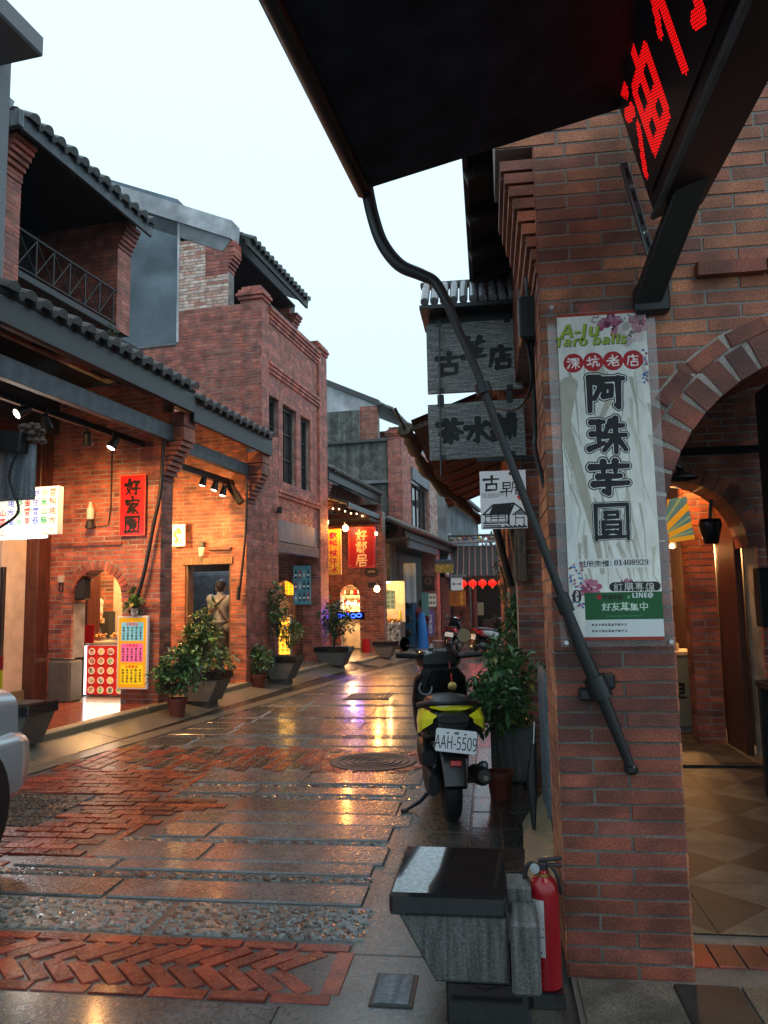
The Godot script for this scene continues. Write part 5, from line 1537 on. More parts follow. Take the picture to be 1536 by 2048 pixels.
func poster() -> void:
	var w := 400; var h := 1500
	var im := canvas(w, h, Color(0.86, 0.86, 0.83))
	var rr := RandomNumberGenerator.new(); rr.seed = 5
	for k in 46:
		# brushed grey streaks of the printed ground
		var x := rr.randf() * w; var y := 200 + rr.randf() * 1050
		var g := rr.randf_range(0.66, 0.78)
		stroke(im, [Vector2(x, y), Vector2(x + rr.randf_range(-20, 40), y + 120), Vector2(x + rr.randf_range(0, 90), y + rr.randf_range(200, 420))], rr.randf_range(2, 9), Color(g, g * 0.98, g * 0.9), 0.8)
	stroke(im, [Vector2(40, 340), Vector2(10, 520), Vector2(60, 720), Vector2(120, 1000), Vector2(150, 1200)], 34, Color(0.68, 0.66, 0.6), 0.7)
	stroke(im, [Vector2(170, 250), Vector2(215, 420), Vector2(150, 560)], 26, Color(0.7, 0.68, 0.62), 0.7)
	mottle(im, 0.08, 0.02, 0.006)
	im.fill_rect(Rect2i(0, 0, w, 14), Color(0.62, 0.2, 0.08)); im.fill_rect(Rect2i(0, 1486, w, 14), Color(0.55, 0.17, 0.1))
	blossom(im, 240, 70, 58, Color(0.62, 0.22, 0.36), rr); blossom(im, 330, 110, 56, Color(0.86, 0.82, 0.78), rr); blossom(im, 372, 60, 46, Color(0.75, 0.45, 0.5), rr)
	for k in 40: dab(im, 150 + rr.randf() * 240, 20 + rr.randf() * 30, 5, Color(0.6, 0.55, 0.58))
	for k in 30: dab(im, 372 + rr.randf() * 24, 180 + rr.randf() * 190, 5, [Color(0.12, 0.35, 0.6), Color(0.75, 0.6, 0.62), Color(0.5, 0.2, 0.24)][rr.randi() % 3])
	# four red discs with white characters
	for k in 4:
		disc(im, 66 + k * 89, 235, 45, Color(0.66, 0.05, 0.1))
		glyph(im, "深坑老店"[k], 40 + k * 89, 208, 53, 53, 3.6, Color(0.93, 0.9, 0.88), 0.3)
	for k in 4:
		var y := 298.0 + k * 197
		var t: float = [1.0, 0.92, 1.0, 0.66][k]
		glyph(im, "阿珠芋圓"[k], 120, y, 160, 166, 25 * t, Color(0.05, 0.05, 0.055), 0.2, 0.02)
		glyph(im, "阿珠芋圓"[k], 120, y, 160, 166, 20 * t, Color(0.85, 0.86, 0.84), 0.22, 0.02)
		glyph(im, "阿珠芋圓"[k], 120, y, 160, 166, 15.5 * t, Color(0.045, 0.045, 0.05), 0.25, 0.02)
	im.fill_rect(Rect2i(46, 1140, 300, 42), Color(0.83, 0.84, 0.82)); disc(im, 46, 1161, 21, Color(0.83, 0.84, 0.82)); disc(im, 346, 1161, 21, Color(0.83, 0.84, 0.82))
	row(im, "註冊商標", 50, 1146, 30, 33, 1.3, Color(0.05, 0.05, 0.05))
	blossom(im, 94, 1268, 42, Color(0.72, 0.25, 0.42), rr); blossom(im, 252, 1250, 24, Color(0.6, 0.2, 0.35), rr)
	for k in 60: dab(im, 6 + rr.randf() * 60, 1160 + rr.randf() * 200, 5, [Color(0.12, 0.4, 0.68), Color(0.7, 0.45, 0.5), Color(0.75, 0.72, 0.7), Color(0.5, 0.2, 0.24)][rr.randi() % 4])
	im.fill_rect(Rect2i(196, 1246, 180, 40), Color(0.06, 0.06, 0.06)); disc(im, 196, 1266, 20, Color(0.06, 0.06, 0.06)); disc(im, 376, 1266, 20, Color(0.06, 0.06, 0.06))
	row(im, "訂購專線", 196, 1248, 37, 45, 1.6, Color(0.8, 0.8, 0.78))
	im.fill_rect(Rect2i(66, 1290, 334, 120), Color(0.04, 0.32, 0.15))
	row(im, "好友募集中", 140, 1334, 37, 40, 1.9, Color(0.8, 0.86, 0.8))
	disc(im, 130, 1310, 11, Color(0.6, 0.1, 0.1)); row(im, "阿珠芋圓", 144, 1300, 21, 22, 1.4, Color(0.04, 0.05, 0.04))
	for k in 13: stroke(im, [Vector2(158 + k * 12, 1394), Vector2(166 + k * 12, 1394 + (k % 3))], 1.6, Color(0.3, 0.55, 0.4))
	stroke(im, [Vector2(252, 1306), Vector2(262, 1318)], 1.2, Color(0.6, 0.8, 0.65)); stroke(im, [Vector2(262, 1306), Vector2(252, 1318)], 1.2, Color(0.6, 0.8, 0.65))
	im.fill_rect(Rect2i(66, 1410, 334, 76), Color(0.78, 0.8, 0.8))
	for j in 2:
		row(im, "好友中老店募集芋圓中古", 92, 1426 + j * 27, 11, 14, 0.9, Color(0.12, 0.12, 0.13))
	var o := thing("shop_poster", "tall pale poster with four big black outlined characters on the brick pillar", "poster", Vector3(0.495, 1.95, -3.18))
	board(o, im, 0.358, 1.345, 0.008, Vector3.ZERO, M.cream, 0.0, 0.6, 0.0)
	var gm := StandardMaterial3D.new()
	gm.albedo_color = Color(0.9, 0.95, 0.93, 0.02); gm.transparency = BaseMaterial3D.TRANSPARENCY_ALPHA; gm.roughness = 0.06
	boxpart("acrylic_backing", gm, o, Vector3(0, 0.01, -0.0085), Vector3(0.44, 1.42, 0.006), 0.002)
	for e in [[-1, -1], [1, -1], [-1, 1], [1, 1]]:
		tubepart("stand_off_screw", M.steel, o, [Vector3(e[0] * 0.2, 0.01 + e[1] * 0.69, -0.012), Vector3(e[0] * 0.2, 0.01 + e[1] * 0.69, 0.026)], 0.009, 10)
	var k_ := smat("print_black", Color(0.012, 0.012, 0.012), 0.5)
	smat("print_green", Color(0.3, 0.42, 0.03), 0.5); smat("print_white", Color(0.68, 0.72, 0.7), 0.5); smat("print_dark", Color(0.03, 0.05, 0.02), 0.5)
	var z := 0.0058
	for e in [["A-Ju", 0.054, -0.085, 0.598], ["Taro balls", 0.04, -0.045, 0.553]]:
		var a := letters(o, e[0], e[1], M.print_dark, Vector3(e[2] + 0.003, e[3] - 0.003, z), "lettering", false, true, 1.12)
		var b := letters(o, e[0], e[1], M.print_green, Vector3(e[2], e[3], z + 0.0013), "lettering", false, true, 1.12)
		for q in [a, b]: q.transform.basis = q.transform.basis * Basis(Vector3(1, 0, 0), Vector3(0.16, 1, 0), Vector3(0, 0, 1))
	letters(o, ": 01408929", 0.0215, k_, Vector3(0.06, -0.367, z), "lettering", true, true)
	letters(o, "LINE@", 0.019, M.print_white, Vector3(0.105, -0.498, z), "lettering", false, true)
	letters(o, "0", 0.05, k_, Vector3(-0.148, -0.498, z), "lettering", true, true)

func wood_sign(text: String, called_label: String, at: Vector3, w: float, h: float, size: float, r: float, slope: float, rise: Array) -> void:
	var iw := 512; var ih := int(512.0 * h / w)
	var im := canvas(iw, ih, Color(0.47, 0.47, 0.455))
	mottle(im, 0.55, 0.006, 0.16, 7); mottle(im, 0.25, 0.05, 0.05, 8)
	for k in 7: im.fill_rect(Rect2i(0, int(ih * (k + 0.5) / 7.0), iw, 1), Color(0.2, 0.2, 0.19))
	for k in text.length():
		var x := iw * (0.22 + 0.28 * k) - size / 2
		for g in 3: glyph(im, text[k], x + g * 1.5, ih * 0.5 - size / 2 + rise[k], size, size, r * 1.35 - g * 0.8, Color(0.03, 0.03, 0.032), 0.4, 0.04)
	var o := thing("wooden_sign", called_label, "sign", at)
	o.rotation.z = slope
	board(o, im, w, h, 0.045, Vector3.ZERO, M.wood_gray, 0.0, 0.6)
	for sx in [-1, 1]:
		boxpart("strap", M.black_metal, o, Vector3(sx * w * 0.36, h / 2 + 0.03, 0.0), Vector3(0.06, 0.12, 0.055), 0.004)
	for sx in [-1, 1]:
		boxpart("strap", M.black_metal, o, Vector3(sx * w * 0.36, -h / 2 + 0.02, 0.03), Vector3(0.05, 0.05, 0.012), 0.004)

func hanging_sign(o: Node3D, im: Image, w: float, h: float, body: Material, emit := 0.0) -> void:
	board(o, im, w, h, 0.06, Vector3.ZERO, body, emit)

func menu_image(w: int, h: int, cols: int, rows_: int, seedn: int, bg: Color, inks: Array, chars: String) -> Image:
	var im := canvas(w, h, bg)
	var r := RandomNumberGenerator.new(); r.seed = seedn
	var sx := float(w) / cols
	var sy := float(h) / rows_
	for c in cols:
		for k in rows_:
			var s := minf(sx, sy) * 0.72
			glyph(im, chars[r.randi() % chars.length()], c * sx + (sx - s) / 2, k * sy + (sy - s) / 2, s, s, s * 0.055, inks[c % inks.size()], 0.1)
	return im

func plate_of_food(im: Image, x: float, y: float, r: float, rr: RandomNumberGenerator) -> void:
	disc(im, x, y, r, Color(0.66, 0.55, 0.44))
	disc(im, x, y, r * 0.86, Color(0.6, 0.5, 0.36))
	var c: Color = [Color(0.55, 0.28, 0.06), Color(0.25, 0.42, 0.08), Color(0.7, 0.5, 0.12), Color(0.5, 0.1, 0.05), Color(0.65, 0.55, 0.3), Color(0.2, 0.14, 0.06)][rr.randi() % 6]
	for k in 22:
		var a := rr.randf() * TAU; var d := r * 0.62 * sqrt(rr.randf())
		dab(im, x + cos(a) * d, y + sin(a) * d, r * rr.randf_range(0.1, 0.22), c.lightened(rr.randf() * 0.35).darkened(rr.randf() * 0.35))

func signs() -> void:
	poster()
	wood_sign("古笙店", "upper of the two weathered gray wooden signs, with three black brushed characters", Vector3(-0.07, 3.67, -6.96), 0.87, 0.66, 120, 11, 0.0, [30, -50, 10])
	wood_sign("茶水舖", "lower weathered gray wooden sign hung beneath another, characters for a water shop", Vector3(-0.07, 2.98, -6.96), 0.87, 0.52, 130, 12, 0.015, [0, 0, -10])
	var rod := thing("hanging_rod", "thin steel rod hanging in front of the two gray wooden signs", "rod")
	tubepart("rod", M.steel_beam, rod, [Vector3(-0.38, 3.95, -6.88), Vector3(-0.4, 2.56, -6.88)], 0.009, 6)

	# white sign with a drawn house
	var im := canvas(400, 512, Color(0.78, 0.79, 0.8))
	var ink := Color(0.04, 0.04, 0.045)
	glyph(im, "古", 30, 40, 130, 130, 11, ink, 0.4, 0.06); glyph(im, "早", 180, 100, 90, 130, 7, ink, 0.4, 0.05); glyph(im, "厝", 270, 90, 100, 120, 6, ink, 0.4, 0.05)
	disc(im, 338, 236, 18, Color(0.7, 0.1, 0.06)); disc(im, 344, 256, 11, Color(0.7, 0.1, 0.06))
	disc(im, 270, 28, 16, ink)
	# roofs, posts and base of the drawing
	for k in 9: stroke(im, [Vector2(70 - k * 4 + 40, 306 + k * 9), Vector2(270 - k * 3, 300 + k * 9)], 4.3, ink)
	stroke(im, [Vector2(20, 384), Vector2(110, 300), Vector2(290, 292), Vector2(240, 384), Vector2(20, 384)], 7, ink)
	stroke(im, [Vector2(290, 292), Vector2(240, 400), Vector2(240, 470)], 9, ink)
	stroke(im, [Vector2(300, 300), Vector2(350, 340), Vector2(398, 400)], 6, ink); stroke(im, [Vector2(350, 340), Vector2(276, 392)], 5, ink)
	for k in 5: stroke(im, [Vector2(330 - k * 10, 352 + k * 9), Vector2(350 + k * 12, 352 + k * 10)], 3.5, ink)
	for e in [[40, 390, 40, 460], [88, 390, 88, 440], [150, 390, 150, 440], [215, 390, 215, 450], [40, 400, 215, 400], [88, 420, 215, 420], [20, 462, 240, 462], [300, 396, 300, 470], [372, 410, 372, 480], [300, 420, 372, 420]]: stroke(im, [Vector2(e[0], e[1]), Vector2(e[2], e[3])], 4, ink)
	for k in 18: stroke(im, [Vector2(24 + k * 12, 446), Vector2(24 + k * 12, 466)], 3, ink)
	for k in 14: dab(im, 210 + k * 13, 486 + (k % 3) * 8, 8, ink)
	stroke(im, [Vector2(20, 500), Vector2(390, 500)], 6, ink)
	stroke(im, [Vector2(28, 482), Vector2(170, 486)], 6, ink)
	var o := thing("hanging_sign", "white hanging sign with an ink drawing of old houses and three characters", "sign", Vector3(0.15, 2.33, -6.95))
	board(o, im, 0.41, 0.525, 0.03, Vector3.ZERO, M.white_paint, 0.12)  # no lamp inside; a faint glow is put into the drawing
	letters(o, "GU ZAO CUO", 0.024, M.print_black, Vector3(-0.09, 0.05, 0.019), "lettering", true)
	letters(o, "Shen Keng TOFU", 0.013, M.print_black, Vector3(-0.11, 0.028, 0.019), "lettering", true)
	tubepart("hanger", M.black_metal, o, [Vector3(-0.17, 0.27, 0), Vector3(-0.17, 0.36, 0)], 0.008, 6)
	tubepart("hanger", M.black_metal, o, [Vector3(0.17, 0.27, 0), Vector3(0.17, 0.36, 0)], 0.008, 6)
	boxpart("hanger_bar", M.black_metal, o, Vector3(0.05, 0.37, 0), Vector3(0.55, 0.035, 0.035), 0.004)
	o = thing("wooden_plaque", "narrow brown wooden plaque hanging under the white house-drawing sign", "plaque", Vector3(0.285, 1.83, -6.97))
	boxpart("board", M.wood_warm, o, Vector3.ZERO, Vector3(0.105, 0.47, 0.03), 0.005)
	for k in 8: tubepart("tassel", M.wood_dark, o, [Vector3(-0.04 + k * 0.011, -0.23, 0), Vector3(-0.04 + k * 0.011, -0.27, 0.005)], 0.003, 4)

	# 好家園
	im = canvas(200, 420, Color(0.72, 0.09, 0.12))
	mottle(im, 0.25, 0.03, 0.03, 3)
	for e in [[0, 0, 200, 5], [0, 415, 200, 5], [0, 0, 5, 420], [195, 0, 5, 420]]: im.fill_rect(Rect2i(e[0], e[1], e[2], e[3]), Color(0.8, 0.4, 0.3))
	column(im, "好家園", 100, 28, 116, 128, 11, Color(0.03, 0.02, 0.02), 0.45)
	o = lthing("red_sign", "red sign with three black brushed characters on the lamplit arch wall at left", "sign", 0.02, 2.79, 9.86)
	board(o, im, 0.39, 0.83, 0.03, Vector3.ZERO, M.paint_red)
	# the lit menu at the far left
	im = canvas(420, 320, Color(0.93, 0.92, 0.82))
	var inks := [Color(0.85, 0.3, 0.3), Color(0.3, 0.42, 0.75), Color(0.25, 0.6, 0.45), Color(0.85, 0.3, 0.3), Color(0.3, 0.42, 0.75), Color(0.25, 0.6, 0.45), Color(0.9, 0.45, 0.4)]
	var cols_ := ["生放山香", "蛋地方油", "茶炒水油", "油蛋香茶", "炒生香菇", "小魚山蘇", "香料地方"]
	for c in 7:
		for k in 4: glyph(im, cols_[c][k], 14 + c * 58, 14 + k * 62, 44, 48, 3.4, inks[c], 0.1)
		for k in 3: stroke(im, [Vector2(20 + c * 58 + k * 13, 278), Vector2(20 + c * 58 + k * 13, 300)], 2.0, Color(0.45, 0.42, 0.35))
	o = lthing("lit_menu", "glowing white menu box with rows of coloured characters above the left shop front", "lit sign", -0.5, 2.58, 8.5)
	board(o, im, 0.84, 0.57, 0.1, Vector3.ZERO, M.white_paint, 0.55)
	area(o, "menu_glow", Color(1, 0.93, 0.8), 0.3, Vector2(0.8, 0.5), Vector3(0, 0, 0.12), 0.0)
	o = lthing("tube_lamp", "bright fluorescent tube just under the glowing white menu box at left", "lamp", -0.56, 2.27, 8.45)
	tubepart("tube", M.tube_white, o, [Vector3(-0.34, 0, 0), Vector3(0.34, 0, 0)], 0.018, 8)
	boxpart("fitting", M.white_paint, o, Vector3(0, 0.028, -0.01), Vector3(0.74, 0.025, 0.05), 0.004)
	lamp(o, "tube_light", Color(0.9, 0.93, 1.0), 0.35, Vector3(0, -0.04, 0.03), 0.06)
	# standing menu board against the arch wall
	im = canvas(232, 560, Color(0.85, 0.62, 0.1))
	for e in [[22, 38, 188, 148, Color(0.45, 0.72, 0.78)], [22, 208, 188, 148, Color(0.86, 0.4, 0.6)], [22, 378, 188, 156, Color(0.86, 0.76, 0.12)]]:
		im.fill_rect(Rect2i(e[0], e[1], e[2], e[3]), e[4])
		row(im, "小料香水", e[0] + 40, e[1] + 4, 22, 27, 1.8, Color(0.75, 0.15, 0.12))
		for c in 5:
			for k in 5: glyph(im, "好生香菇小魚山蘇中友水古"[(c * 5 + k * 3) % 12], e[0] + 12 + c * 36, e[1] + 34 + k * 22, 17, 17, 1.3, Color(0.15, 0.13, 0.12), 0.0)
	o = lthing("menu_board", "tall white-framed menu board with blue, pink and yellow panels on the arch wall's pier", "menu board", 0.1, 0.83, 9.8)
	board(o, im, 0.45, 0.95, 0.05, Vector3.ZERO, M.white_paint, 0.25, 0.3, 0.022)  # not a lit box; the print carries a soft glow
	# 老地方
	for e in [["老", 2.93, 0.24, "upper wooden board of the small hanging sign on the tall house, one pale character"], ["地方", 2.66, 0.32, "lower wooden board of the small hanging sign on the tall house, two pale characters"]]:
		im = canvas(160, int(160 * e[2] / 0.33), Color(0.5, 0.3, 0.14))
		mottle(im, 0.35, 0.03, 0.2, 5)
		if e[0] == "老": glyph(im, "老", 46, 20, 72, 78, 6, Color(0.85, 0.78, 0.66), 0.4, 0.05)
		else:
			glyph(im, "地", 48, 8, 66, 62, 5.5, Color(0.85, 0.78, 0.66), 0.4, 0.05); glyph(im, "方", 52, 78, 62, 66, 5.5, Color(0.85, 0.78, 0.66), 0.4, 0.05)
		o = lthing("wooden_sign", e[3], "sign", 0.3, e[1], 13.8)
		board(o, im, 0.33, e[2] - 0.02, 0.04, Vector3.ZERO, M.wood_board)
		for sx in [-0.1, 0.1]: tubepart("hook", M.black_metal, o, [Vector3(sx, e[2] / 2 - 0.02, 0.02), Vector3(sx, e[2] / 2 + 0.04, 0.02)], 0.008, 5)
	o = lthing("sign_bracket", "dark iron bracket carrying the small wooden boards on the tall house", "bracket", 0.25, 3.1, 13.8)
	tubepart("arm", M.iron, o, [Vector3(-0.15, 0, 0), Vector3(0.3, 0, 0)], 0.018, 8)
	boxpart("cap", M.iron, o, Vector3(0.3, 0.03, 0), Vector3(0.09, 0.12, 0.06), 0.01)
	boxpart("wall_plate", M.iron, o, Vector3(-0.15, 0, 0), Vector3(0.05, 0.14, 0.1), 0.006)
	# 飲料枝仔冰
	im = canvas(150, 440, Color(0.72, 0.56, 0.16))
	for e in [[0, 0, 150, 12], [0, 428, 150, 12], [0, 0, 14, 440], [136, 0, 14, 440]]: im.fill_rect(Rect2i(e[0], e[1], e[2], e[3]), Color(0.66, 0.42, 0.08))
	for k in 5: glyph(im, "飲料枝仔冰"[k], 34, [26, 104, 198, 276, 354][k], 80, 68, 5.6, Color(0.55, 0.03, 0.2), 0.1)
	disc(im, 44, 184, 6, Color(0.55, 0.03, 0.2))
	o = lthing("yellow_sign", "yellow hanging sign with five dark pink characters past the tall house", "sign", -0.08, 2.67, 18.9)
	board(o, im, 0.38, 1.13, 0.08, Vector3.ZERO, M.cream, 0.15)  # face glows a little by itself, with no lamp in it
	# 好鄰居
	im = canvas(240, 350, Color(0.5, 0.025, 0.04))
	for e in [[6, 6, 228, 4], [6, 340, 228, 4], [6, 6, 4, 338], [230, 6, 4, 338]]: im.fill_rect(Rect2i(e[0], e[1], e[2], e[3]), Color(0.66, 0.3, 0.25))
	column(im, "好鄰居", 120, 24, 96, 106, 7.5, Color(0.8, 0.68, 0.45), 0.4)
	for e in [[18, 330], [222, 330], [18, 18], [222, 18]]: disc(im, e[0], e[1], 8, Color(0.66, 0.3, 0.25))
	o = lthing("red_sign", "big dark red hanging sign with three gold characters over the lane's middle shops", "sign", 0.56, 2.78, 19.2)
	board(o, im, 0.7, 1.03, 0.08, Vector3.ZERO, M.paint_red, 0.08)  # slight glow put into the face, not a lit sign
	# bottle poster
	im = canvas(180, 380, Color(0.3, 0.5, 0.56))
	for c in 4:
		for k in 3:
			var x := 26 + c * 43; var y := 60 + k * 112
			var bc: Color = [Color(0.06, 0.08, 0.1), Color(0.6, 0.12, 0.1), Color(0.55, 0.6, 0.62), Color(0.12, 0.2, 0.24)][(c + k) % 4]
			im.fill_rect(Rect2i(x - 11, y, 22, 62), bc); im.fill_rect(Rect2i(x - 5, y - 24, 10, 26), bc); im.fill_rect(Rect2i(x - 11, y + 20, 22, 22), Color(0.75, 0.75, 0.72))
	o = lthing("drinks_poster", "pale blue poster of bottles on the far pier of the tall house", "poster", -0.33, 1.83, 17.31)
	board(o, im, 0.42, 0.88, 0.02, Vector3.ZERO, M.white_paint, 0.12)  # poster print given a faint glow of its own
	# lit boards in the arcades
	im = menu_image(120, 130, 5, 6, 3, Color(1.0, 0.62, 0.08), [Color(0.75, 0.12, 0.1), Color(0.8, 0.3, 0.1)], "好香魚生料水")
	o = lthing("lit_sign", "glowing orange and yellow sign seen through the arch of the tall house's arcade", "lit sign", -0.92, 1.85, 18.4)
	board(o, im, 0.5, 0.45, 0.05, Vector3.ZERO, M.cream, 1.3)
	area(o, "sign_glow", Color(1, 0.7, 0.3), 0.5, Vector2(0.4, 0.4), Vector3(0, 0, 0.1), 0.0)
	im = menu_image(150, 300, 4, 8, 8, Color(0.98, 0.72, 0.2), [Color(0.8, 0.25, 0.1), Color(0.6, 0.15, 0.1)], "好香魚生料水古早中")
	o = lthing("lit_menu", "glowing orange menu stand behind the bushes in the tall house's arcade", "lit sign", -0.55, 0.68, 16.6)
	board(o, im, 0.42, 0.86, 0.1, Vector3.ZERO, M.cream, 1.1)
	area(o, "menu_glow", Color(1, 0.75, 0.35), 0.5, Vector2(0.4, 0.8), Vector3(0, 0, 0.12), 0.0)
	boxpart("feet", M.black_metal, o, Vector3(0, -0.46, 0), Vector3(0.3, 0.1, 0.12), 0.01)
	# oval sign and its board
	o = lthing("oval_sign", "dark oval sign with a wooden rim above the food stall", "sign", 0.42, 2.22, 20.6)
	var mb := MB.new()
	var pts := []
	for k in 24: pts.append(Vector2(cos(TAU * k / 24) * 0.2, sin(TAU * k / 24) * 0.15))
	mb.prism(pts, -0.03, 0.03, 0.008)
	part(mb, "plate", M.wood_dark, o)
	im = canvas(128, 64, Color(0.1, 0.075, 0.05))
	row(im, "古早店", 10, 14, 34, 37, 3, Color(0.62, 0.58, 0.48))
	board(o, im, 0.24, 0.1, 0.002, Vector3(0, 0, 0.032), null)
	boxpart("lower_board", M.wood_black, o, Vector3(0.05, -0.36, 0), Vector3(0.3, 0.13, 0.03), 0.004)
	tubepart("bracket_arm", M.iron, o, [Vector3(-0.3, 0.24, 0), Vector3(0.2, 0.24, 0)], 0.014, 6)
	tubepart("bracket_arm", M.iron, o, [Vector3(-0.28, -0.15, 0), Vector3(-0.28, 0.3, 0)], 0.014, 6)
	im = menu_image(120, 170, 3, 4, 4, Color(0.62, 0.6, 0.42), [Color(0.2, 0.28, 0.14)], "茶水香菇生")
	o = lthing("menu_board", "small lit green and cream picture board right of the food stall's lamp", "menu board", 0.62, 1.47, 21.6)
	board(o, im, 0.38, 0.52, 0.05, Vector3.ZERO, M.wood_board, 0.45)
	# pier notices further down
	im = canvas(120, 150, Color(0.2, 0.13, 0.1)); row(im, "古早店", 8, 108, 30, 36, 3, Color(0.05, 0.04, 0.04)); disc(im, 58, 50, 34, Color(0.5, 0.35, 0.3)); disc(im, 58, 50, 24, Color(0.25, 0.12, 0.1))
	o = lthing("notice", "brown notice with a round emblem on the brick pier beside the hanging cloth", "notice", 1.0, 1.97, 25.5)
	board(o, im, 0.42, 0.5, 0.03, Vector3.ZERO, M.wood_dark)
	im = canvas(130, 130, Color(0.72, 0.7, 0.66))
	for c in 4:
		for k in 2:
			disc(im, 20 + c * 30, 36 + k * 54, 12, Color(0.22, 0.14, 0.1)); disc(im, 20 + c * 30, 32 + k * 54, 7, Color(0.6, 0.5, 0.35))
	o = lthing("photo_menu", "white board of eight dish pictures on the brick pier", "menu board", 1.02, 1.43, 25.5)
	board(o, im, 0.44, 0.42, 0.03, Vector3.ZERO, M.white_paint, 0.1)  # the pictures glow faintly, light put into the print
	im = canvas(80, 220, Color(0.42, 0.34, 0.62))
	column(im, "古早店中", 40, 40, 40, 44, 4, Color(0.85, 0.83, 0.85), 0.2)
	for k in 10: dab(im, 10 + (k * 37) % 60, 10 + (k * 53) % 200, 6, Color(0.65, 0.6, 0.75))
	o = lthing("cloth_banner", "purple and white upright banner at the foot of the brick pier", "banner", 1.05, 0.72, 25.4)
	board(o, im, 0.24, 0.82, 0.015, Vector3.ZERO, M.white_cloth)
	im = canvas(140, 120, Color(0.55, 0.29, 0.06)); column(im, "古早店", 104, 12, 28, 32, 3, Color(0.75, 0.5, 0.15)); column(im, "中店", 44, 30, 26, 32, 2.5, Color(0.42, 0.2, 0.05))
	o = lthing("orange_board", "orange-brown sign board at the end of the left row beside the temple", "sign", 1.98, 1.47, 25.3)
	board(o, im, 0.52, 0.5, 0.04, Vector3.ZERO, M.wood_board, 0.08)  # face brightened by a trace of emission, no lamp
	im = canvas(100, 100, Color(0.72, 0.74, 0.76)); stroke(im, [Vector2(16, 50), Vector2(84, 50)], 3, Color(0.05, 0.05, 0.05))
	for sx in [-1, 1]: stroke(im, [Vector2(50 + sx * 24, 40), Vector2(50 + sx * 36, 50), Vector2(50 + sx * 24, 60)], 3, Color(0.05, 0.05, 0.05))
	o = lthing("direction_sign", "small white sign with a two-headed arrow under a dark ledge by the temple", "sign", 1.98, 1.93, 25.2)
	board(o, im, 0.37, 0.4, 0.03, Vector3.ZERO, M.white_paint, 0.12)  # white face given a little glow, though not a lamp
	boxpart("ledge", M.panel_gray, o, Vector3(0.02, 0.25, 0), Vector3(0.56, 0.08, 0.12), 0.006)
	im = canvas(140, 90, Color(0.46, 0.36, 0.1)); im.fill_rect(Rect2i(0, 0, 140, 26), Color(0.1, 0.18, 0.24))
	for k in 26: dab(im, 6 + (k * 47) % 130, 34 + (k * 29) % 54, 9, [Color(0.55, 0.45, 0.16), Color(0.4, 0.4, 0.16), Color(0.6, 0.52, 0.3)][k % 3])
	o = lthing("shop_valance", "yellow-brown printed valance with a blue fringe over the end shop", "valance", 1.55, 2.5, 25.4)
	board(o, im, 0.6, 0.4, 0.02, Vector3.ZERO, M.white_cloth, 0.08)  # printed cloth glows slightly, light put into the face
	for k in 6: boxpart("fringe", M.blue_cabinet, o, Vector3(-0.25 + k * 0.1, 0.22, 0.012), Vector3(0.09, 0.05, 0.01), 0.004)
	# the small dish picture by the second door, the wall plate and hanging cloth
	im = canvas(120, 130, Color(0.82, 0.84, 0.8)); var rr := RandomNumberGenerator.new(); rr.seed = 3
	for k in 30: dab(im, 60 + rr.randf_range(-26, 26), 65 + rr.randf_range(-48, 48), rr.randf_range(5, 11), [Color(0.6, 0.55, 0.1), Color(0.35, 0.5, 0.1), Color(0.75, 0.4, 0.15)][rr.randi() % 3])
	o = lthing("dish_picture", "white picture of a green dish hung by the lamplit door at left", "picture", -0.7, 2.6, 12.35)
	board(o, im, 0.27, 0.37, 0.02, Vector3.ZERO, M.white_paint, 0.3)  # picture glows by itself, no lamp behind it
	o = lthing("cloth_screen", "plain white cloth hanging straight down from the eave of the gray house", "cloth", 0.62, 1.98, 24.4)
	mb = MB.new()
	for k in 10:
		var a := -0.2 + k * 0.04; var b := a + 0.04
		var za := sin(k * 0.9) * 0.02; var zb := sin((k + 1) * 0.9) * 0.02
		mb.quad(Vector3(a, -0.62 + 0.02 * sin(k), za), Vector3(b, -0.62 + 0.02 * sin(k + 1), zb), Vector3(b, 0.62, zb), Vector3(a, 0.62, za))
	part(mb, "cloth", M.white_cloth, o)
	tubepart("rod", M.steel, o, [Vector3(-0.22, 0.62, 0), Vector3(0.22, 0.62, 0)], 0.012, 6)
	# colourful poster inside the right-hand arcade
	im = canvas(160, 200, Color(0.28, 0.42, 0.4))
	for k in 9: stroke(im, [Vector2(20, 190), Vector2(20 + cos(k * 0.2) * 260, 190 - sin(k * 0.2) * 260)], 12 if k % 2 == 0 else 4, Color(0.8, 0.55, 0.06) if k % 2 == 0 else Color(0.5, 0.55, 0.35))
	column(im, "古早店", 60, 30, 36, 44, 3, Color(0.2, 0.12, 0.05))
	o = thing("sunburst_poster", "yellow and teal sunburst sign hanging inside the right-hand arcade", "poster", Vector3(1.72, 2.16, -7.75))
	o.rotation = Vector3(0, -0.3, 0.12)
	board(o, im, 0.46, 0.42, 0.02, Vector3.ZERO, M.white_paint, 0.35)  # print glows on its own, light put into the poster

func area(o: Node3D, called: String, col: Color, e: float, size: Vector2, at: Vector3, turn: float) -> void:
	var a := AreaLight3D.new()
	a.name = called; a.light_color = col; a.light_energy = e; a.area_size = size; a.shadow_enabled = true
	a.area_range = 12.0
	o.add_child(a, true)
	a.position = at
	a.rotation.y = PI + turn

func lamp(o: Node3D, called: String, col: Color, e: float, at: Vector3, size := 0.05) -> void:
	var l := OmniLight3D.new()
	l.name = called; l.light_color = col; l.light_energy = e; l.light_size = size; l.omni_range = 14.0; l.omni_attenuation = 2.0; l.shadow_enabled = true
	o.add_child(l, true)
	l.position = at

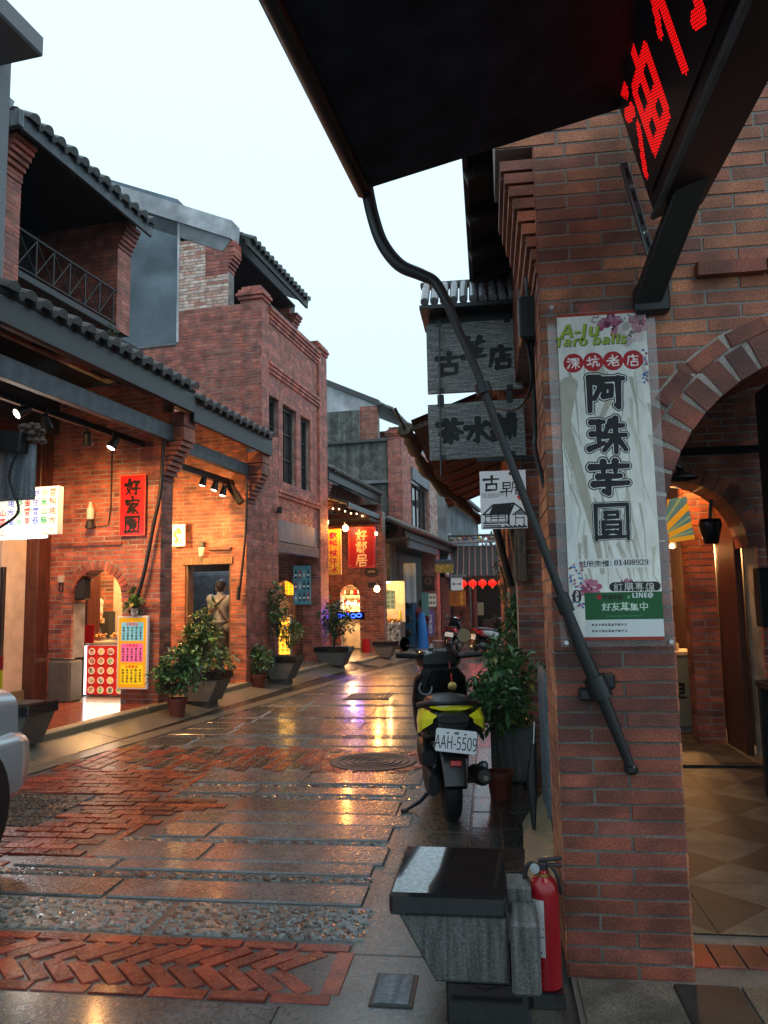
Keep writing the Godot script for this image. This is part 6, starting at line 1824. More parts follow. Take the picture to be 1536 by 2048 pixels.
# ---------- plants ----------
func leaf(mb: MB, p: Vector3, dir: Vector3, up: Vector3, ln: float, w: float) -> void:
	var side := dir.cross(up).normalized()
	var nn := side.cross(dir).normalized()
	var mid := p + dir * ln * 0.5 - nn * ln * 0.05
	var tip := p + dir * ln - nn * ln * 0.18
	var l := mid + side * w * 0.5 + nn * w * 0.12
	var r := mid - side * w * 0.5 + nn * w * 0.12
	mb.tri(p, r, tip)
	mb.tri(p, tip, l)

func foliage(o: Node3D, blobs: Array, count: int, ln: float, wd: float, cols: Array, sd: int, called := "foliage", stems := true, base := Vector3.ZERO) -> void:
	# blobs: [centre, radii]; leaves sit in tufts at twig ends spread through the crown
	var r := RandomNumberGenerator.new(); r.seed = sd
	var mb := MB.new()
	var twigs := MB.new()
	var tot := 0.0
	for b in blobs: tot += b[1].x * b[1].y * b[1].z
	for b in blobs:
		var tufts := maxi(6, int(count / 7.0 * b[1].x * b[1].y * b[1].z / tot))
		for t in tufts:
			var d := Vector3(r.randfn(), r.randfn(), r.randfn()).normalized()
			var rad := pow(r.randf(), 0.42)
			var p: Vector3 = b[0] + d * b[1] * rad * r.randf_range(0.85, 1.12)
			var out: Vector3 = (p - b[0] + Vector3(0, b[1].y * 0.4, 0)).normalized()
			if stems and t % 3 == 0:
				var root: Vector3 = Vector3(b[0].x, b[0].y - b[1].y * 0.7, b[0].z).lerp(base, 0.25)
				twigs.col = Color(1, 1, 1)
				twigs.tube([root, root.lerp(p, 0.55) + Vector3(r.randf_range(-0.03, 0.03), 0.02, r.randf_range(-0.03, 0.03)), p], [0.006, 0.004, 0.002], 4, false)
			var shade := r.randf_range(0.6, 1.25)
			for q in 7:
				var a := TAU * q / 7.0 + r.randf()
				var sd_ := out.cross(Vector3.UP if absf(out.y) < 0.9 else Vector3.RIGHT).normalized()
				var dd := (out * r.randf_range(0.1, 0.9) + (sd_ * cos(a) + out.cross(sd_) * sin(a)) * 0.9 + Vector3(0, 0.15, 0)).normalized()
				var c: Color = cols[r.randi() % cols.size()] if r.randf() > 0.05 else Color(0.3, 0.27, 0.07)
				mb.col = Color(c.r * shade, c.g * shade, c.b * shade)
				var s := r.randf_range(0.5, 1.4)
				leaf(mb, p + dd * 0.01 + Vector3(r.randf_range(-0.02, 0.02), r.randf_range(-0.02, 0.02), r.randf_range(-0.02, 0.02)), dd, (Vector3.UP + Vector3(r.randf_range(-0.5, 0.5), 0, r.randf_range(-0.5, 0.5))).normalized(), ln * s, wd * s)
	part(mb, called, M.leaf, o, "stuff")
	if twigs.v.size(): part(twigs, "twigs", M.bark, o, "stuff")

const GREEN := [Color(0.055, 0.14, 0.05), Color(0.075, 0.18, 0.055), Color(0.045, 0.115, 0.05), Color(0.11, 0.22, 0.08)]
const LIGHT := [Color(0.08, 0.18, 0.045), Color(0.12, 0.22, 0.05), Color(0.07, 0.15, 0.045), Color(0.16, 0.23, 0.07)]

func flowerpot(o: Node3D, r: float, h: float, mat: Material, y := 0.0) -> void:
	var m := MB.new()
	m.lathe([Vector2(r * 0.7, y), Vector2(r * 0.7, y), Vector2(r * 0.93, y + h * 0.82), Vector2(r * 1.06, y + h * 0.82), Vector2(r * 1.06, y + h * 0.82), Vector2(r * 1.06, y + h), Vector2(r * 1.06, y + h), Vector2(r * 0.9, y + h), Vector2(r * 0.9, y + h), Vector2(r * 0.88, y + h * 0.85)], 20)
	part(m, "flowerpot", mat, o)
	var s := MB.new()
	s.lathe([Vector2(r * 0.89, y + h * 0.87), Vector2(0.0, y + h * 0.9)], 16)
	part(s, "soil", M.soil, o)

func boat_planter(called: String, label: String, u: float, s: float, ln: float, group := "") -> Node3D:
	# a stone trough on a foot: wide top, ends raked inwards
	var o := lthing(called, label, "planter", u, gy(-s), s, group)
	var b := MB.new()
	b.prism([Vector2(-ln / 2, 0.42), Vector2(ln / 2, 0.42), Vector2(ln / 2 - 0.14, 0.12), Vector2(-ln / 2 + 0.14, 0.12)], -0.2, 0.2, 0.012)
	part(b, "trough", M.planter_stone, o)
	b = MB.new()
	b.prism([Vector2(-ln / 2 - 0.02, 0.42), Vector2(ln / 2 + 0.02, 0.42), Vector2(ln / 2 + 0.02, 0.52), Vector2(-ln / 2 - 0.02, 0.52)], -0.22, 0.22, 0.012)
	part(b, "black_rim", M.black_stone, o)
	boxpart("soil", M.soil, o, Vector3(0, 0.515, 0), Vector3(ln - 0.1, 0.02, 0.34), 0.0)
	boxpart("foot", M.planter_stone, o, Vector3(0, 0.06, 0), Vector3(ln - 0.34, 0.14, 0.28), 0.01)
	return o

func plants() -> void:
	var o := lthing("potted_shrub", "bushy dark-leaved shrub in a red pot in front of the lamplit doorway at left", "potted plant", 0.8, 0.012, 9.72, "shrubs in red pots")
	flowerpot(o, 0.125, 0.25, M.terracotta)
	foliage(o, [[Vector3(0.02, 0.55, 0), Vector3(0.3, 0.26, 0.28)], [Vector3(0.1, 0.72, 0.05), Vector3(0.22, 0.2, 0.2)], [Vector3(-0.12, 0.5, 0.1), Vector3(0.2, 0.2, 0.2)]], 1500, 0.075, 0.038, GREEN, 1, "foliage", true, Vector3(0, 0.25, 0))
	o = boat_planter("stone_planter", "stone trough planter with a taller light green shrub, half hidden behind the bushy potted shrub", 0.72, 10.6, 0.62)
	foliage(o, [[Vector3(-0.05, 0.95, 0), Vector3(0.32, 0.22, 0.3)], [Vector3(-0.05, 1.2, 0.0), Vector3(0.18, 0.16, 0.18)], [Vector3(0.25, 0.66, 0.1), Vector3(0.22, 0.16, 0.2)], [Vector3(-0.2, 0.82, 0), Vector3(0.22, 0.18, 0.2)], [Vector3(0.1, 1.38, 0), Vector3(0.08, 0.12, 0.08)]], 1500, 0.085, 0.036, LIGHT, 2, "foliage", true, Vector3(0, 0.5, 0))
	o = lthing("potted_shrub", "low loose shrub in a red pot at the foot of the tall house's near pier", "potted plant", 0.55, 0.012, 12.8, "shrubs in red pots")
	flowerpot(o, 0.15, 0.26, M.terracotta)
	foliage(o, [[Vector3(0.02, 0.5, 0), Vector3(0.28, 0.22, 0.25)], [Vector3(-0.05, 0.62, 0), Vector3(0.16, 0.16, 0.15)]], 700, 0.075, 0.034, GREEN, 3, "foliage", true, Vector3(0, 0.26, 0))
	o = boat_planter("stone_planter", "stone trough planter with a tall thin shrub in front of the tall house", 0.72, 13.5, 0.6)
	foliage(o, [[Vector3(-0.1, 1.25, 0), Vector3(0.22, 0.42, 0.2)], [Vector3(0.12, 0.95, 0), Vector3(0.22, 0.25, 0.2)], [Vector3(-0.12, 1.62, 0), Vector3(0.14, 0.18, 0.14)]], 900, 0.09, 0.036, LIGHT, 4, "foliage", true, Vector3(0, 0.5, 0))
	o = boat_planter("stone_planter", "stone trough planter holding a round dense bush past the tall house", 0.55, 16.9, 0.75)
	foliage(o, [[Vector3(0.05, 1.0, 0), Vector3(0.4, 0.38, 0.35)], [Vector3(0.1, 1.35, 0), Vector3(0.28, 0.22, 0.25)], [Vector3(-0.1, 1.15, 0), Vector3(0.28, 0.25, 0.25)]], 1300, 0.08, 0.038, GREEN, 5, "foliage", true, Vector3(0, 0.5, 0))
	tubepart("stem", M.bark, o, [Vector3(0, 0.5, 0), Vector3(0.02, 0.75, 0), Vector3(0.05, 1.0, 0)], [0.025, 0.02, 0.012], 6)
	o = boat_planter("stone_planter", "bare stone trough planter with a black rim in front of the food stall", 0.95, 19.9, 0.55)
	o = boat_planter("stone_planter", "empty stone trough bench beside the silver car's bumper", 0.35, 7.25, 0.75)
	# right-hand plants
	o = thing("concrete_planter", "square gray concrete planter with a leafy bush against the right-hand arcade", "planter", Vector3(0.1, 0, -6.5))
	boxpart("box", M.concrete, o, Vector3(0.05, 0.23, -0.05), Vector3(0.36, 0.44, 0.5), 0.02)
	boxpart("soil", M.soil, o, Vector3(0.05, 0.445, -0.05), Vector3(0.28, 0.02, 0.4), 0.0)
	foliage(o, [[Vector3(-0.08, 0.62, 0.1), Vector3(0.27, 0.25, 0.28)], [Vector3(0.08, 0.85, 0), Vector3(0.2, 0.18, 0.22)], [Vector3(-0.1, 0.55, 0.2), Vector3(0.2, 0.16, 0.16)], [Vector3(-0.06, 0.98, -0.1), Vector3(0.12, 0.14, 0.14)]], 2400, 0.075, 0.034, LIGHT + GREEN, 11, "foliage", true, Vector3(0, 0.4, 0))
	o = thing("potted_sapling", "thin-stemmed sapling in a red clay pot right beside the yellow scooter", "potted plant", Vector3(0.03, 0, -5.85))
	flowerpot(o, 0.1, 0.2, M.terracotta)
	tubepart("stem", M.bark, o, [Vector3(0, 0.18, 0), Vector3(-0.02, 0.45, 0), Vector3(0.0, 0.7, -0.02)], [0.009, 0.007, 0.005], 6)
	foliage(o, [[Vector3(0.0, 0.72, -0.05), Vector3(0.2, 0.16, 0.18)]], 420, 0.07, 0.032, GREEN, 12, "foliage", false)
	o = thing("potted_tree", "tall dense dark-leaved bush in a red pot along the right side, beyond the concrete planter", "potted plant", Vector3(0.5, 0, -8.9))
	flowerpot(o, 0.2, 0.42, M.terracotta)
	foliage(o, [[Vector3(-0.08, 1.0, 0), Vector3(0.28, 0.38, 0.36)], [Vector3(-0.14, 1.3, 0.1), Vector3(0.2, 0.22, 0.26)], [Vector3(-0.12, 0.72, 0.1), Vector3(0.22, 0.22, 0.26)], [Vector3(-0.08, 1.5, 0), Vector3(0.1, 0.12, 0.12)]], 3200, 0.07, 0.034, GREEN, 13, "foliage", true, Vector3(0, 0.4, 0))
	o = thing("potted_shrub", "smaller shrub in a dark pot between the tall bush and the street", "potted plant", Vector3(0.2, 0, -9.9))
	flowerpot(o, 0.16, 0.3, M.plastic_black)
	foliage(o, [[Vector3(0, 0.6, 0), Vector3(0.26, 0.26, 0.26)], [Vector3(0.1, 0.95, 0), Vector3(0.2, 0.22, 0.2)]], 900, 0.07, 0.034, GREEN, 14, "foliage", true, Vector3(0, 0.3, 0))
	o = thing("potted_tree", "yellow-green slender tree in a pot far along the right side near the temple", "potted plant", Vector3(0.55, -0.02, -15.5))
	flowerpot(o, 0.25, 0.5, M.concrete)
	tubepart("trunk", M.bark, o, [Vector3(0, 0.4, 0), Vector3(0.05, 1.0, 0), Vector3(0, 1.7, 0)], [0.03, 0.025, 0.015], 6)
	foliage(o, [[Vector3(0, 1.5, 0), Vector3(0.35, 0.5, 0.35)], [Vector3(-0.25, 2.0, 0), Vector3(0.25, 0.3, 0.25)], [Vector3(0.1, 1.0, 0), Vector3(0.3, 0.3, 0.3)]], 1100, 0.09, 0.04, LIGHT, 15, "foliage", true, Vector3(0, 1.0, 0))
	# little pot on top of the menu board
	o = lthing("small_potted_plant", "little light green plant in a white pot perched on top of the tall menu board", "potted plant", 0.13, 1.31, 9.77)
	flowerpot(o, 0.055, 0.09, M.ceramic)
	foliage(o, [[Vector3(0, 0.15, 0.02), Vector3(0.12, 0.1, 0.1)], [Vector3(-0.03, 0.26, 0), Vector3(0.05, 0.1, 0.05)]], 240, 0.06, 0.04, LIGHT, 21, "foliage", false)
	# weeds rooted in the tiles
	for e in [[-0.35, 4.98, 9.8, 0.35, 22, "tall feathery green weed growing from the tiles beside the plaster panel"], [-0.2, 4.9, 9.2, 0.16, 23, "small flowering weed on the lean-to tiles in front of the upper pier"], [0.2, 4.62, 10.9, 0.14, 24, "low yellow-green weed growing lower down the lean-to tiles"]]:
		o = lthing("roof_weed", e[5], "weed", e[0], e[1], e[2])
		foliage(o, [[Vector3(0, e[3] * 0.55, 0), Vector3(e[3] * 0.28, e[3] * 0.55, 0.08)]], 170, 0.05, 0.014, [Color(0.12, 0.17, 0.08), Color(0.16, 0.2, 0.1), Color(0.1, 0.14, 0.07)], e[4])
	for e in [[1.2, -33.5, 4.4, 31, "pale hazy tree standing behind the temple roof at right"], [3.0, -31.0, 5.0, 32, "darker tree behind the temple, partly hidden by the wooden plaque"]]:
		o = thing("tree", e[4], "tree", Vector3(e[0], -0.4, e[1]))
		tubepart("trunk", M.bark, o, [Vector3(0, 0, 0), Vector3(0.1, 1.5, 0), Vector3(0, e[2] - 1.0, 0)], [0.16, 0.12, 0.06], 8)
		foliage(o, [[Vector3(0, e[2], 0), Vector3(1.3, 1.0, 1.1)], [Vector3(0.8, e[2] - 0.8, 0), Vector3(0.9, 0.8, 0.8)], [Vector3(-0.7, e[2] - 0.6, 0.2), Vector3(0.8, 0.7, 0.8)]], 2200, 0.16, 0.08, GREEN, e[3], "crown", true, Vector3(0, 2.0, 0))

# ---------- vehicles ----------
func wheel(o: Node3D, at: Vector3, r: float, w: float, spokes := 5) -> void:
	# axle along local x
	var tf := Transform3D(Basis(Vector3(0, 0, 1), PI / 2), at)
	var m := MB.new()
	var h := w / 2
	m.lathe([Vector2(r * 0.62, -h * 0.8), Vector2(r * 0.8, -h), Vector2(r * 0.93, -h * 0.8), Vector2(r * 0.99, -h * 0.4), Vector2(r, 0), Vector2(r * 0.99, h * 0.4), Vector2(r * 0.93, h * 0.8), Vector2(r * 0.8, h), Vector2(r * 0.62, h * 0.8)], 28, tf)
	var ty := part(m, "wheel", M.rubber, o)
	var g := MB.new()
	for k in 36:
		var a := TAU * k / 36
		g.box(at + Vector3((k % 2 - 0.5) * w * 0.34, sin(a) * r * 0.985, cos(a) * r * 0.985), Vector3(w * 0.3, r * 0.04, r * 0.09), 0, Basis(Vector3(1, 0, 0), -a + PI / 2) * Basis(Vector3(0, 1, 0), 0.5 * (1 if k % 2 else -1)))
	part(g, "tread", M.rubber, ty)
	var rm := MB.new()
	rm.lathe([Vector2(r * 0.66, -h * 0.75), Vector2(r * 0.58, -h * 0.6), Vector2(r * 0.58, h * 0.6), Vector2(r * 0.66, h * 0.75)], 24, tf)
	rm.lathe([Vector2(0, -h * 0.7), Vector2(r * 0.16, -h * 0.7), Vector2(r * 0.16, h * 0.7), Vector2(0, h * 0.7)], 12, tf)
	for k in spokes:
		var a := TAU * k / spokes
		rm.box(at + Vector3(0, sin(a), cos(a)) * r * 0.37, Vector3(w * 0.4, r * 0.12, r * 0.46), 0.004, Basis(Vector3(1, 0, 0), -a))
	part(rm, "rim", M.alloy, ty)

func scooter(label: String, at: Vector3, turn: float, body: Material, trim: Material, plate: String, lean: float, rack := true) -> Node3D:
	# local frame: the tail faces +z, the front wheel points to -z, ground at y = 0
	var o := thing("scooter", label, "scooter", at, turn, "parked scooters")
	o.rotation.z = lean
	wheel(o, Vector3(0, 0.235, -0.18), 0.235, 0.115)
	wheel(o, Vector3(0, 0.235, -1.42), 0.235, 0.105)
	var b := MB.new()
	# tail body: a tapering shell below the seat
	b.xf = Transform3D(Basis(), Vector3(0, -0.04, 0))
	b.loft([[Vector3(0, 0.60, -0.82), 0.15, 0.16], [Vector3(0, 0.62, -0.6), 0.19, 0.15], [Vector3(0, 0.645, -0.3), 0.205, 0.13], [Vector3(0, 0.675, -0.05), 0.2, 0.115], [Vector3(0, 0.70, 0.06), 0.165, 0.09], [Vector3(0, 0.715, 0.1), 0.1, 0.05]], 24, 2.6)
	part(b, "tail_body", M.paint_black, o)
	for sg in [-1.0, 1.0]:
		# the coloured panels that wrap round each hip
		var p := MB.new(); p.xf = Transform3D(Basis(), Vector3(0, -0.04, 0))
		var outer := []
		var grid := [[[-0.72, 0.55, 0.175], [-0.72, 0.66, 0.178]], [[-0.45, 0.58, 0.2], [-0.45, 0.72, 0.196]], [[-0.2, 0.6, 0.215], [-0.2, 0.76, 0.196]], [[-0.02, 0.63, 0.216], [-0.02, 0.79, 0.19]], [[0.06, 0.665, 0.195], [0.06, 0.785, 0.165]], [[0.105, 0.71, 0.13], [0.105, 0.755, 0.1]]]
		for k in grid.size() - 1:
			var g0: Array = grid[k]; var g1: Array = grid[k + 1]
			var a := Vector3(sg * g0[0][2], g0[0][1], g0[0][0]); var a2 := Vector3(sg * g0[1][2], g0[1][1], g0[1][0])
			var c := Vector3(sg * g1[0][2], g1[0][1], g1[0][0]); var c2 := Vector3(sg * g1[1][2], g1[1][1], g1[1][0])
			var am := (a + a2) / 2 + Vector3(sg * 0.012, 0, 0); var cm := (c + c2) / 2 + Vector3(sg * 0.012, 0, 0)
			if sg > 0:
				_pq(p, a, c, cm, am, sg)
				_pq(p, am, cm, c2, a2, sg)
			else:
				_pq(p, a, c, cm, am, sg); _pq(p, am, cm, c2, a2, sg)
		part(p, "side_panel", body, o)
	var tl := MB.new(); tl.xf = Transform3D(Basis(), Vector3(0, -0.04, 0))
	tl.loft([[Vector3(0, 0.735, 0.0), 0.13, 0.05], [Vector3(0, 0.735, 0.08), 0.12, 0.04], [Vector3(0, 0.735, 0.115), 0.1, 0.026]], 16, 3.0)
	part(tl, "tail_light", M.plastic_black, o)
	var cr := MB.new(); cr.xf = Transform3D(Basis(), Vector3(0, -0.045, 0))
	cr.loft([[Vector3(0, 0.795, -0.12), 0.15, 0.02], [Vector3(0, 0.80, 0.02), 0.14, 0.016], [Vector3(0, 0.798, 0.07), 0.10, 0.012]], 16, 2.6)
	part(cr, "tail_cap", body, o)
	# seat
	b = MB.new()
	b.xf = Transform3D(Basis(), Vector3(0, -0.055, 0))
	b.loft([[Vector3(0, 0.74, -0.86), 0.09, 0.045], [Vector3(0, 0.76, -0.78), 0.13, 0.055], [Vector3(0, 0.765, -0.55), 0.15, 0.055], [Vector3(0, 0.79, -0.42), 0.16, 0.06], [Vector3(0, 0.81, -0.25), 0.16, 0.055], [Vector3(0, 0.815, -0.1), 0.145, 0.045], [Vector3(0, 0.81, -0.03), 0.1, 0.025]], 20, 2.6)
	part(b, "seat", M.seat_vinyl, o)
	if rack:
		var pts := []
		for k in 13:
			var a := PI * k / 12
			pts.append(Vector3(cos(a) * 0.205, 0.745 + 0.045 * sin(a), -0.2 + sin(a) * 0.27))
		tubepart("grab_rail", M.plastic_black, o, pts, 0.017, 8)
	# mudguard, plate, reflector
	b = MB.new()
	b.loft([[Vector3(0, 0.6, 0.02), 0.11, 0.03, 4.0], [Vector3(0, 0.5, 0.1), 0.095, 0.02, 4.0], [Vector3(0, 0.4, 0.15), 0.082, 0.016, 4.0], [Vector3(0, 0.29, 0.185), 0.07, 0.01, 4.0]], 12, 4.0)
	part(b, "mudguard", M.paint_black, o)
	var pl := MB.new()
	var tilt := Basis(Vector3(0, 0, 1), -0.12) * Basis(Vector3(1, 0, 0), -0.22)
	pl.xf = Transform3D(tilt, Vector3(0.01, 0.565, 0.155))
	var pp := []
	for e in [[-1, -1, 180], [1, -1, 270], [1, 1, 0], [-1, 1, 90]]:
		for q in 4:
			var a: float = deg_to_rad(e[2] + q * 30)
			pp.append(Vector2(e[0] * 0.116 + cos(a) * 0.014, e[1] * 0.056 + sin(a) * 0.014))
	pl.prism(pp, -0.003, 0.003, 0.001)
	var pm := part(pl, "number_plate", M.white_paint, o)
	if plate:
		var t := letters(pm, plate, 0.066, M.print_black, Vector3(0.01, 0.565, 0.155) + tilt * Vector3(0, -0.012, 0.0036), "plate_letters", false, false, 0.84)
		t.transform.basis = tilt * Basis.from_scale(Vector3(0.66, 1.2, 1))
		for sx in [-1, 1]: boxpart("plate_bolt", M.iron, pm, Vector3(0.01, 0.565, 0.155) + tilt * Vector3(sx * 0.055, 0.045, 0.004), Vector3(0.014, 0.009, 0.004), 0.002)
		boxpart("plate_seal", M.alloy, pm, Vector3(0.01, 0.565, 0.155) + tilt * Vector3(0, 0.047, 0.004), Vector3(0.03, 0.016, 0.002), 0.001)
	boxpart("reflector", M.reflector, o, Vector3(0.005, 0.43, 0.16), Vector3(0.072, 0.034, 0.014), 0.004, Basis(Vector3(1, 0, 0), -0.35))
	# engine, exhaust, shock absorber, stand
	b = MB.new()
	b.loft([[Vector3(-0.1, 0.27, -0.72), 0.06, 0.09], [Vector3(-0.12, 0.28, -0.4), 0.06, 0.1], [Vector3(-0.125, 0.26, -0.16), 0.05, 0.1], [Vector3(-0.125, 0.25, -0.06), 0.03, 0.07]], 14, 3.0)
	part(b, "transmission_case", M.plastic_black, o)
	b = MB.new()
	b.loft([[Vector3(-0.15, 0.42, -0.5), 0.06, 0.07], [Vector3(-0.15, 0.42, -0.2), 0.06, 0.075], [Vector3(-0.15, 0.41, -0.12), 0.04, 0.05]], 12, 4.0)
	part(b, "air_box", M.plastic_black, o)
	b = MB.new()
	b.tube([Vector3(0.1, 0.2, -0.7), Vector3(0.14, 0.22, -0.45), Vector3(0.165, 0.29, -0.2), Vector3(0.18, 0.33, 0.06), Vector3(0.185, 0.34, 0.12)], [0.02, 0.05, 0.062, 0.06, 0.04], 14)
	var ex := part(b, "exhaust", M.plastic_black, o)
	boxpart("heat_shield", M.alloy, ex, Vector3(0.2, 0.36, -0.08), Vector3(0.05, 0.06, 0.22), 0.015, Basis(Vector3(1, 0, 0), -0.25))
	tubepart("tail_pipe", M.steel, ex, [Vector3(0.186, 0.34, 0.11), Vector3(0.19, 0.335, 0.15)], 0.018, 10)
	var sh := tubepart("shock_absorber", M.alloy, o, [Vector3(-0.11, 0.28, -0.14), Vector3(-0.1, 0.54, -0.2)], 0.018, 8)
	for k in 7: tubepart("spring_turn", M.plastic_black, sh, [Vector3(-0.109 + k * 0.001, 0.34 + k * 0.024, -0.15 - k * 0.006), Vector3(-0.109 + k * 0.001, 0.354 + k * 0.024, -0.153 - k * 0.006)], 0.027, 8)
	tubepart("brass_valve", M.brass, sh, [Vector3(-0.112, 0.285, -0.12), Vector3(-0.112, 0.33, -0.13)], 0.017, 8)
	var ks := tubepart("kick_stand", M.plastic_black, o, [Vector3(-0.1, 0.14, -0.5), Vector3(-0.2, 0.06, -0.42), Vector3(-0.3, 0.015, -0.38)], [0.016, 0.014, 0.012], 8)
	boxpart("stand_foot", M.rubber, ks, Vector3(-0.31, 0.012, -0.38), Vector3(0.05, 0.022, 0.04), 0.008)
	# floor board, leg shield, front
	b = MB.new()
	b.loft([[Vector3(0, 0.29, -1.2), 0.12, 0.05], [Vector3(0, 0.28, -1.0), 0.165, 0.05], [Vector3(0, 0.28, -0.8), 0.165, 0.06], [Vector3(0, 0.34, -0.7), 0.14, 0.12]], 16, 3.4)
	part(b, "floor_board", M.plastic_black, o)
	for sg in [-1, 1]: tubepart("floor_trim", trim, o, curve([Vector3(sg * 0.12, 0.29, -1.18), Vector3(sg * 0.172, 0.29, -0.95), Vector3(sg * 0.17, 0.31, -0.72), Vector3(sg * 0.185, 0.4, -0.5)], 4), 0.011, 6)
	b = MB.new()
	b.xf = Transform3D(Basis(Vector3(1, 0, 0), -PI / 2 + 0.3), Vector3(0, 0.28, -1.14))
	b.loft([[Vector3(0, 0, 0), 0.14, 0.05], [Vector3(0, 0.0, 0.2), 0.2, 0.075], [Vector3(0, 0.0, 0.42), 0.218, 0.085], [Vector3(0, 0, 0.6), 0.2, 0.09], [Vector3(0, 0, 0.69), 0.13, 0.08]], 20, 2.8)
	part(b, "leg_shield", M.paint_black, o)
	b = MB.new()
	b.xf = Transform3D(Basis(Vector3(1, 0, 0), -PI / 2 + 0.34), Vector3(0, 0.3, -1.24))
	b.loft([[Vector3(0, 0.02, 0.05), 0.1, 0.05], [Vector3(0, 0.02, 0.22), 0.17, 0.075], [Vector3(0, 0.02, 0.42), 0.2, 0.09], [Vector3(0, 0.02, 0.55), 0.195, 0.085], [Vector3(0, 0.02, 0.62), 0.12, 0.06]], 18, 2.5)
	part(b, "front_cowl", body, o)
	tubepart("steering_column", M.plastic_black, o, [Vector3(0, 0.6, -1.16), Vector3(0, 0.95, -1.06)], [0.1, 0.085], 12)
	for sg in [-1, 1]: tubepart("fork_leg", M.alloy, o, [Vector3(sg * 0.075, 0.24, -1.42), Vector3(sg * 0.06, 0.62, -1.28)], 0.016, 8)
	b = MB.new()
	b.loft([[Vector3(0, 0.45, -1.58), 0.06, 0.03], [Vector3(0, 0.5, -1.45), 0.075, 0.035], [Vector3(0, 0.5, -1.3), 0.07, 0.04], [Vector3(0, 0.44, -1.18), 0.05, 0.03]], 12, 2.4)
	part(b, "front_fender", body, o)
	b = MB.new()
	b.loft([[Vector3(0, 0.95, -1.26), 0.1, 0.06], [Vector3(0, 0.97, -1.17), 0.185, 0.085], [Vector3(0, 0.98, -1.05), 0.175, 0.08], [Vector3(0, 0.98, -0.98), 0.13, 0.055]], 18, 2.6)
	var hd := part(b, "handlebar_cowl", M.paint_black, o)
	boxpart("instrument", M.window_glass, hd, Vector3(0, 1.045, -1.03), Vector3(0.16, 0.012, 0.08), 0.005, Basis(Vector3(1, 0, 0), 0.6))
	boxpart("dial", M.mirror_glass, hd, Vector3(0.01, 1.052, -1.026), Vector3(0.1, 0.004, 0.045), 0.002, Basis(Vector3(1, 0, 0), 0.6))
	for sg in [-1, 1]:
		tubepart("handlebar", M.plastic_black, o, [Vector3(sg * 0.12, 1.0, -1.07), Vector3(sg * 0.22, 1.01, -1.04)], 0.02, 8)
		tubepart("grip", M.rubber, o, [Vector3(sg * 0.21, 1.01, -1.043), Vector3(sg * 0.335, 1.02, -1.0)], 0.021, 10)
		tubepart("brake_lever", M.alloy, o, curve([Vector3(sg * 0.17, 1.0, -1.1), Vector3(sg * 0.24, 0.995, -1.11), Vector3(sg * 0.31, 1.0, -1.06)], 4), 0.008, 6)
		var st := tubepart("mirror", M.plastic_black, o, curve([Vector3(sg * 0.16, 1.03, -1.1), Vector3(sg * 0.2, 1.08, -1.12), Vector3(sg * (0.225 - sg * 0.025), 1.11 + sg * 0.025, -1.12)], 4), 0.008, 6)
		var mm := MB.new()
		mm.xf = Transform3D(Basis(Vector3(1, 0, 0), PI / 2 - 0.1) , Vector3(sg * (0.24 - sg * 0.025), 1.13 + sg * 0.03, -1.12)) * Transform3D(Basis(Vector3(0, 0, 1), 0.25 if sg > 0 else -0.75), Vector3.ZERO)
		mm.lathe([Vector2(0, -0.014), Vector2(0.048, -0.01), Vector2(0.059, 0.006), Vector2(0.055, 0.008)], 18)
		part(mm, "mirror_shell", M.plastic_black, st)
		var mg := MB.new()
		mg.xf = mm.xf
		mg.lathe([Vector2(0.055, 0.0075), Vector2(0.0, 0.0085)], 18)
		part(mg, "mirror_glass", M.mirror_gold, st)
	return o

func _pq(p: MB, a: Vector3, b: Vector3, c: Vector3, d: Vector3, sg: float) -> void:
	var nn := (b - a).cross(c - a)
	if nn.x * sg > 0 or (absf(nn.x) < 1e-6 and nn.z > 0): p.quad(a, b, c, d)
	else: p.quad(d, c, b, a)

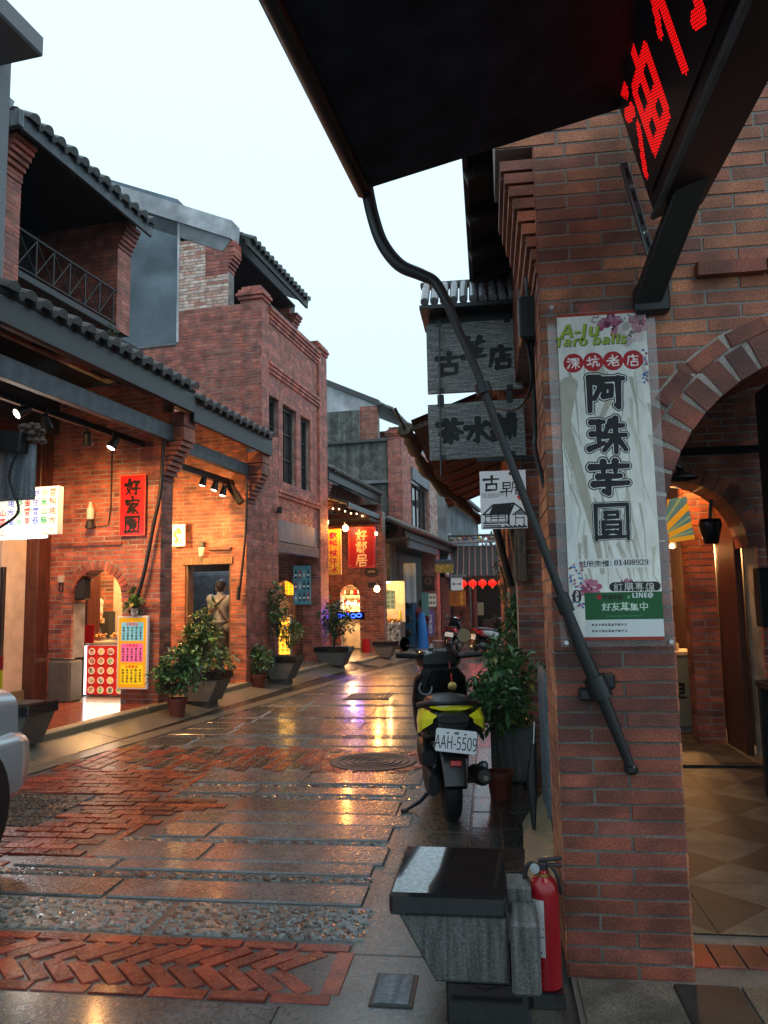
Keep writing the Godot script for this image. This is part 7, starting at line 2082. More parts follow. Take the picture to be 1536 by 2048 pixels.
func vehicles() -> void:
	var o := scooter("black scooter with bright yellow side panels parked with its tail to the camera", Vector3(-0.27, 0, -5.12), 0.14, M.paint_yellow, M.paint_yellow, "AAH-5509", 0.0)
	var cup := MB.new()
	cup.xf = Transform3D(Basis(Vector3(1, 0, 0), PI / 2 - 0.25), Vector3(-0.115, 0.775, -0.9))
	cup.lathe([Vector2(0.052, 0.0), Vector2(0.056, 0.012), Vector2(0.044, 0.014), Vector2(0.04, 0.0)], 22)
	part(cup, "cup_ring", M.alloy, o)
	var ch := tubepart("lucky_charm", M.paint_red, o, [Vector3(0.07, 0.98, -0.9), Vector3(0.08, 0.88, -0.88), Vector3(0.085, 0.82, -0.876)], [0.002, 0.012, 0.004], 6)
	var cm := MB.new()
	cm.xf = Transform3D(Basis(Vector3(1, 0, 0), PI / 2), Vector3(0.088, 0.79, -0.872))
	cm.lathe([Vector2(0, -0.004), Vector2(0.034, -0.004), Vector2(0.034, 0.004), Vector2(0, 0.004)], 18)
	part(cm, "charm_medal", M.brass, ch)
	o = scooter("red scooter seen tail-on far up the street beside the pink bucket", Vector3(-1.26, gy(-24.5), -24.0), -0.12, M.paint_red, M.paint_red, "", 0.0)
	o = scooter("red and white scooter standing at an angle up the street, left of the tall bush", Vector3(-0.42, gy(-22.5), -21.7), -0.75, M.paint_red, M.paint_white, "", 0.0)
	for sg in [-1, 1]:
		var b := MB.new()
		b.loft([[Vector3(sg * 0.2, 0.58, -0.7), 0.01, 0.06], [Vector3(sg * 0.222, 0.62, -0.4), 0.012, 0.09], [Vector3(sg * 0.226, 0.68, -0.1), 0.01, 0.05]], 10, 2.4)
		part(b, "white_flash", M.paint_white, o)

	# the silver van, its rear corner in view
	o = thing("silver_car", "silver-gray car at the left edge, only its rear bumper corner in view", "car", Vector3(-3.67, 0, -2.75))
	var b := MB.new()
	b.loft([[Vector3(0, 0.5, -1.92), 0.66, 0.16, 5.0], [Vector3(0, 0.5, -1.87), 0.78, 0.2, 5.0], [Vector3(0, 0.5, -1.7), 0.835, 0.22, 6.0], [Vector3(0, 0.5, -1.45), 0.84, 0.22, 6.0]], 28, 5.0)
	part(b, "bumper", M.car_silver, o)
	b = MB.new()
	b.loft([[Vector3(0, 0.66, -1.8), 0.74, 0.3, 6.0], [Vector3(0, 0.66, -1.4), 0.79, 0.33, 6.0], [Vector3(0, 0.68, 0.8), 0.815, 0.4, 6.0], [Vector3(0, 0.66, 1.5), 0.79, 0.34, 5.0], [Vector3(0, 0.6, 1.75), 0.68, 0.24, 4.0]], 28, 6.0)
	part(b, "body", M.car_silver, o)
	b = MB.new()
	b.loft([[Vector3(0, 1.0, -1.3), 0.6, 0.1, 6.0], [Vector3(0, 1.15, -0.95), 0.66, 0.36, 6.0], [Vector3(0, 1.2, 0.3), 0.7, 0.46, 6.0], [Vector3(0, 1.15, 0.95), 0.7, 0.4, 4.0], [Vector3(0, 0.98, 1.3), 0.66, 0.14, 4.0]], 28, 6.0)
	var cab := part(b, "cabin", M.car_silver, o)
	boxpart("rear_window", M.window_glass, cab, Vector3(0, 1.24, -1.14), Vector3(1.0, 0.4, 0.02), 0.008, Basis(Vector3(1, 0, 0), 0.55))
	for sg in [-1, 1]:
		boxpart("side_window", M.window_glass, cab, Vector3(sg * 0.69, 1.3, -0.45), Vector3(0.03, 0.36, 0.7), 0.005)
		boxpart("side_window", M.window_glass, cab, Vector3(sg * 0.7, 1.3, 0.38), Vector3(0.03, 0.38, 0.8), 0.005)
		boxpart("tail_light", M.reflector, o, Vector3(sg * 0.6, 0.8, -1.8), Vector3(0.2, 0.12, 0.06), 0.015)
		boxpart("door_handle", M.car_silver, o, Vector3(sg * 0.825, 0.92, -0.35), Vector3(0.03, 0.03, 0.16), 0.01)
		for zz in [-1.22, 1.0]:
			var ar := MB.new()
			ar.lathe([Vector2(0, -0.03), Vector2(0.36, -0.03), Vector2(0.36, 0.02), Vector2(0, 0.02)], 28, Transform3D(Basis(Vector3(0, 0, 1), PI / 2), Vector3(sg * 0.815, 0.33, zz)))
			part(ar, "wheel_arch", M.rubber, o)
			wheel(o, Vector3(sg * 0.77, 0.29, zz), 0.29, 0.18, 7)
	boxpart("number_plate", M.white_paint, o, Vector3(0, 0.62, -1.93), Vector3(0.36, 0.16, 0.012), 0.004)

# ---------- street furniture and shop fittings ----------
func spot(o_label: String, u: float, h: float, s: float, tilt: float, e: float, group: String, bright := true, yaw := 0.0) -> void:
	var o := lthing("spot_lamp", o_label, "spot lamp", u, h, s, group)
	var aim := Basis(Vector3(0, 1, 0), yaw) * Basis(Vector3(1, 0, 0), tilt)
	var m := MB.new()
	m.xf = Transform3D(aim, Vector3.ZERO)
	m.lathe([Vector2(0.0, 0.1), Vector2(0.04, 0.1), Vector2(0.045, 0.06), Vector2(0.06, -0.06), Vector2(0.056, -0.062), Vector2(0.05, -0.045)].duplicate(), 16)
	part(m, "lamp_housing", M.black_metal, o)
	var f := MB.new()
	f.xf = m.xf
	f.ball(Vector3(0, -0.052, 0), Vector3(0.052, 0.02, 0.052), 14, 6)
	part(f, "lamp_face", M.bulb_white if bright else M.bulb_warm, o)
	tubepart("bracket", M.black_metal, o, [Vector3(0, 0.04, 0), Vector3(0, 0.16, 0)], 0.012, 6)
	var l := SpotLight3D.new()
	l.name = "lamp_light"; l.light_color = Color(1, 0.7, 0.4); l.light_energy = e * 1.8; l.light_size = 0.04; l.spot_range = 14.0; l.spot_attenuation = 2.0; l.spot_angle = 72.0; l.spot_angle_attenuation = 1.0; l.shadow_enabled = true
	o.add_child(l, true)
	l.transform = Transform3D(aim * Basis(Vector3.RIGHT, -PI / 2), aim * Vector3(0, -0.09, 0))

func lamps() -> void:
	var g := "spot lamps under the left eaves"
	spot("round spot lamp at the left end of the near lean-to's lamp rail, facing the street", 0.2, 3.5, 7.45, 1.0, 0.25, g, true, 2.7)
	spot("second spot lamp along the near lean-to's rail, right of the round one", 0.2, 3.47, 7.85, 0.6, 1.2, g, false)
	spot("dim spot lamp just left of the brightest lamp under the near lean-to", 0.1, 3.46, 8.72, 0.5, 1.5, g, true, 0.5)
	spot("brightest spot lamp under the near lean-to, above the red three-character sign", 0.2, 3.47, 9.1, 0.5, 1.0, g, true, 2.6)
	spot("single bright lamp tucked under the second lean-to beside the downpipe", 0.1, 3.95, 11.0, 0.5, 1.2, g)
	spot("left of the three spot lamps on the bar over the second door", 0.2, 3.34, 11.5, 0.25, 0.9, g, true, 2.0)
	spot("middle of the three spot lamps on the bar over the second door", 0.2, 3.32, 11.9, 0.25, 0.9, g, true, 2.2)
	spot("right of the three spot lamps on the bar over the second door", 0.2, 3.27, 12.2, 0.25, 0.9, g, true, 2.4)
	var gb := "bare bulbs by the middle shops"
	for e in [[-0.28, 3.42, 18.9, 0.07, 0.9, "round glass bulb lit on top of the yellow five-character sign"], [0.26, 3.24, 18.8, 0.075, 1.1, "big bare glowing bulb just left of the dark red sign"], [0.9, 3.12, 19.3, 0.045, 0.4, "small amber bulb at the right edge of the dark red sign"], [0.88, 1.74, 19.4, 0.075, 1.1, "round glowing bulb in front of the food stall below the oval sign"]]:
		var o := lthing("bulb", e[5], "bulb", e[0], e[1], e[2], gb)
		var m := MB.new(); m.ball(Vector3.ZERO, Vector3(e[3], e[3] * 1.15, e[3]), 14, 10)
		part(m, "glass_bulb", M.bulb_warm, o)
		tubepart("cap", M.black_metal, o, [Vector3(0, e[3], 0), Vector3(0, e[3] + 0.07, 0)], 0.025, 8)
		tubepart("flex", M.black_metal, o, [Vector3(0, e[3] + 0.07, 0), Vector3(0.02, e[3] + 0.25, -0.05)], 0.006, 5)
		lamp(o, "bulb_light", Color(1, 0.62, 0.28), e[4], Vector3(0, 0, e[3] + 0.05), 0.06)
	# string of fairy-like tube lamps under the metal awning
	var fs := lthing("string_lights", "short string of small warm lights under the metal awning", "string lights", -0.6, 3.95, 19.4)
	for k in 9:
		var m := MB.new(); m.ball(Vector3(k * 0.09, -0.015 * (k % 3) - k * 0.02, -0.25 * k), Vector3(0.02, 0.02, 0.03), 8, 6)
		part(m, "small_bulb", M.bulb_warm, fs)
	tubepart("wire", M.black_metal, fs, [Vector3(0, 0.04, 0), Vector3(0.72, -0.12, -2.0)], 0.006, 5)
	# lanterns on the temple
	for k in 6:
		var o := thing("red_lantern", ["leftmost of the six red lanterns under the temple eave", "second red lantern from the left under the temple eave", "third red lantern from the left under the temple eave", "third red lantern from the right under the temple eave", "second red lantern from the right under the temple eave", "rightmost of the six red lanterns under the temple eave"][k], "lantern", Vector3(-0.93 + k * 0.345, 1.9 + gy(-27.4) + 0.33, -27.5), 0.0, "red lanterns under the temple eave")
		var m := MB.new(); m.ball(Vector3.ZERO, Vector3(0.15, 0.12, 0.15), 16, 10)
		part(m, "shade", M.lantern_red, o)
		tubepart("rim", M.brass, o, [Vector3(0, 0.1, 0), Vector3(0, 0.14, 0)], 0.06, 10)
		tubepart("tassel", M.brass, o, [Vector3(0, -0.11, 0), Vector3(0, -0.2, 0)], [0.05, 0.03], 8)
		lamp(o, "lantern_light", Color(1, 0.12, 0.06), 0.12, Vector3(0, 0, 0.2), 0.1)
	# right-hand arcade spots
	for e in [[2.06, 2.04, "left of the two spot lamps glowing inside the right-hand arcade"], [2.24, 2.09, "right of the two spot lamps glowing inside the right-hand arcade"]]:
		var o := thing("spot_lamp", e[2], "spot lamp", Vector3(e[0], e[1], -9.8), 0.0, "spot lamps in the right-hand arcade")
		var m := MB.new()
		m.xf = Transform3D(Basis(Vector3(1, 0, 0), 0.7), Vector3.ZERO)
		m.lathe([Vector2(0, 0.1), Vector2(0.035, 0.1), Vector2(0.055, -0.05), Vector2(0.05, -0.052)], 14)
		part(m, "lamp_housing", M.black_metal, o)
		var f := MB.new(); f.xf = m.xf; f.ball(Vector3(0, -0.045, 0), Vector3(0.047, 0.018, 0.047), 12, 6)
		part(f, "lamp_face", M.bulb_white, o)
		tubepart("bracket", M.black_metal, o, [Vector3(0, 0.05, 0), Vector3(0, 0.3, 0)], 0.014, 6)
		lamp(o, "lamp_light", Color(1, 0.72, 0.44), 1.2, Vector3(0, -0.12, 0.05), 0.05)
	var cl := thing("unseen_ceiling_lamp", "unseen warm lamp under the ceiling behind the inner arch, placed to light the inner pillar", "lamp", Vector3(1.8, 2.95, -7.72))  # out of view above the arch, placed to light the inner pillar
	var cb := MB.new(); cb.ball(Vector3.ZERO, Vector3(0.09, 0.05, 0.09), 12, 8)
	part(cb, "shade", M.bulb_warm, cl)
	tubepart("flex", M.black_metal, cl, [Vector3(0, 0.05, 0), Vector3(0, 0.5, 0)], 0.008, 5)
	lamp(cl, "lamp_light", Color(1, 0.7, 0.4), 1.2, Vector3(0, -0.1, 0), 0.08)
	# neon strip behind the round bush
	var ne := lthing("neon_sign", "blue neon lettering glowing behind the round bush", "neon sign", 0.5, 1.1, 18.3)
	for s_ in [[-0.26, 0.0], [-0.1, 0.02], [0.08, 0.0], [0.22, 0.01]]:
		var pts := []
		for k in 9: pts.append(Vector3(s_[0] + cos(k * 0.8) * 0.06, s_[1] + sin(k * 0.8) * 0.045, 0))
		tubepart("neon_tube", M.neon_blue, ne, pts, 0.011, 6)
	boxpart("backing", M.paint_black, ne, Vector3(0, 0, -0.04), Vector3(0.7, 0.18, 0.02), 0.004)
	area(ne, "neon_light", Color(0.1, 0.18, 1), 0.35, Vector2(0.6, 0.12), Vector3(0, 0, 0.06), 0.0)

func fittings() -> void:
	# stone bench in the right foreground
	var o := thing("stone_bench", "stone bench with a wet polished black top on a tapering concrete base, right foreground", "bench", Vector3(-0.175, 0, -2.8))
	o.scale = Vector3(0.96, 0.97, 0.96)
	var b := MB.new()
	b.prism([Vector2(-0.185, 0.375), Vector2(0.21, 0.375), Vector2(0.21, 0.15), Vector2(-0.055, 0.15)], -0.24, 0.0, 0.01)
	b.prism([Vector2(-0.185, 0.375), Vector2(0.21, 0.375), Vector2(0.21, 0.15), Vector2(-0.055, 0.15)], -0.5, -0.245, 0.01)
	part(b, "concrete_base", M.concrete, o)
	b = MB.new()
	b.prism([Vector2(-0.21, 0.375), Vector2(0.205, 0.375), Vector2(0.205, 0.452), Vector2(-0.205, 0.452), Vector2(-0.216, 0.44), Vector2(-0.216, 0.39)], -0.52, 0.015, 0.012)
	part(b, "black_seat", M.black_stone, o)
	boxpart("end_block", M.concrete, o, Vector3(0.265, 0.27, -0.02), Vector3(0.1, 0.24, 0.2), 0.012)
	boxpart("end_block", M.concrete, o, Vector3(0.25, 0.39, -0.2), Vector3(0.1, 0.1, 0.14), 0.012)
	boxpart("foot", M.black_stone, o, Vector3(0.13, 0.075, -0.2), Vector3(0.3, 0.15, 0.36), 0.01)
	o = thing("fire_extinguisher", "red fire extinguisher standing between the stone bench and the poster pillar", "fire extinguisher", Vector3(0.16, 0.06, -3.0))
	o.scale = Vector3.ONE * 0.9
	b = MB.new()
	b.lathe([Vector2(0.0, 0.0), Vector2(0.056, 0.0), Vector2(0.06, 0.01), Vector2(0.06, 0.36), Vector2(0.056, 0.39), Vector2(0.04, 0.415), Vector2(0.022, 0.425), Vector2(0.022, 0.445), Vector2(0, 0.445)], 24)
	part(b, "cylinder", M.paint_extinguisher, o)
	tubepart("neck_ring", M.brass, o, [Vector3(0, 0.424, 0), Vector3(0, 0.434, 0)], 0.03, 14)
	boxpart("valve", M.plastic_black, o, Vector3(0, 0.455, 0), Vector3(0.04, 0.04, 0.03), 0.006)
	boxpart("handle", M.plastic_black, o, Vector3(0.03, 0.485, 0), Vector3(0.1, 0.012, 0.022), 0.004, Basis(Vector3(0, 0, 1), 0.12))
	boxpart("handle", M.plastic_black, o, Vector3(0.035, 0.465, 0), Vector3(0.085, 0.01, 0.02), 0.004, Basis(Vector3(0, 0, 1), -0.08))
	tubepart("gauge", M.steel, o, [Vector3(-0.03, 0.455, 0.012), Vector3(-0.034, 0.456, 0.026)], 0.02, 14)
	tubepart("hose", M.rubber, o, curve([Vector3(-0.02, 0.46, 0), Vector3(-0.055, 0.465, 0), Vector3(-0.075, 0.4, 0.0), Vector3(-0.072, 0.2, 0.0)], 5), 0.009, 7)
	tubepart("hose", M.rubber, o, curve([Vector3(0.02, 0.47, 0.01), Vector3(0.05, 0.44, 0.03), Vector3(0.068, 0.36, 0.02)], 5), 0.007, 6)
	var im := canvas(120, 200, Color(0.72, 0.72, 0.71))
	var r := RandomNumberGenerator.new(); r.seed = 8
	for k in 60: dab(im, r.randf() * 120, r.randf() * 200, r.randf_range(1, 4), Color(0.2, 0.2, 0.22))
	for k in 9: stroke(im, [Vector2(10, 20 + k * 20), Vector2(20 + r.randf() * 80, 20 + k * 20)], 1.5, Color(0.3, 0.3, 0.32))
	b = MB.new()
	for k in 6:
		var a0 := deg_to_rad(175 + k * 15); var a1 := deg_to_rad(190 + k * 15)
		b.quad(Vector3(cos(a0) * 0.0612, 0.13, -sin(a0) * 0.0612), Vector3(cos(a1) * 0.0612, 0.13, -sin(a1) * 0.0612), Vector3(cos(a1) * 0.0612, 0.345, -sin(a1) * 0.0612), Vector3(cos(a0) * 0.0612, 0.345, -sin(a0) * 0.0612), Rect2(k / 6.0, 0, 1 / 6.0, 1))
	part(b, "label", tmat(im, 0.5), o)
	boxpart("stand", M.black_stone, o, Vector3(0, -0.03, 0), Vector3(0.13, 0.06, 0.13), 0.004)
	# what stands by the tall bush
	o = thing("white_board", "pale blank board leaning in the arcade opening behind the scooter's plants", "board", Vector3(0.33, 0.5, -5.3))
	boxpart("sheet", M.panel_gray, o, Vector3.ZERO, Vector3(0.03, 0.95, 0.6), 0.004)
	o = thing("folded_umbrella", "dark folded umbrella and stand leaning by the pale board", "umbrella", Vector3(0.22, 0, -4.95))
	tubepart("canopy", M.plastic_black, o, [Vector3(0, 0.05, 0), Vector3(0, 0.35, -0.02), Vector3(0.02, 0.55, -0.04)], [0.012, 0.035, 0.015], 8)
	tubepart("shaft", M.steel, o, [Vector3(0.02, 0.55, -0.04), Vector3(0.03, 0.68, -0.05)], 0.006, 6)
	# electrical bits on the pillar's street side
	o = thing("junction_box", "dark electrical box with cables on the street side of the poster pillar", "electrical box", Vector3(0.22, 2.72, -3.5))
	boxpart("box", M.wood_black, o, Vector3(0, 0, 0), Vector3(0.09, 0.2, 0.14), 0.008)
	tubepart("cable", M.rubber, o, curve([Vector3(-0.01, -0.1, 0), Vector3(0.0, -0.3, 0.02), Vector3(-0.06, -0.36, -0.2), Vector3(-0.2, -0.24, -0.6)], 6), 0.008, 6)
	tubepart("cable", M.rubber, o, curve([Vector3(0.01, -0.1, 0), Vector3(0.01, -0.5, 0.02), Vector3(0.0, -0.62, 0.1), Vector3(0.03, -0.8, 0.16)], 6), 0.011, 6)
	tubepart("conduit", M.steel_beam, o, [Vector3(0.0, 0.1, 0), Vector3(0.0, 0.7, -0.05)], 0.012, 6)
	# weathered timber along the awning edge and its props
	o = thing("weathered_log", "sagging mossy timber gutter along the edge of the right-hand awning", "timber")
	var lp := curve([Vector3(-0.9, 3.4, -8.6), Vector3(-0.87, 3.35, -9.0), Vector3(-0.86, 3.3, -10.5), Vector3(-0.72, 3.2, -12.0), Vector3(-0.46, 3.14, -13.5), Vector3(-0.17, 2.97, -15.0)], 5)
	var rad := []
	for k in lp.size(): rad.append(0.075 + 0.025 * sin(k * 1.3) + 0.015 * sin(k * 2.9))
	tubepart("timber", M.moss_wood, o, lp, rad, 9)
	tubepart("hook", M.iron, o, [Vector3(-1.0, 3.62, -8.5), Vector3(-0.9, 3.4, -8.6)], 0.02, 6)
	o = thing("timber_prop", "dark slanting timber prop below the white house-drawing sign", "timber")
	tubepart("pole", M.wood_dark, o, [Vector3(-0.02, 2.95, -10.0), Vector3(0.28, 1.6, -10.2)], 0.05, 8)
	o = thing("timber_prop", "second dark curved prop right of the slanting one below the house-drawing sign", "timber")
	tubepart("pole", M.wood_dark, o, curve([Vector3(0.1, 2.6, -10.6), Vector3(0.3, 2.45, -10.6), Vector3(0.38, 1.9, -10.6)], 5), 0.04, 8)

	# ---- left shops ----
	o = lthing("wall_lantern", "small glass wall lantern on the brick between the arch and the red sign", "wall lamp", -0.61, 2.62, 9.82)
	b = MB.new()
	b.lathe([Vector2(0.03, 0.0), Vector2(0.05, 0.01), Vector2(0.05, 0.14), Vector2(0.032, 0.17), Vector2(0.018, 0.24), Vector2(0, 0.25)], 14)
	part(b, "glass_shade", M.ceramic, o)
	tubepart("base", M.iron, o, [Vector3(0, -0.12, 0), Vector3(0, -0.02, 0)], [0.07, 0.045], 12)
	tubepart("arm", M.iron, o, [Vector3(0, -0.08, 0.02), Vector3(0.03, -0.1, -0.08)], 0.022, 8)
	o = lthing("wall_lantern", "small glass lamp on the wall above the second door", "wall lamp", -0.3, 2.36, 12.42)
	b = MB.new()
	b.lathe([Vector2(0, -0.14), Vector2(0.045, -0.12), Vector2(0.05, 0.0), Vector2(0.05, 0.03), Vector2(0, 0.03)], 14)
	part(b, "glass_shade", M.ceramic, o)
	boxpart("bracket", M.iron, o, Vector3(0, 0.08, -0.03), Vector3(0.09, 0.1, 0.1), 0.015)
	o = lthing("wall_speaker", "black loudspeaker hung inside the left jamb of the lamplit arch", "speaker", -0.84, 1.68, 10.02)
	boxpart("cabinet", M.plastic_black, o, Vector3.ZERO, Vector3(0.16, 0.3, 0.16), 0.02)
	boxpart("grille", M.iron, o, Vector3(0, 0, 0.082), Vector3(0.13, 0.26, 0.006), 0.002)
	o = lthing("switch_box", "little white switch box with a cable left of the lamplit arch", "switch box", -1.08, 1.82, 9.87)
	boxpart("box", M.gray_box, o, Vector3.ZERO, Vector3(0.08, 0.1, 0.05), 0.008)
	tubepart("cable", M.rubber, o, curve([Vector3(-0.02, -0.05, 0), Vector3(-0.02, -0.16, 0.0), Vector3(0.03, -0.16, 0.0), Vector3(0.03, -0.05, 0)], 4), 0.008, 6)
	o = lthing("wall_cable", "thin dark cable running down the brick beside the wall lantern", "cable", -0.33, 3.4, 9.87)
	tubepart("cable", M.rubber, o, [Vector3(0, 0.2, 0), Vector3(0.0, -0.6, 0), Vector3(-0.03, -0.86, 0), Vector3(-0.2, -0.88, 0)], 0.008, 5)
	o = lthing("downpipe", "thin black drainpipe slanting down the street edge of the lamplit arch wall", "pipe", 0.45, 0, 9.8)
	tubepart("pipe", M.plastic_black, o, curve([Vector3(0.06, 3.85, 0.0), Vector3(0.02, 3.0, 0.0), Vector3(-0.08, 2.5, 0.0), Vector3(-0.2, 1.9, 0.0), Vector3(-0.33, 1.45, 0.0)], 5), 0.026, 8)
	o = lthing("downpipe", "thin black drainpipe down the tall house's near pier", "pipe", 0.5, 0, 12.4)
	tubepart("pipe", M.plastic_black, o, curve([Vector3(0.04, 3.75, 0.0), Vector3(0.02, 2.8, 0.0), Vector3(-0.03, 2.2, 0.0), Vector3(-0.1, 1.6, 0.0)], 5), 0.022, 8)
	tubepart("pipe_foot", M.plastic_black, o, [Vector3(-0.1, 1.72, 0.0), Vector3(-0.12, 1.5, 0.0)], 0.035, 8)
	glow("edge_glow", Color(0.9, 0.95, 1.0), 1.0)
	# counter with the backlit menu front and food on top
	o = lthing("food_counter", "food counter inside the lamplit arch with a backlit picture menu on its front", "counter", -0.7, 0.15, 10.75)
	boxpart("body", M.white_paint, o, Vector3(0, 0.37, -0.2), Vector3(1.0, 0.74, 0.6), 0.01)
	boxpart("worktop", M.cream, o, Vector3(0, 0.765, -0.2), Vector3(1.04, 0.04, 0.64), 0.008)
	im = canvas(320, 260, Color(0.55, 0.08, 0.05))
	r.seed = 4
	for c in 6:
		for k in 5:
			plate_of_food(im, 28 + c * 53, 30 + k * 51, 19, r)
			im.fill_rect(Rect2i(10 + c * 53, 51 + k * 51, 36, 4), Color(0.2, 0.08, 0.1))
	board(o, im, 0.94, 0.7, 0.03, Vector3(0, 0.37, 0.12), M.white_paint, 1.0, 0.3, 0.0, "menu_front")
	boxpart("light_edge", M.edge_glow, o, Vector3(-0.5, 0.37, 0.1), Vector3(0.03, 0.7, 0.07), 0.004)
	area(o, "menu_glow", Color(1, 0.9, 0.78), 0.25, Vector2(0.9, 0.6), Vector3(0, 0.4, 0.2), 0.0)
	for k in 5:
		var t := lthing("food_tray", "", "food tray", -1.05 + k * 0.17, 0.94, 10.75 + (k % 2) * 0.16)
		tag(t, ["leftmost tray of fried snacks on the food counter", "second tray of fried snacks from the left on the food counter", "middle tray of fried snacks on the food counter", "second tray of fried snacks from the right on the food counter", "rightmost tray of fried snacks on the food counter"][k], "food tray", "trays of snacks on the counter")
		boxpart("tray", M.steel, t, Vector3(0, 0.012, 0), Vector3(0.16, 0.02, 0.2), 0.004)
		var f := MB.new()
		for q in 26:
			f.col = [Color(0.55, 0.28, 0.07), Color(0.42, 0.16, 0.04), Color(0.65, 0.4, 0.14)][q % 3]
			f.ball(Vector3(r.randf_range(-0.06, 0.06), 0.03 + r.randf() * 0.06, r.randf_range(-0.07, 0.07)), Vector3(0.025, 0.018, 0.02), 6, 4)
		part(f, "snacks", M.petal, t, "stuff")
	o = lthing("price_card", "red price card standing at the left end of the food counter", "card", -1.16, 1.04, 10.6)
	boxpart("card", M.paint_red, o, Vector3.ZERO, Vector3(0.22, 0.26, 0.01), 0.002)
	o = lthing("inner_partition", "lit cream partition with a strip of brick seen through the lamplit arch", "partition", -0.9, 0.15, 12.1)
	boxpart("cream_panel", M.beige, o, Vector3(-0.62, 1.3, 0), Vector3(0.4, 2.6, 0.06), 0.0)
	boxpart("gray_panel", M.plaster_gray, o, Vector3(-1.4, 1.4, 0), Vector3(0.6, 2.4, 0.06), 0.0)
	boxpart("dark_cabinet", M.dark_interior, o, Vector3(-0.98, 0.85, 0.1), Vector3(0.4, 0.7, 0.2), 0.01)
	boxpart("card", M.cream, o, Vector3(-0.92, 1.05, 0.21), Vector3(0.12, 0.08, 0.01), 0.002)
	wall(o, wxf(Vector3(0, 0, 0.03), 0), -1.1, -0.82, 1.2, 2.5, [], {"seed": 91, "thick": 0.05})
	var kl := lthing("unseen_ceiling_lamp", "unseen warm lamp lighting the arcade behind the lamplit arch", "lamp", -1.0, 2.75, 11.2)  # unseen source, placed to brighten the space behind the arch
	b = MB.new(); b.ball(Vector3.ZERO, Vector3(0.09, 0.05, 0.09), 12, 8)
	part(b, "shade", M.bulb_warm, kl)
	tubepart("flex", M.black_metal, kl, [Vector3(0, 0.05, 0), Vector3(0, 1.2, 0)], 0.008, 5)
	lamp(kl, "lamp_light", Color(1, 0.78, 0.5), 3.2, Vector3(0, -0.1, 0), 0.08)
	# refrigerator beyond the second door
	o = lthing("freezer", "pale chest freezer with printed sides beyond the second door", "freezer", 0.12, 0.13, 13.3)
	boxpart("body", M.fridge, o, Vector3(0, 0.42, 0), Vector3(0.5, 0.8, 0.6), 0.03)
	boxpart("lid", M.white_paint, o, Vector3(0, 0.84, 0), Vector3(0.52, 0.05, 0.62), 0.015)
	im = canvas(100, 130, Color(0.35, 0.45, 0.55))
	for k in 20: dab(im, (k * 41) % 100, 60 + (k * 23) % 70, 9, [Color(0.5, 0.12, 0.1), Color(0.7, 0.72, 0.74), Color(0.3, 0.4, 0.2)][k % 3])
	board(o, im, 0.44, 0.7, 0.004, Vector3(0, 0.42, 0.302), null)
	o = lthing("refrigerator", "tall dark gray steel refrigerator in the room beyond the second door", "refrigerator", -0.65, 0.13, 13.9)
	boxpart("body", M.steel_beam, o, Vector3(0, 0.95, 0), Vector3(0.9, 1.9, 0.6), 0.02)
	for sg in [-1, 1]: boxpart("door", M.steel_beam, o, Vector3(sg * 0.22, 0.95, 0.31), Vector3(0.42, 1.8, 0.04), 0.01)
	for k in 8: boxpart("vent_slat", M.alloy, o, Vector3(0, 1.3 - k * 0.06, 0.34), Vector3(0.5, 0.02, 0.012), 0.002)
	boxpart("handle", M.steel, o, Vector3(-0.05, 1.1, 0.35), Vector3(0.02, 0.4, 0.02), 0.004)
	kl = lthing("unseen_ceiling_lamp", "unseen dim cool lamp lighting the room beyond the second door", "lamp", -0.3, 2.8, 13.2)  # out of view, placed to light the room and the cook
	boxpart("tube_body", M.tube_white, kl, Vector3.ZERO, Vector3(0.3, 0.03, 0.05), 0.01)
	lamp(kl, "lamp_light", Color(0.85, 0.92, 1.0), 0.5, Vector3(0, -0.08, 0), 0.06)
	# hanging dark sign with its cable at the left edge
	o = lthing("dark_sign", "dark gray hanging sign box with a black lower edge at the left margin", "sign", 0.52, 2.86, 7.0)
	boxpart("panel", M.panel_gray, o, Vector3(0, -0.1, -0.03), Vector3(0.42, 0.55, 0.05), 0.006)
	boxpart("black_box", M.black_metal, o, Vector3(-0.04, 0.2, 0.06), Vector3(0.4, 0.2, 0.14), 0.01, Basis(Vector3(0, 0, 1), -0.12))
	tubepart("cable", M.rubber, o, curve([Vector3(0.14, 0.14, 0.1), Vector3(0.03, -0.16, 0.1), Vector3(0.15, -0.48, 0.1), Vector3(0.0, -0.62, 0.1), Vector3(-0.2, -0.7, 0.1)], 6), 0.013, 6)
	b = MB.new()
	for k in 24: b.ball(Vector3(0.16 + r.randf_range(-0.1, 0.1), 0.3 + r.randf_range(-0.1, 0.08), r.randf_range(-0.1, 0.05)), Vector3(0.04, 0.03, 0.04), 5, 4)
	part(b, "bird_nest", M.bark, o, "stuff")
	o = lthing("banner_stand", "purple-edged banner standing behind the silver car", "banner", -0.3, 0.15, 7.6)
	boxpart("purple_panel", smat("purple", Color(0.12, 0.09, 0.25), 0.5), o, Vector3(0, 0.6, 0), Vector3(0.3, 1.1, 0.03), 0.004)
	boxpart("red_card", M.paint_red, o, Vector3(0.17, 0.72, -0.05), Vector3(0.1, 0.14, 0.02), 0.003)
	boxpart("yellow_card", M.paint_yellow, o, Vector3(0.17, 0.42, -0.05), Vector3(0.1, 0.44, 0.02), 0.003)

	# ---- middle shops ----
	o = lthing("snack_shelves", "lit shelves of packaged goods seen through the arch of the middle shop", "shelves", -0.5, 0.1, 22.2)
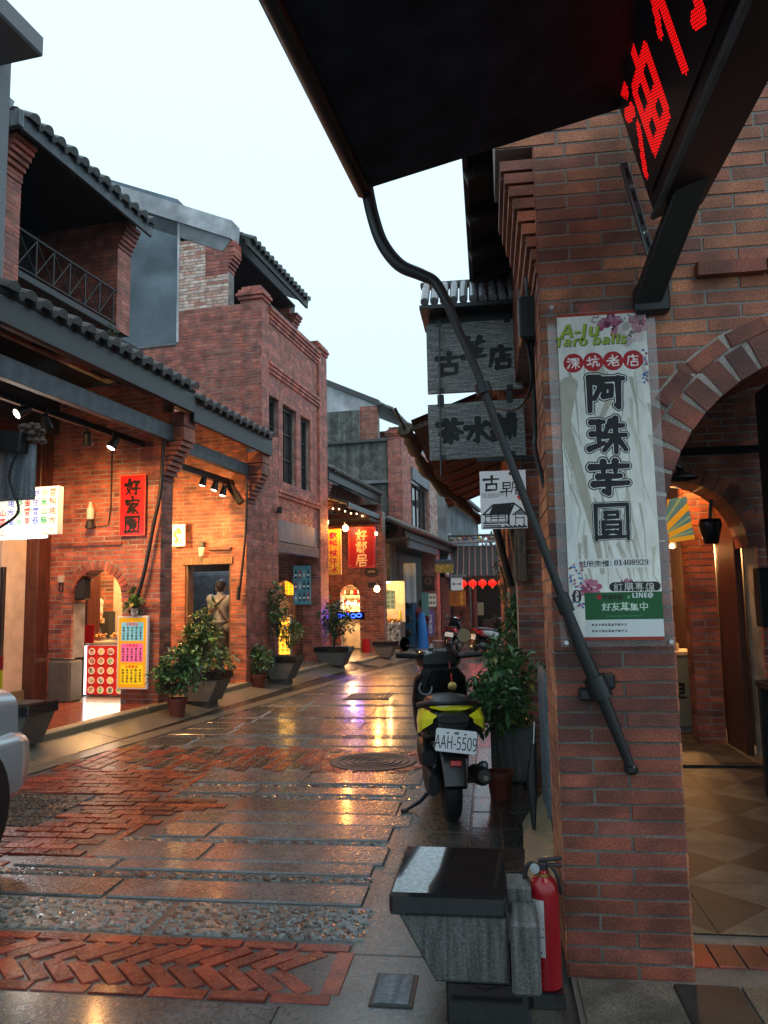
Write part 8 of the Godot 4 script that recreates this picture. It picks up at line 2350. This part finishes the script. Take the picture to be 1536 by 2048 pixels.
	for k in 4:
		boxpart("shelf", M.beige, o, Vector3(0, 0.9 + k * 0.3, 0), Vector3(0.8, 0.03, 0.25), 0.003)
		for q in 7: boxpart("packet", [M.cream, M.paint_red, M.white_paint, M.wood_board][(k + q) % 4], o, Vector3(-0.33 + q * 0.11, 0.99 + k * 0.3, 0.02), Vector3(0.09, 0.15, 0.1), 0.008)
	boxpart("back", M.beige, o, Vector3(0, 1.1, -0.14), Vector3(0.85, 2.2, 0.03), 0.0)
	lamp(o, "shelf_light", Color(1, 0.8, 0.55), 0.8, Vector3(0, 1.2, 0.5), 0.06)  # light of an unseen source, placed to brighten the shelves
	boxpart("unseen_shelf_lamp", M.bulb_warm, o, Vector3(0, 1.28, 0.5), Vector3(0.3, 0.04, 0.04), 0.01)  # glowing bar standing in for that unseen source
	o = lthing("food_stall", "food stall counter with a patterned cloth under the round bulb", "stall", 0.3, 0.0, 21.95)
	boxpart("counter", M.wood_warm, o, Vector3(0.15, 0.42, -0.2), Vector3(0.9, 0.84, 0.5), 0.01)
	im = canvas(160, 120, Color(0.5, 0.5, 0.48))
	r.seed = 6
	for k in 90: dab(im, r.randf() * 160, r.randf() * 120, r.randf_range(3, 8), [Color(0.15, 0.14, 0.15), Color(0.75, 0.75, 0.74), Color(0.35, 0.33, 0.3)][k % 3])
	board(o, im, 0.86, 0.66, 0.02, Vector3(0.15, 0.5, 0.07), M.white_cloth, 0.1, 0.6, 0.0, "patterned_cloth")  # cloth face carries a faint glow, though no lamp
	var fd := MB.new()
	for q in 40:
		fd.col = [Color(0.6, 0.32, 0.08), Color(0.5, 0.2, 0.05), Color(0.3, 0.4, 0.08)][q % 3]
		fd.ball(Vector3(0.15 + r.randf_range(-0.38, 0.38), 0.87 + r.randf() * 0.05, -0.2 + r.randf_range(-0.18, 0.18)), Vector3(0.05, 0.04, 0.05), 6, 4)
	part(fd, "food", M.petal, o, "stuff")
	tubepart("bottle", M.paint_yellow, o, [Vector3(0.5, 0.85, -0.3), Vector3(0.5, 1.15, -0.3)], [0.05, 0.03], 10)
	lamp(o, "stall_light", Color(1, 0.75, 0.45), 0.9, Vector3(0.2, 1.9, 0.0), 0.06)  # unseen source, placed to brighten the inside of the stall
	tubepart("unseen_stall_lamp", M.bulb_warm, o, [Vector3(0.1, 1.96, 0), Vector3(0.3, 1.96, 0)], 0.02, 8)  # glowing tube standing in for the unseen stall light
	boxpart("back_panel", M.beige, o, Vector3(0.1, 1.4, -0.7), Vector3(0.9, 1.2, 0.04), 0.0)
	boxpart("picture", M.wood_board, o, Vector3(0.1, 1.5, -0.66), Vector3(0.25, 0.22, 0.03), 0.004)
	o = lthing("red_bollard", "small red barrel at the left foot of the food stall", "barrel", -0.18 + 0.3, 0.0, 21.0)
	tubepart("barrel", M.paint_red, o, [Vector3(0, 0, 0), Vector3(0, 0.2, 0), Vector3(0, 0.42, 0)], [0.1, 0.12, 0.1], 14)
	o = lthing("toy_machine", "tall blue vending cabinet with round windows by the hanging cloth", "vending machine", 0.36, -0.1, 25.2)
	boxpart("cabinet", M.blue_cabinet, o, Vector3(0, 0.95, 0), Vector3(0.5, 1.95, 0.5), 0.02)
	for k in 3:
		var lm := MB.new()
		lm.lathe([Vector2(0.12, 0), Vector2(0.12, 0.03), Vector2(0, 0.03)], 18, Transform3D(Basis(Vector3(1, 0, 0), PI / 2), Vector3(0.05, 0.5 + k * 0.45, 0.25)))
		part(lm, "round_window", M.window_glass, o)
	boxpart("side_poster", M.panel_gray, o, Vector3(-0.1, 1.45, 0.255), Vector3(0.16, 0.2, 0.01), 0.002)
	o = lthing("blue_poster", "narrow teal poster beside the person in the maroon top", "poster", 0.93, 1.3, 25.2)
	boxpart("sheet", smat("teal", Color(0.12, 0.28, 0.27), 0.5), o, Vector3.ZERO, Vector3(0.24, 0.75, 0.02), 0.003)
	o = lthing("plastic_sheet", "crumpled blue plastic sheet hanging beside the person in maroon", "plastic sheet", 0.88, gy(-25.0), 24.9)
	b = MB.new()
	b.loft([[Vector3(0, 0, 0.0), 0.2, 0.12, 2.0], [Vector3(0.02, 0, 0.3), 0.17, 0.1, 1.6], [Vector3(0, 0.02, 0.7), 0.14, 0.09, 2.0], [Vector3(-0.02, 0, 1.0), 0.13, 0.08, 1.5], [Vector3(0, 0, 1.25), 0.07, 0.05, 2.0]], 14, 1.7)
	var ps := part(b, "sheet", M.blue_plastic, o)
	ps.rotation.x = -PI / 2
	o = lthing("bucket", "pink plastic bucket on the kerb beside the brick pier", "bucket", 1.42, gy(-24.8), 24.9)
	b = MB.new()
	b.lathe([Vector2(0.0, 0.02), Vector2(0.15, 0.0), Vector2(0.19, 0.32), Vector2(0.22, 0.32), Vector2(0.22, 0.36), Vector2(0.19, 0.36), Vector2(0.17, 0.2)], 20)
	part(b, "pail", M.pot_pink, o)
	o = lthing("dark_bench", "low dark bench behind the pink bucket", "bench", 1.9, gy(-26.0), 26.0)
	boxpart("seat", M.wood_black, o, Vector3(0, 0.42, 0), Vector3(0.9, 0.06, 0.3), 0.01)
	for sg in [-1, 1]: boxpart("leg", M.wood_black, o, Vector3(sg * 0.38, 0.2, 0), Vector3(0.06, 0.4, 0.26), 0.005)
	o = lthing("bottle", "small white and red bottle on the kerb between the blue sheet and the bucket", "bottle", 1.18, gy(-24.8), 24.9)
	tubepart("bottle_body", M.white_paint, o, [Vector3(0, 0, 0), Vector3(0, 0.2, 0), Vector3(0, 0.28, 0)], [0.09, 0.09, 0.04], 10)
	tubepart("cap", M.paint_red, o, [Vector3(0, 0.28, 0), Vector3(0, 0.34, 0)], 0.04, 8)
	o = thing("traffic_cone", "small orange traffic cone beyond the red and white scooter", "traffic cone", Vector3(-0.28, gy(-23.5), -24.2))
	tubepart("cone", smat("cone_orange", Color(0.55, 0.12, 0.03), 0.5), o, [Vector3(0, 0.03, 0), Vector3(0, 0.62, 0)], [0.14, 0.03], 14)
	boxpart("base", M.cone_orange, o, Vector3(0, 0.015, 0), Vector3(0.34, 0.03, 0.34), 0.006)

	# ---- right-hand arcade ----
	o = thing("shop_counter", "pale blue-gray counter with brushed characters inside the right-hand arcade", "counter", Vector3(1.72, 0, -8.7))
	o.rotation.y = 0.25
	boxpart("body", M.panel_gray, o, Vector3(0, 0.42, 0), Vector3(0.9, 0.8, 0.4), 0.01)
	boxpart("worktop", M.beige, o, Vector3(0, 0.84, 0), Vector3(0.94, 0.04, 0.44), 0.006)
	im = canvas(220, 190, Color(0.42, 0.48, 0.47))
	glyph(im, "古", 60, 30, 60, 60, 6, Color(0.06, 0.06, 0.06), 0.4, 0.05); glyph(im, "早", 120, 70, 50, 60, 5, Color(0.06, 0.06, 0.06), 0.4, 0.05); disc(im, 26, 80, 16, Color(0.55, 0.2, 0.08))
	board(o, im, 0.84, 0.7, 0.006, Vector3(0, 0.44, 0.204), null)
	for k in 3: boxpart("package", [M.white_paint, M.paint_red, M.cream][k], o, Vector3(-0.2 + k * 0.2, 0.9, 0), Vector3(0.14, 0.08, 0.12), 0.01)
	o = thing("meter_box", "cream electrical meter box on the lit brick inside the right-hand arcade", "electrical box", Vector3(2.08, 1.48, -11.3))
	boxpart("box", M.beige, o, Vector3.ZERO, Vector3(0.2, 0.28, 0.1), 0.012)
	boxpart("window", M.window_glass, o, Vector3(0, 0.02, 0.052), Vector3(0.15, 0.05, 0.008), 0.002)
	o = thing("wall_speaker", "black speaker box on the brick jamb in the right-hand arcade", "speaker", Vector3(2.36, 1.42, -6.98))
	boxpart("cabinet", M.wood_black, o, Vector3.ZERO, Vector3(0.2, 0.5, 0.14), 0.012)
	o = thing("projector_lamp", "black floodlight under the inner arch of the right-hand arcade", "lamp", Vector3(1.98, 2.02, -7.2))
	b = MB.new()
	b.lathe([Vector2(0, 0.1), Vector2(0.09, 0.1), Vector2(0.1, 0.05), Vector2(0.06, -0.12), Vector2(0, -0.12)], 14)
	part(b, "housing", M.black_metal, o)
	tubepart("yoke", M.black_metal, o, [Vector3(0, 0.1, 0), Vector3(0.02, 0.28, 0)], 0.015, 6)
	o = thing("gooseneck_lamp", "black hat-shaped lamp under the near arch at right", "lamp", Vector3(0.84, 1.95, -3.45))
	b = MB.new()
	b.lathe([Vector2(0.07, 0.0), Vector2(0.075, 0.006), Vector2(0.02, 0.03), Vector2(0.012, 0.05), Vector2(0, 0.05)], 18)
	part(b, "hat", M.black_metal, o)
	tubepart("arm", M.black_metal, o, [Vector3(0, 0.05, 0), Vector3(-0.04, 0.09, 0), Vector3(-0.1, 0.05, 0.0)], 0.01, 6)
	o = thing("dark_table", "dark wooden table at the right edge of the photo", "table", Vector3(2.1, 0, -5.6))
	boxpart("top", M.wood_black, o, Vector3(0.1, 0.8, 0), Vector3(0.6, 0.05, 0.9), 0.008)
	for sx in [-1, 1]:
		for sz in [-1, 1]: boxpart("leg", M.wood_black, o, Vector3(0.1 + sx * 0.26, 0.39, sz * 0.4), Vector3(0.06, 0.78, 0.06), 0.005)
	boxpart("rail", M.wood_black, o, Vector3(-0.15, 0.62, 0), Vector3(0.03, 0.12, 0.76), 0.004)
	o = thing("wrapped_sweets", "heap of plastic-wrapped sweets on the dark table at right", "sweets", Vector3(2.13, 0.825, -5.5))
	b = MB.new()
	for k in 40:
		b.col = [Color(0.5, 0.25, 0.22), Color(0.6, 0.5, 0.46), Color(0.4, 0.14, 0.12)][k % 3]
		b.ball(Vector3(r.randf_range(-0.15, 0.2), 0.03 + r.randf() * 0.05, r.randf_range(-0.25, 0.25)), Vector3(0.035, 0.025, 0.03), 6, 4)
	part(b, "sweets", M.vcol, o, "stuff")

# ---------- people: one continuous surface drawn round a skeleton of tapered capsules ----------
func body_mesh(bones: Array, cell: float, blend: float) -> MB:
	# bones: [a, b, ra, rb, colour]
	var lo := Vector3(1e9, 1e9, 1e9); var hi := -lo
	for b in bones:
		for k in 2:
			var r: float = maxf(b[2], b[3]) + cell * 2.5 + blend * 0.5
			lo = lo.min(b[k] - Vector3.ONE * r); hi = hi.max(b[k] + Vector3.ONE * r)
	var n := Vector3i(((hi - lo) / cell).ceil()) + Vector3i.ONE
	var field := PackedFloat32Array(); field.resize(n.x * n.y * n.z); field.fill(1e3)
	var near := PackedInt32Array(); near.resize(field.size()); near.fill(0)
	var best := PackedFloat32Array(); best.resize(field.size()); best.fill(1e3)
	for bi in bones.size():
		var b: Array = bones[bi]
		var pa: Vector3 = b[0]; var ba: Vector3 = b[1] - b[0]
		var l2 := maxf(ba.length_squared(), 1e-9)
		var rm: float = maxf(b[2], b[3]) + cell * 2.2 + blend
		var p0 := Vector3i(((b[0].min(b[1]) - Vector3.ONE * rm - lo) / cell).floor()).clamp(Vector3i.ZERO, n - Vector3i.ONE)
		var p1 := Vector3i(((b[0].max(b[1]) + Vector3.ONE * rm - lo) / cell).ceil()).clamp(Vector3i.ZERO, n - Vector3i.ONE)
		for z in range(p0.z, p1.z + 1):
			for y in range(p0.y, p1.y + 1):
				for x in range(p0.x, p1.x + 1):
					var p := lo + Vector3(x, y, z) * cell - pa
					var h := clampf(p.dot(ba) / l2, 0.0, 1.0)
					var d: float = (p - ba * h).length() - lerpf(b[2], b[3], h)
					var ix := (z * n.y + y) * n.x + x
					var f := field[ix]
					if f > 900.0: field[ix] = d
					else:
						var q := maxf(blend - absf(f - d), 0.0) / blend
						field[ix] = minf(f, d) - q * q * blend * 0.25
					if d < best[ix]:
						best[ix] = d; near[ix] = bi
	var mb := MB.new()
	var idx := {}
	var at := func(x: int, y: int, z: int) -> float: return field[(z * n.y + y) * n.x + x]
	for z in n.z - 1:
		for y in n.y - 1:
			for x in n.x - 1:
				var c := 0; var sum := Vector3.ZERO
				var base := (z * n.y + y) * n.x + x
				var v0 := field[base]
				if v0 > cell * 3.0: continue
				var vals := []
				for k in 8: vals.append(field[base + (k & 1) + ((k >> 1) & 1) * n.x + (k >> 2) * n.x * n.y])
				for e in [[0, 1], [2, 3], [4, 5], [6, 7], [0, 2], [1, 3], [4, 6], [5, 7], [0, 4], [1, 5], [2, 6], [3, 7]]:
					var a: float = vals[e[0]]; var b: float = vals[e[1]]
					if (a < 0) != (b < 0):
						var t := a / (a - b)
						var va := Vector3(e[0] & 1, (e[0] >> 1) & 1, e[0] >> 2); var vb := Vector3(e[1] & 1, (e[1] >> 1) & 1, e[1] >> 2)
						sum += va.lerp(vb, t); c += 1
				if c == 0: continue
				var g := Vector3(vals[1] + vals[3] + vals[5] + vals[7] - vals[0] - vals[2] - vals[4] - vals[6], vals[2] + vals[3] + vals[6] + vals[7] - vals[0] - vals[1] - vals[4] - vals[5], vals[4] + vals[5] + vals[6] + vals[7] - vals[0] - vals[1] - vals[2] - vals[3])
				mb.col = bones[near[base]][4]
				idx[base] = mb.pv(lo + (Vector3(x, y, z) + sum / c) * cell, g)
	for base in idx:
		var x: int = base % n.x; var y: int = (base / n.x) % n.y; var z: int = base / (n.x * n.y)
		for ax in 3:
			var step: int = [1, n.x, n.x * n.y][ax]
			var s1: int = [n.x, n.x * n.y, 1][ax]
			var s2: int = [n.x * n.y, 1, n.x][ax]
			if [x, y, z][(ax + 1) % 3] == 0 or [x, y, z][(ax + 2) % 3] == 0: continue
			var a := field[base]; var b := field[base + step]
			if (a < 0) == (b < 0): continue
			var q := [base - s1 - s2, base - s2, base, base - s1]
			if not (idx.has(q[0]) and idx.has(q[1]) and idx.has(q[3])): continue
			if a < 0:
				mb.face(idx[q[0]], idx[q[1]], idx[q[2]]); mb.face(idx[q[0]], idx[q[2]], idx[q[3]])
			else:
				mb.face(idx[q[0]], idx[q[2]], idx[q[1]]); mb.face(idx[q[0]], idx[q[3]], idx[q[2]])
	return mb

func hand_bones(out: Array, wrist: Vector3, dir: Vector3, side: Vector3, skin: Color, curl: float, flip: float) -> void:
	var nrm := dir.cross(side).normalized()
	out.append([wrist, wrist + dir * 0.05, 0.022, 0.03, skin])
	for k in 4:
		var root := wrist + dir * 0.07 + side * (k - 1.5) * 0.021
		var ln: float = [0.036, 0.042, 0.04, 0.032][k]
		var d1 := (dir * cos(curl) + nrm * sin(curl)).normalized()
		var d2 := (dir * cos(curl * 2.2) + nrm * sin(curl * 2.2)).normalized()
		out.append([wrist + dir * 0.03 + side * (k - 1.5) * 0.014, root, 0.013, 0.011, skin])
		out.append([root, root + d1 * ln, 0.0105, 0.0095, skin])
		out.append([root + d1 * ln, root + d1 * ln + d2 * ln * 0.8, 0.0095, 0.008, skin])
	var tr := wrist + dir * 0.02 + side * 0.026 * flip
	out.append([tr, tr + (dir * 0.7 + side * 0.7 * flip + nrm * 0.3).normalized() * 0.045, 0.013, 0.011, skin])
	out.append([tr + (dir * 0.7 + side * 0.7 * flip + nrm * 0.3).normalized() * 0.045, tr + (dir + side * 0.4 * flip + nrm * 0.5).normalized() * 0.08, 0.011, 0.009, skin])

func person(o: Node3D, j: Dictionary, c: Dictionary) -> void:
	# joints in the person's own frame; +z is the way the figure faces away from (we see the back at +z)
	var top: Color = c.top; var leg: Color = c.leg; var skin: Color = c.skin; var shoe: Color = c.shoe
	var B := []
	B.append([j.pelvis, j.chest, 0.14, 0.135, top]); B.append([j.chest + Vector3(-0.09, 0.03, 0), j.chest + Vector3(0.09, 0.03, 0), 0.105, 0.105, top])
	B.append([j.pelvis + Vector3(-0.07, -0.03, 0), j.pelvis + Vector3(0.07, -0.03, 0), 0.125, 0.125, leg])
	B.append([j.chest + Vector3(0, 0.1, 0), j.neck, 0.085, 0.06, top])
	B.append([j.neck - Vector3(0, 0.03, 0), j.head - Vector3(0, 0.06, 0), 0.052, 0.05, skin])
	for s in ["l", "r"]:
		B.append([j.chest + Vector3(0, 0.06, 0), j["sh_" + s], 0.09, 0.068, top])
		B.append([j["sh_" + s], j["sh_" + s].lerp(j["el_" + s], 0.55), 0.066, 0.056, top])
		B.append([j["sh_" + s].lerp(j["el_" + s], 0.5), j["el_" + s], 0.046, 0.041, top if c.get("long", false) else skin])
		B.append([j["el_" + s], j["wr_" + s], 0.041, 0.028, top if c.get("long", false) else skin])
		B.append([j["hip_" + s], j["kn_" + s], 0.1, 0.066, leg])
		B.append([j["kn_" + s], j["an_" + s], 0.062 if c.get("long_leg", false) else 0.054, 0.046 if c.get("long_leg", false) else 0.036, leg if c.get("long_leg", false) else skin])
		B.append([j["an_" + s] + Vector3(0, -0.04, 0.03), j["an_" + s] + Vector3(0, -0.055, -0.16), 0.042, 0.036, shoe])
	var body := body_mesh(B, 0.021, 0.05)
	for s in ["l", "r"]:
		var hb := []
		var d: Vector3 = (j["wr_" + s] - j["el_" + s]).normalized()
		hand_bones(hb, j["wr_" + s], d, d.cross(Vector3(0.2, 0, 1)).normalized(), skin, 0.35, 1.0 if s == "l" else -1.0)
		body.add(body_mesh(hb, 0.0055, 0.008), Transform3D.IDENTITY, skin)
	var h: Vector3 = j.head
	var f: Vector3 = j.face.normalized()
	var side := f.cross(Vector3.UP).normalized()
	var hd := [[h + f * -0.015 + Vector3(0, 0.03, 0), h + f * 0.02 + Vector3(0, 0.03, 0), 0.088, 0.082, skin], [h + f * 0.02 - Vector3(0, 0.02, 0), h + f * 0.045 - Vector3(0, 0.085, 0), 0.07, 0.04, skin],
		[h + f * 0.098 + Vector3(0, 0.01, 0), h + f * 0.112 - Vector3(0, 0.022, 0), 0.009, 0.014, skin],
		[h + f * 0.085 + side * 0.022 - Vector3(0, 0.055, 0), h + f * 0.085 - side * 0.022 - Vector3(0, 0.055, 0), 0.008, 0.008, Color(0.3, 0.09, 0.07)],
		[h + side * 0.088 + Vector3(0, 0.02, 0), h + side * 0.09 - Vector3(0, 0.03, 0), 0.013, 0.01, skin], [h - side * 0.088 + Vector3(0, 0.02, 0), h - side * 0.09 - Vector3(0, 0.03, 0), 0.013, 0.01, skin]]
	body.add(MB.new(), Transform3D.IDENTITY, skin)
	var hm := body_mesh(hd, 0.008, 0.02)
	var st := body.v.size()
	body.v.append_array(hm.v); body.n.append_array(hm.n); body.c.append_array(hm.c); body.t.append_array(hm.t)
	for k in hm.i: body.i.append(k + st)
	part(body, "body", M.skin, o)
	for sg in [-1.0, 1.0]:
		var e := MB.new(); e.ball(h + f * 0.093 + side * 0.032 * sg + Vector3(0, 0.018, 0), Vector3(0.011, 0.008, 0.011), 8, 6)
		part(e, "eye", M.white_paint, o)
	var hair := body_mesh([[h - f * 0.03 + Vector3(0, 0.05, 0), h + f * 0.02 + Vector3(0, 0.068, 0), 0.093, 0.082, Color(0.012, 0.01, 0.009)], [h - f * 0.05 + Vector3(0, 0.0, 0), h - f * 0.05 - Vector3(0, 0.04, 0), 0.07, 0.055, Color(0.012, 0.01, 0.009)]], 0.012, 0.03)
	var hh := MB.new(); hh.add(hair, Transform3D.IDENTITY, Color(0.012, 0.01, 0.009))
	part(hh, "hair", M.skin, o)

func people() -> void:
	var skin := Color(0.42, 0.22, 0.13)
	# the cook, back to us, right arm reaching out to the side
	var o := lthing("person", "person in gray shirt and dark apron in the second doorway, back turned, one arm out", "person", -0.2, 0.15, 12.95)
	person(o, {"pelvis": Vector3(0, 0.92, 0), "chest": Vector3(0.0, 1.27, 0.0), "neck": Vector3(0, 1.46, 0), "head": Vector3(-0.01, 1.57, -0.03), "face": Vector3(-0.15, -0.15, -1),
		"sh_l": Vector3(-0.19, 1.38, 0), "el_l": Vector3(-0.23, 1.12, -0.1), "wr_l": Vector3(-0.16, 1.02, -0.32),
		"sh_r": Vector3(0.19, 1.38, 0), "el_r": Vector3(0.36, 1.27, -0.08), "wr_r": Vector3(0.42, 1.5, -0.16),
		"hip_l": Vector3(-0.09, 0.88, 0), "kn_l": Vector3(-0.1, 0.48, -0.02), "an_l": Vector3(-0.11, 0.09, 0.03),
		"hip_r": Vector3(0.09, 0.88, 0), "kn_r": Vector3(0.1, 0.48, -0.03), "an_r": Vector3(0.12, 0.09, 0.03)},
		{"top": Color(0.2, 0.21, 0.22), "leg": Color(0.16, 0.15, 0.14), "skin": skin, "shoe": Color(0.04, 0.04, 0.05)})
	var b := MB.new()
	b.tube(curve([Vector3(-0.14, 1.42, 0.03), Vector3(-0.03, 1.3, 0.145), Vector3(0.1, 1.1, 0.15), Vector3(0.16, 0.98, 0.08)], 5), 0.016, 6)
	b.tube(curve([Vector3(0.13, 1.42, 0.04), Vector3(0.02, 1.3, 0.15), Vector3(-0.1, 1.1, 0.15), Vector3(-0.16, 0.98, 0.08)], 5), 0.016, 6)
	part(b, "apron_straps", M.wood_red, o)
	b = MB.new()
	b.loft([[Vector3(0, 0, 0.55), 0.2, 0.15], [Vector3(0, 0, 0.75), 0.185, 0.16], [Vector3(0, 0, 0.98), 0.17, 0.15]], 18, 2.2, false)
	part(b, "apron_skirt", M.wood_dark, o).rotation.x = -PI / 2
	# someone at the food counter behind the arch, mostly hidden
	o = lthing("person", "person in a white sleeve behind the food counter, half hidden by the arch's left jamb", "person", -1.6, 0.15, 11.25)
	person(o, {"pelvis": Vector3(0, 0.9, 0), "chest": Vector3(0, 1.22, 0.02), "neck": Vector3(0, 1.42, 0.03), "head": Vector3(0, 1.53, 0.06), "face": Vector3(0.2, -0.3, 1),
		"sh_l": Vector3(-0.18, 1.34, 0.03), "el_l": Vector3(-0.22, 1.08, 0.08), "wr_l": Vector3(-0.1, 0.98, 0.28),
		"sh_r": Vector3(0.18, 1.34, 0.03), "el_r": Vector3(0.24, 1.08, 0.08), "wr_r": Vector3(0.16, 0.96, 0.26),
		"hip_l": Vector3(-0.09, 0.86, 0), "kn_l": Vector3(-0.1, 0.47, 0.02), "an_l": Vector3(-0.1, 0.09, -0.02),
		"hip_r": Vector3(0.09, 0.86, 0), "kn_r": Vector3(0.1, 0.47, 0.02), "an_r": Vector3(0.1, 0.09, -0.02)},
		{"top": Color(0.5, 0.46, 0.42), "leg": Color(0.05, 0.05, 0.06), "skin": skin, "shoe": Color(0.04, 0.04, 0.05), "long_leg": true})
	# the far passer-by
	o = lthing("person", "person in a maroon top and dark trousers standing by the blue vending cabinet", "person", 0.78, gy(-25.0), 25.3)
	person(o, {"pelvis": Vector3(0, 0.88, 0), "chest": Vector3(0, 1.2, 0), "neck": Vector3(0, 1.38, 0.0), "head": Vector3(0.0, 1.49, -0.04), "face": Vector3(-0.4, -0.3, -1),
		"sh_l": Vector3(-0.17, 1.3, 0), "el_l": Vector3(-0.22, 1.04, -0.04), "wr_l": Vector3(-0.17, 0.85, -0.14),
		"sh_r": Vector3(0.17, 1.3, 0), "el_r": Vector3(0.22, 1.04, -0.04), "wr_r": Vector3(0.18, 0.84, -0.14),
		"hip_l": Vector3(-0.08, 0.84, 0), "kn_l": Vector3(-0.09, 0.46, -0.02), "an_l": Vector3(-0.1, 0.09, 0.03),
		"hip_r": Vector3(0.08, 0.84, 0), "kn_r": Vector3(0.09, 0.46, -0.03), "an_r": Vector3(0.1, 0.09, 0.0)},
		{"top": Color(0.24, 0.04, 0.045), "leg": Color(0.02, 0.02, 0.025), "skin": skin, "shoe": Color(0.03, 0.03, 0.03), "long": true, "long_leg": true})

func _ready() -> void:
	# camera
	var cam := Camera3D.new()
	cam.name = "camera"
	cam.position = Vector3(0, 1.45, 0)
	cam.rotation = Vector3(deg_to_rad(6.55), deg_to_rad(7.66), -0.018)
	cam.fov = 2.0 * rad_to_deg(atan(1024.0 / 1539.0))
	cam.near = 0.05; cam.far = 900.0
	add_child(cam)
	# sky, haze and exposure
	var env := Environment.new()
	env.background_mode = Environment.BG_SKY
	var sm := ProceduralSkyMaterial.new()
	sm.sky_top_color = Color(0.80, 0.905, 0.965); sm.sky_horizon_color = Color(0.7, 0.8, 0.85); sm.sky_curve = 0.22
	sm.ground_bottom_color = Color(0.2, 0.21, 0.22); sm.ground_horizon_color = Color(0.5, 0.53, 0.56)
	sm.sky_energy_multiplier = 0.9
	var sky := Sky.new(); sky.sky_material = sm
	env.sky = sky
	env.tonemap_mode = Environment.TONE_MAPPER_LINEAR
	env.tonemap_exposure = 1.95
	env.sdfgi_enabled = true; env.ssao_enabled = true; env.ssil_enabled = true
	env.fog_enabled = true; env.fog_density = 0.0005; env.fog_light_color = Color(0.8, 0.87, 0.92)
	var we := WorldEnvironment.new(); we.name = "world_environment"; we.environment = env
	add_child(we)
	# the covered sun of a rainy dusk
	var sun := DirectionalLight3D.new()
	sun.name = "sun"; sun.light_energy = 0.15; sun.light_angular_distance = 20.0; sun.light_color = Color(1, 0.98, 0.95); sun.shadow_enabled = true
	sun.rotation = Vector3(deg_to_rad(-65), deg_to_rad(30), 0)
	add_child(sun)

	materials()
	prep_bricks()
	street()
	nearest_left()
	shophouse_near()
	tower()
	row_beyond()
	temple()
	right_building()
	canopy_and_sign()
	signs()
	plants()
	vehicles()
	lamps()
	fittings()
	people()
	finish_bricks(cam.position, cam.transform)
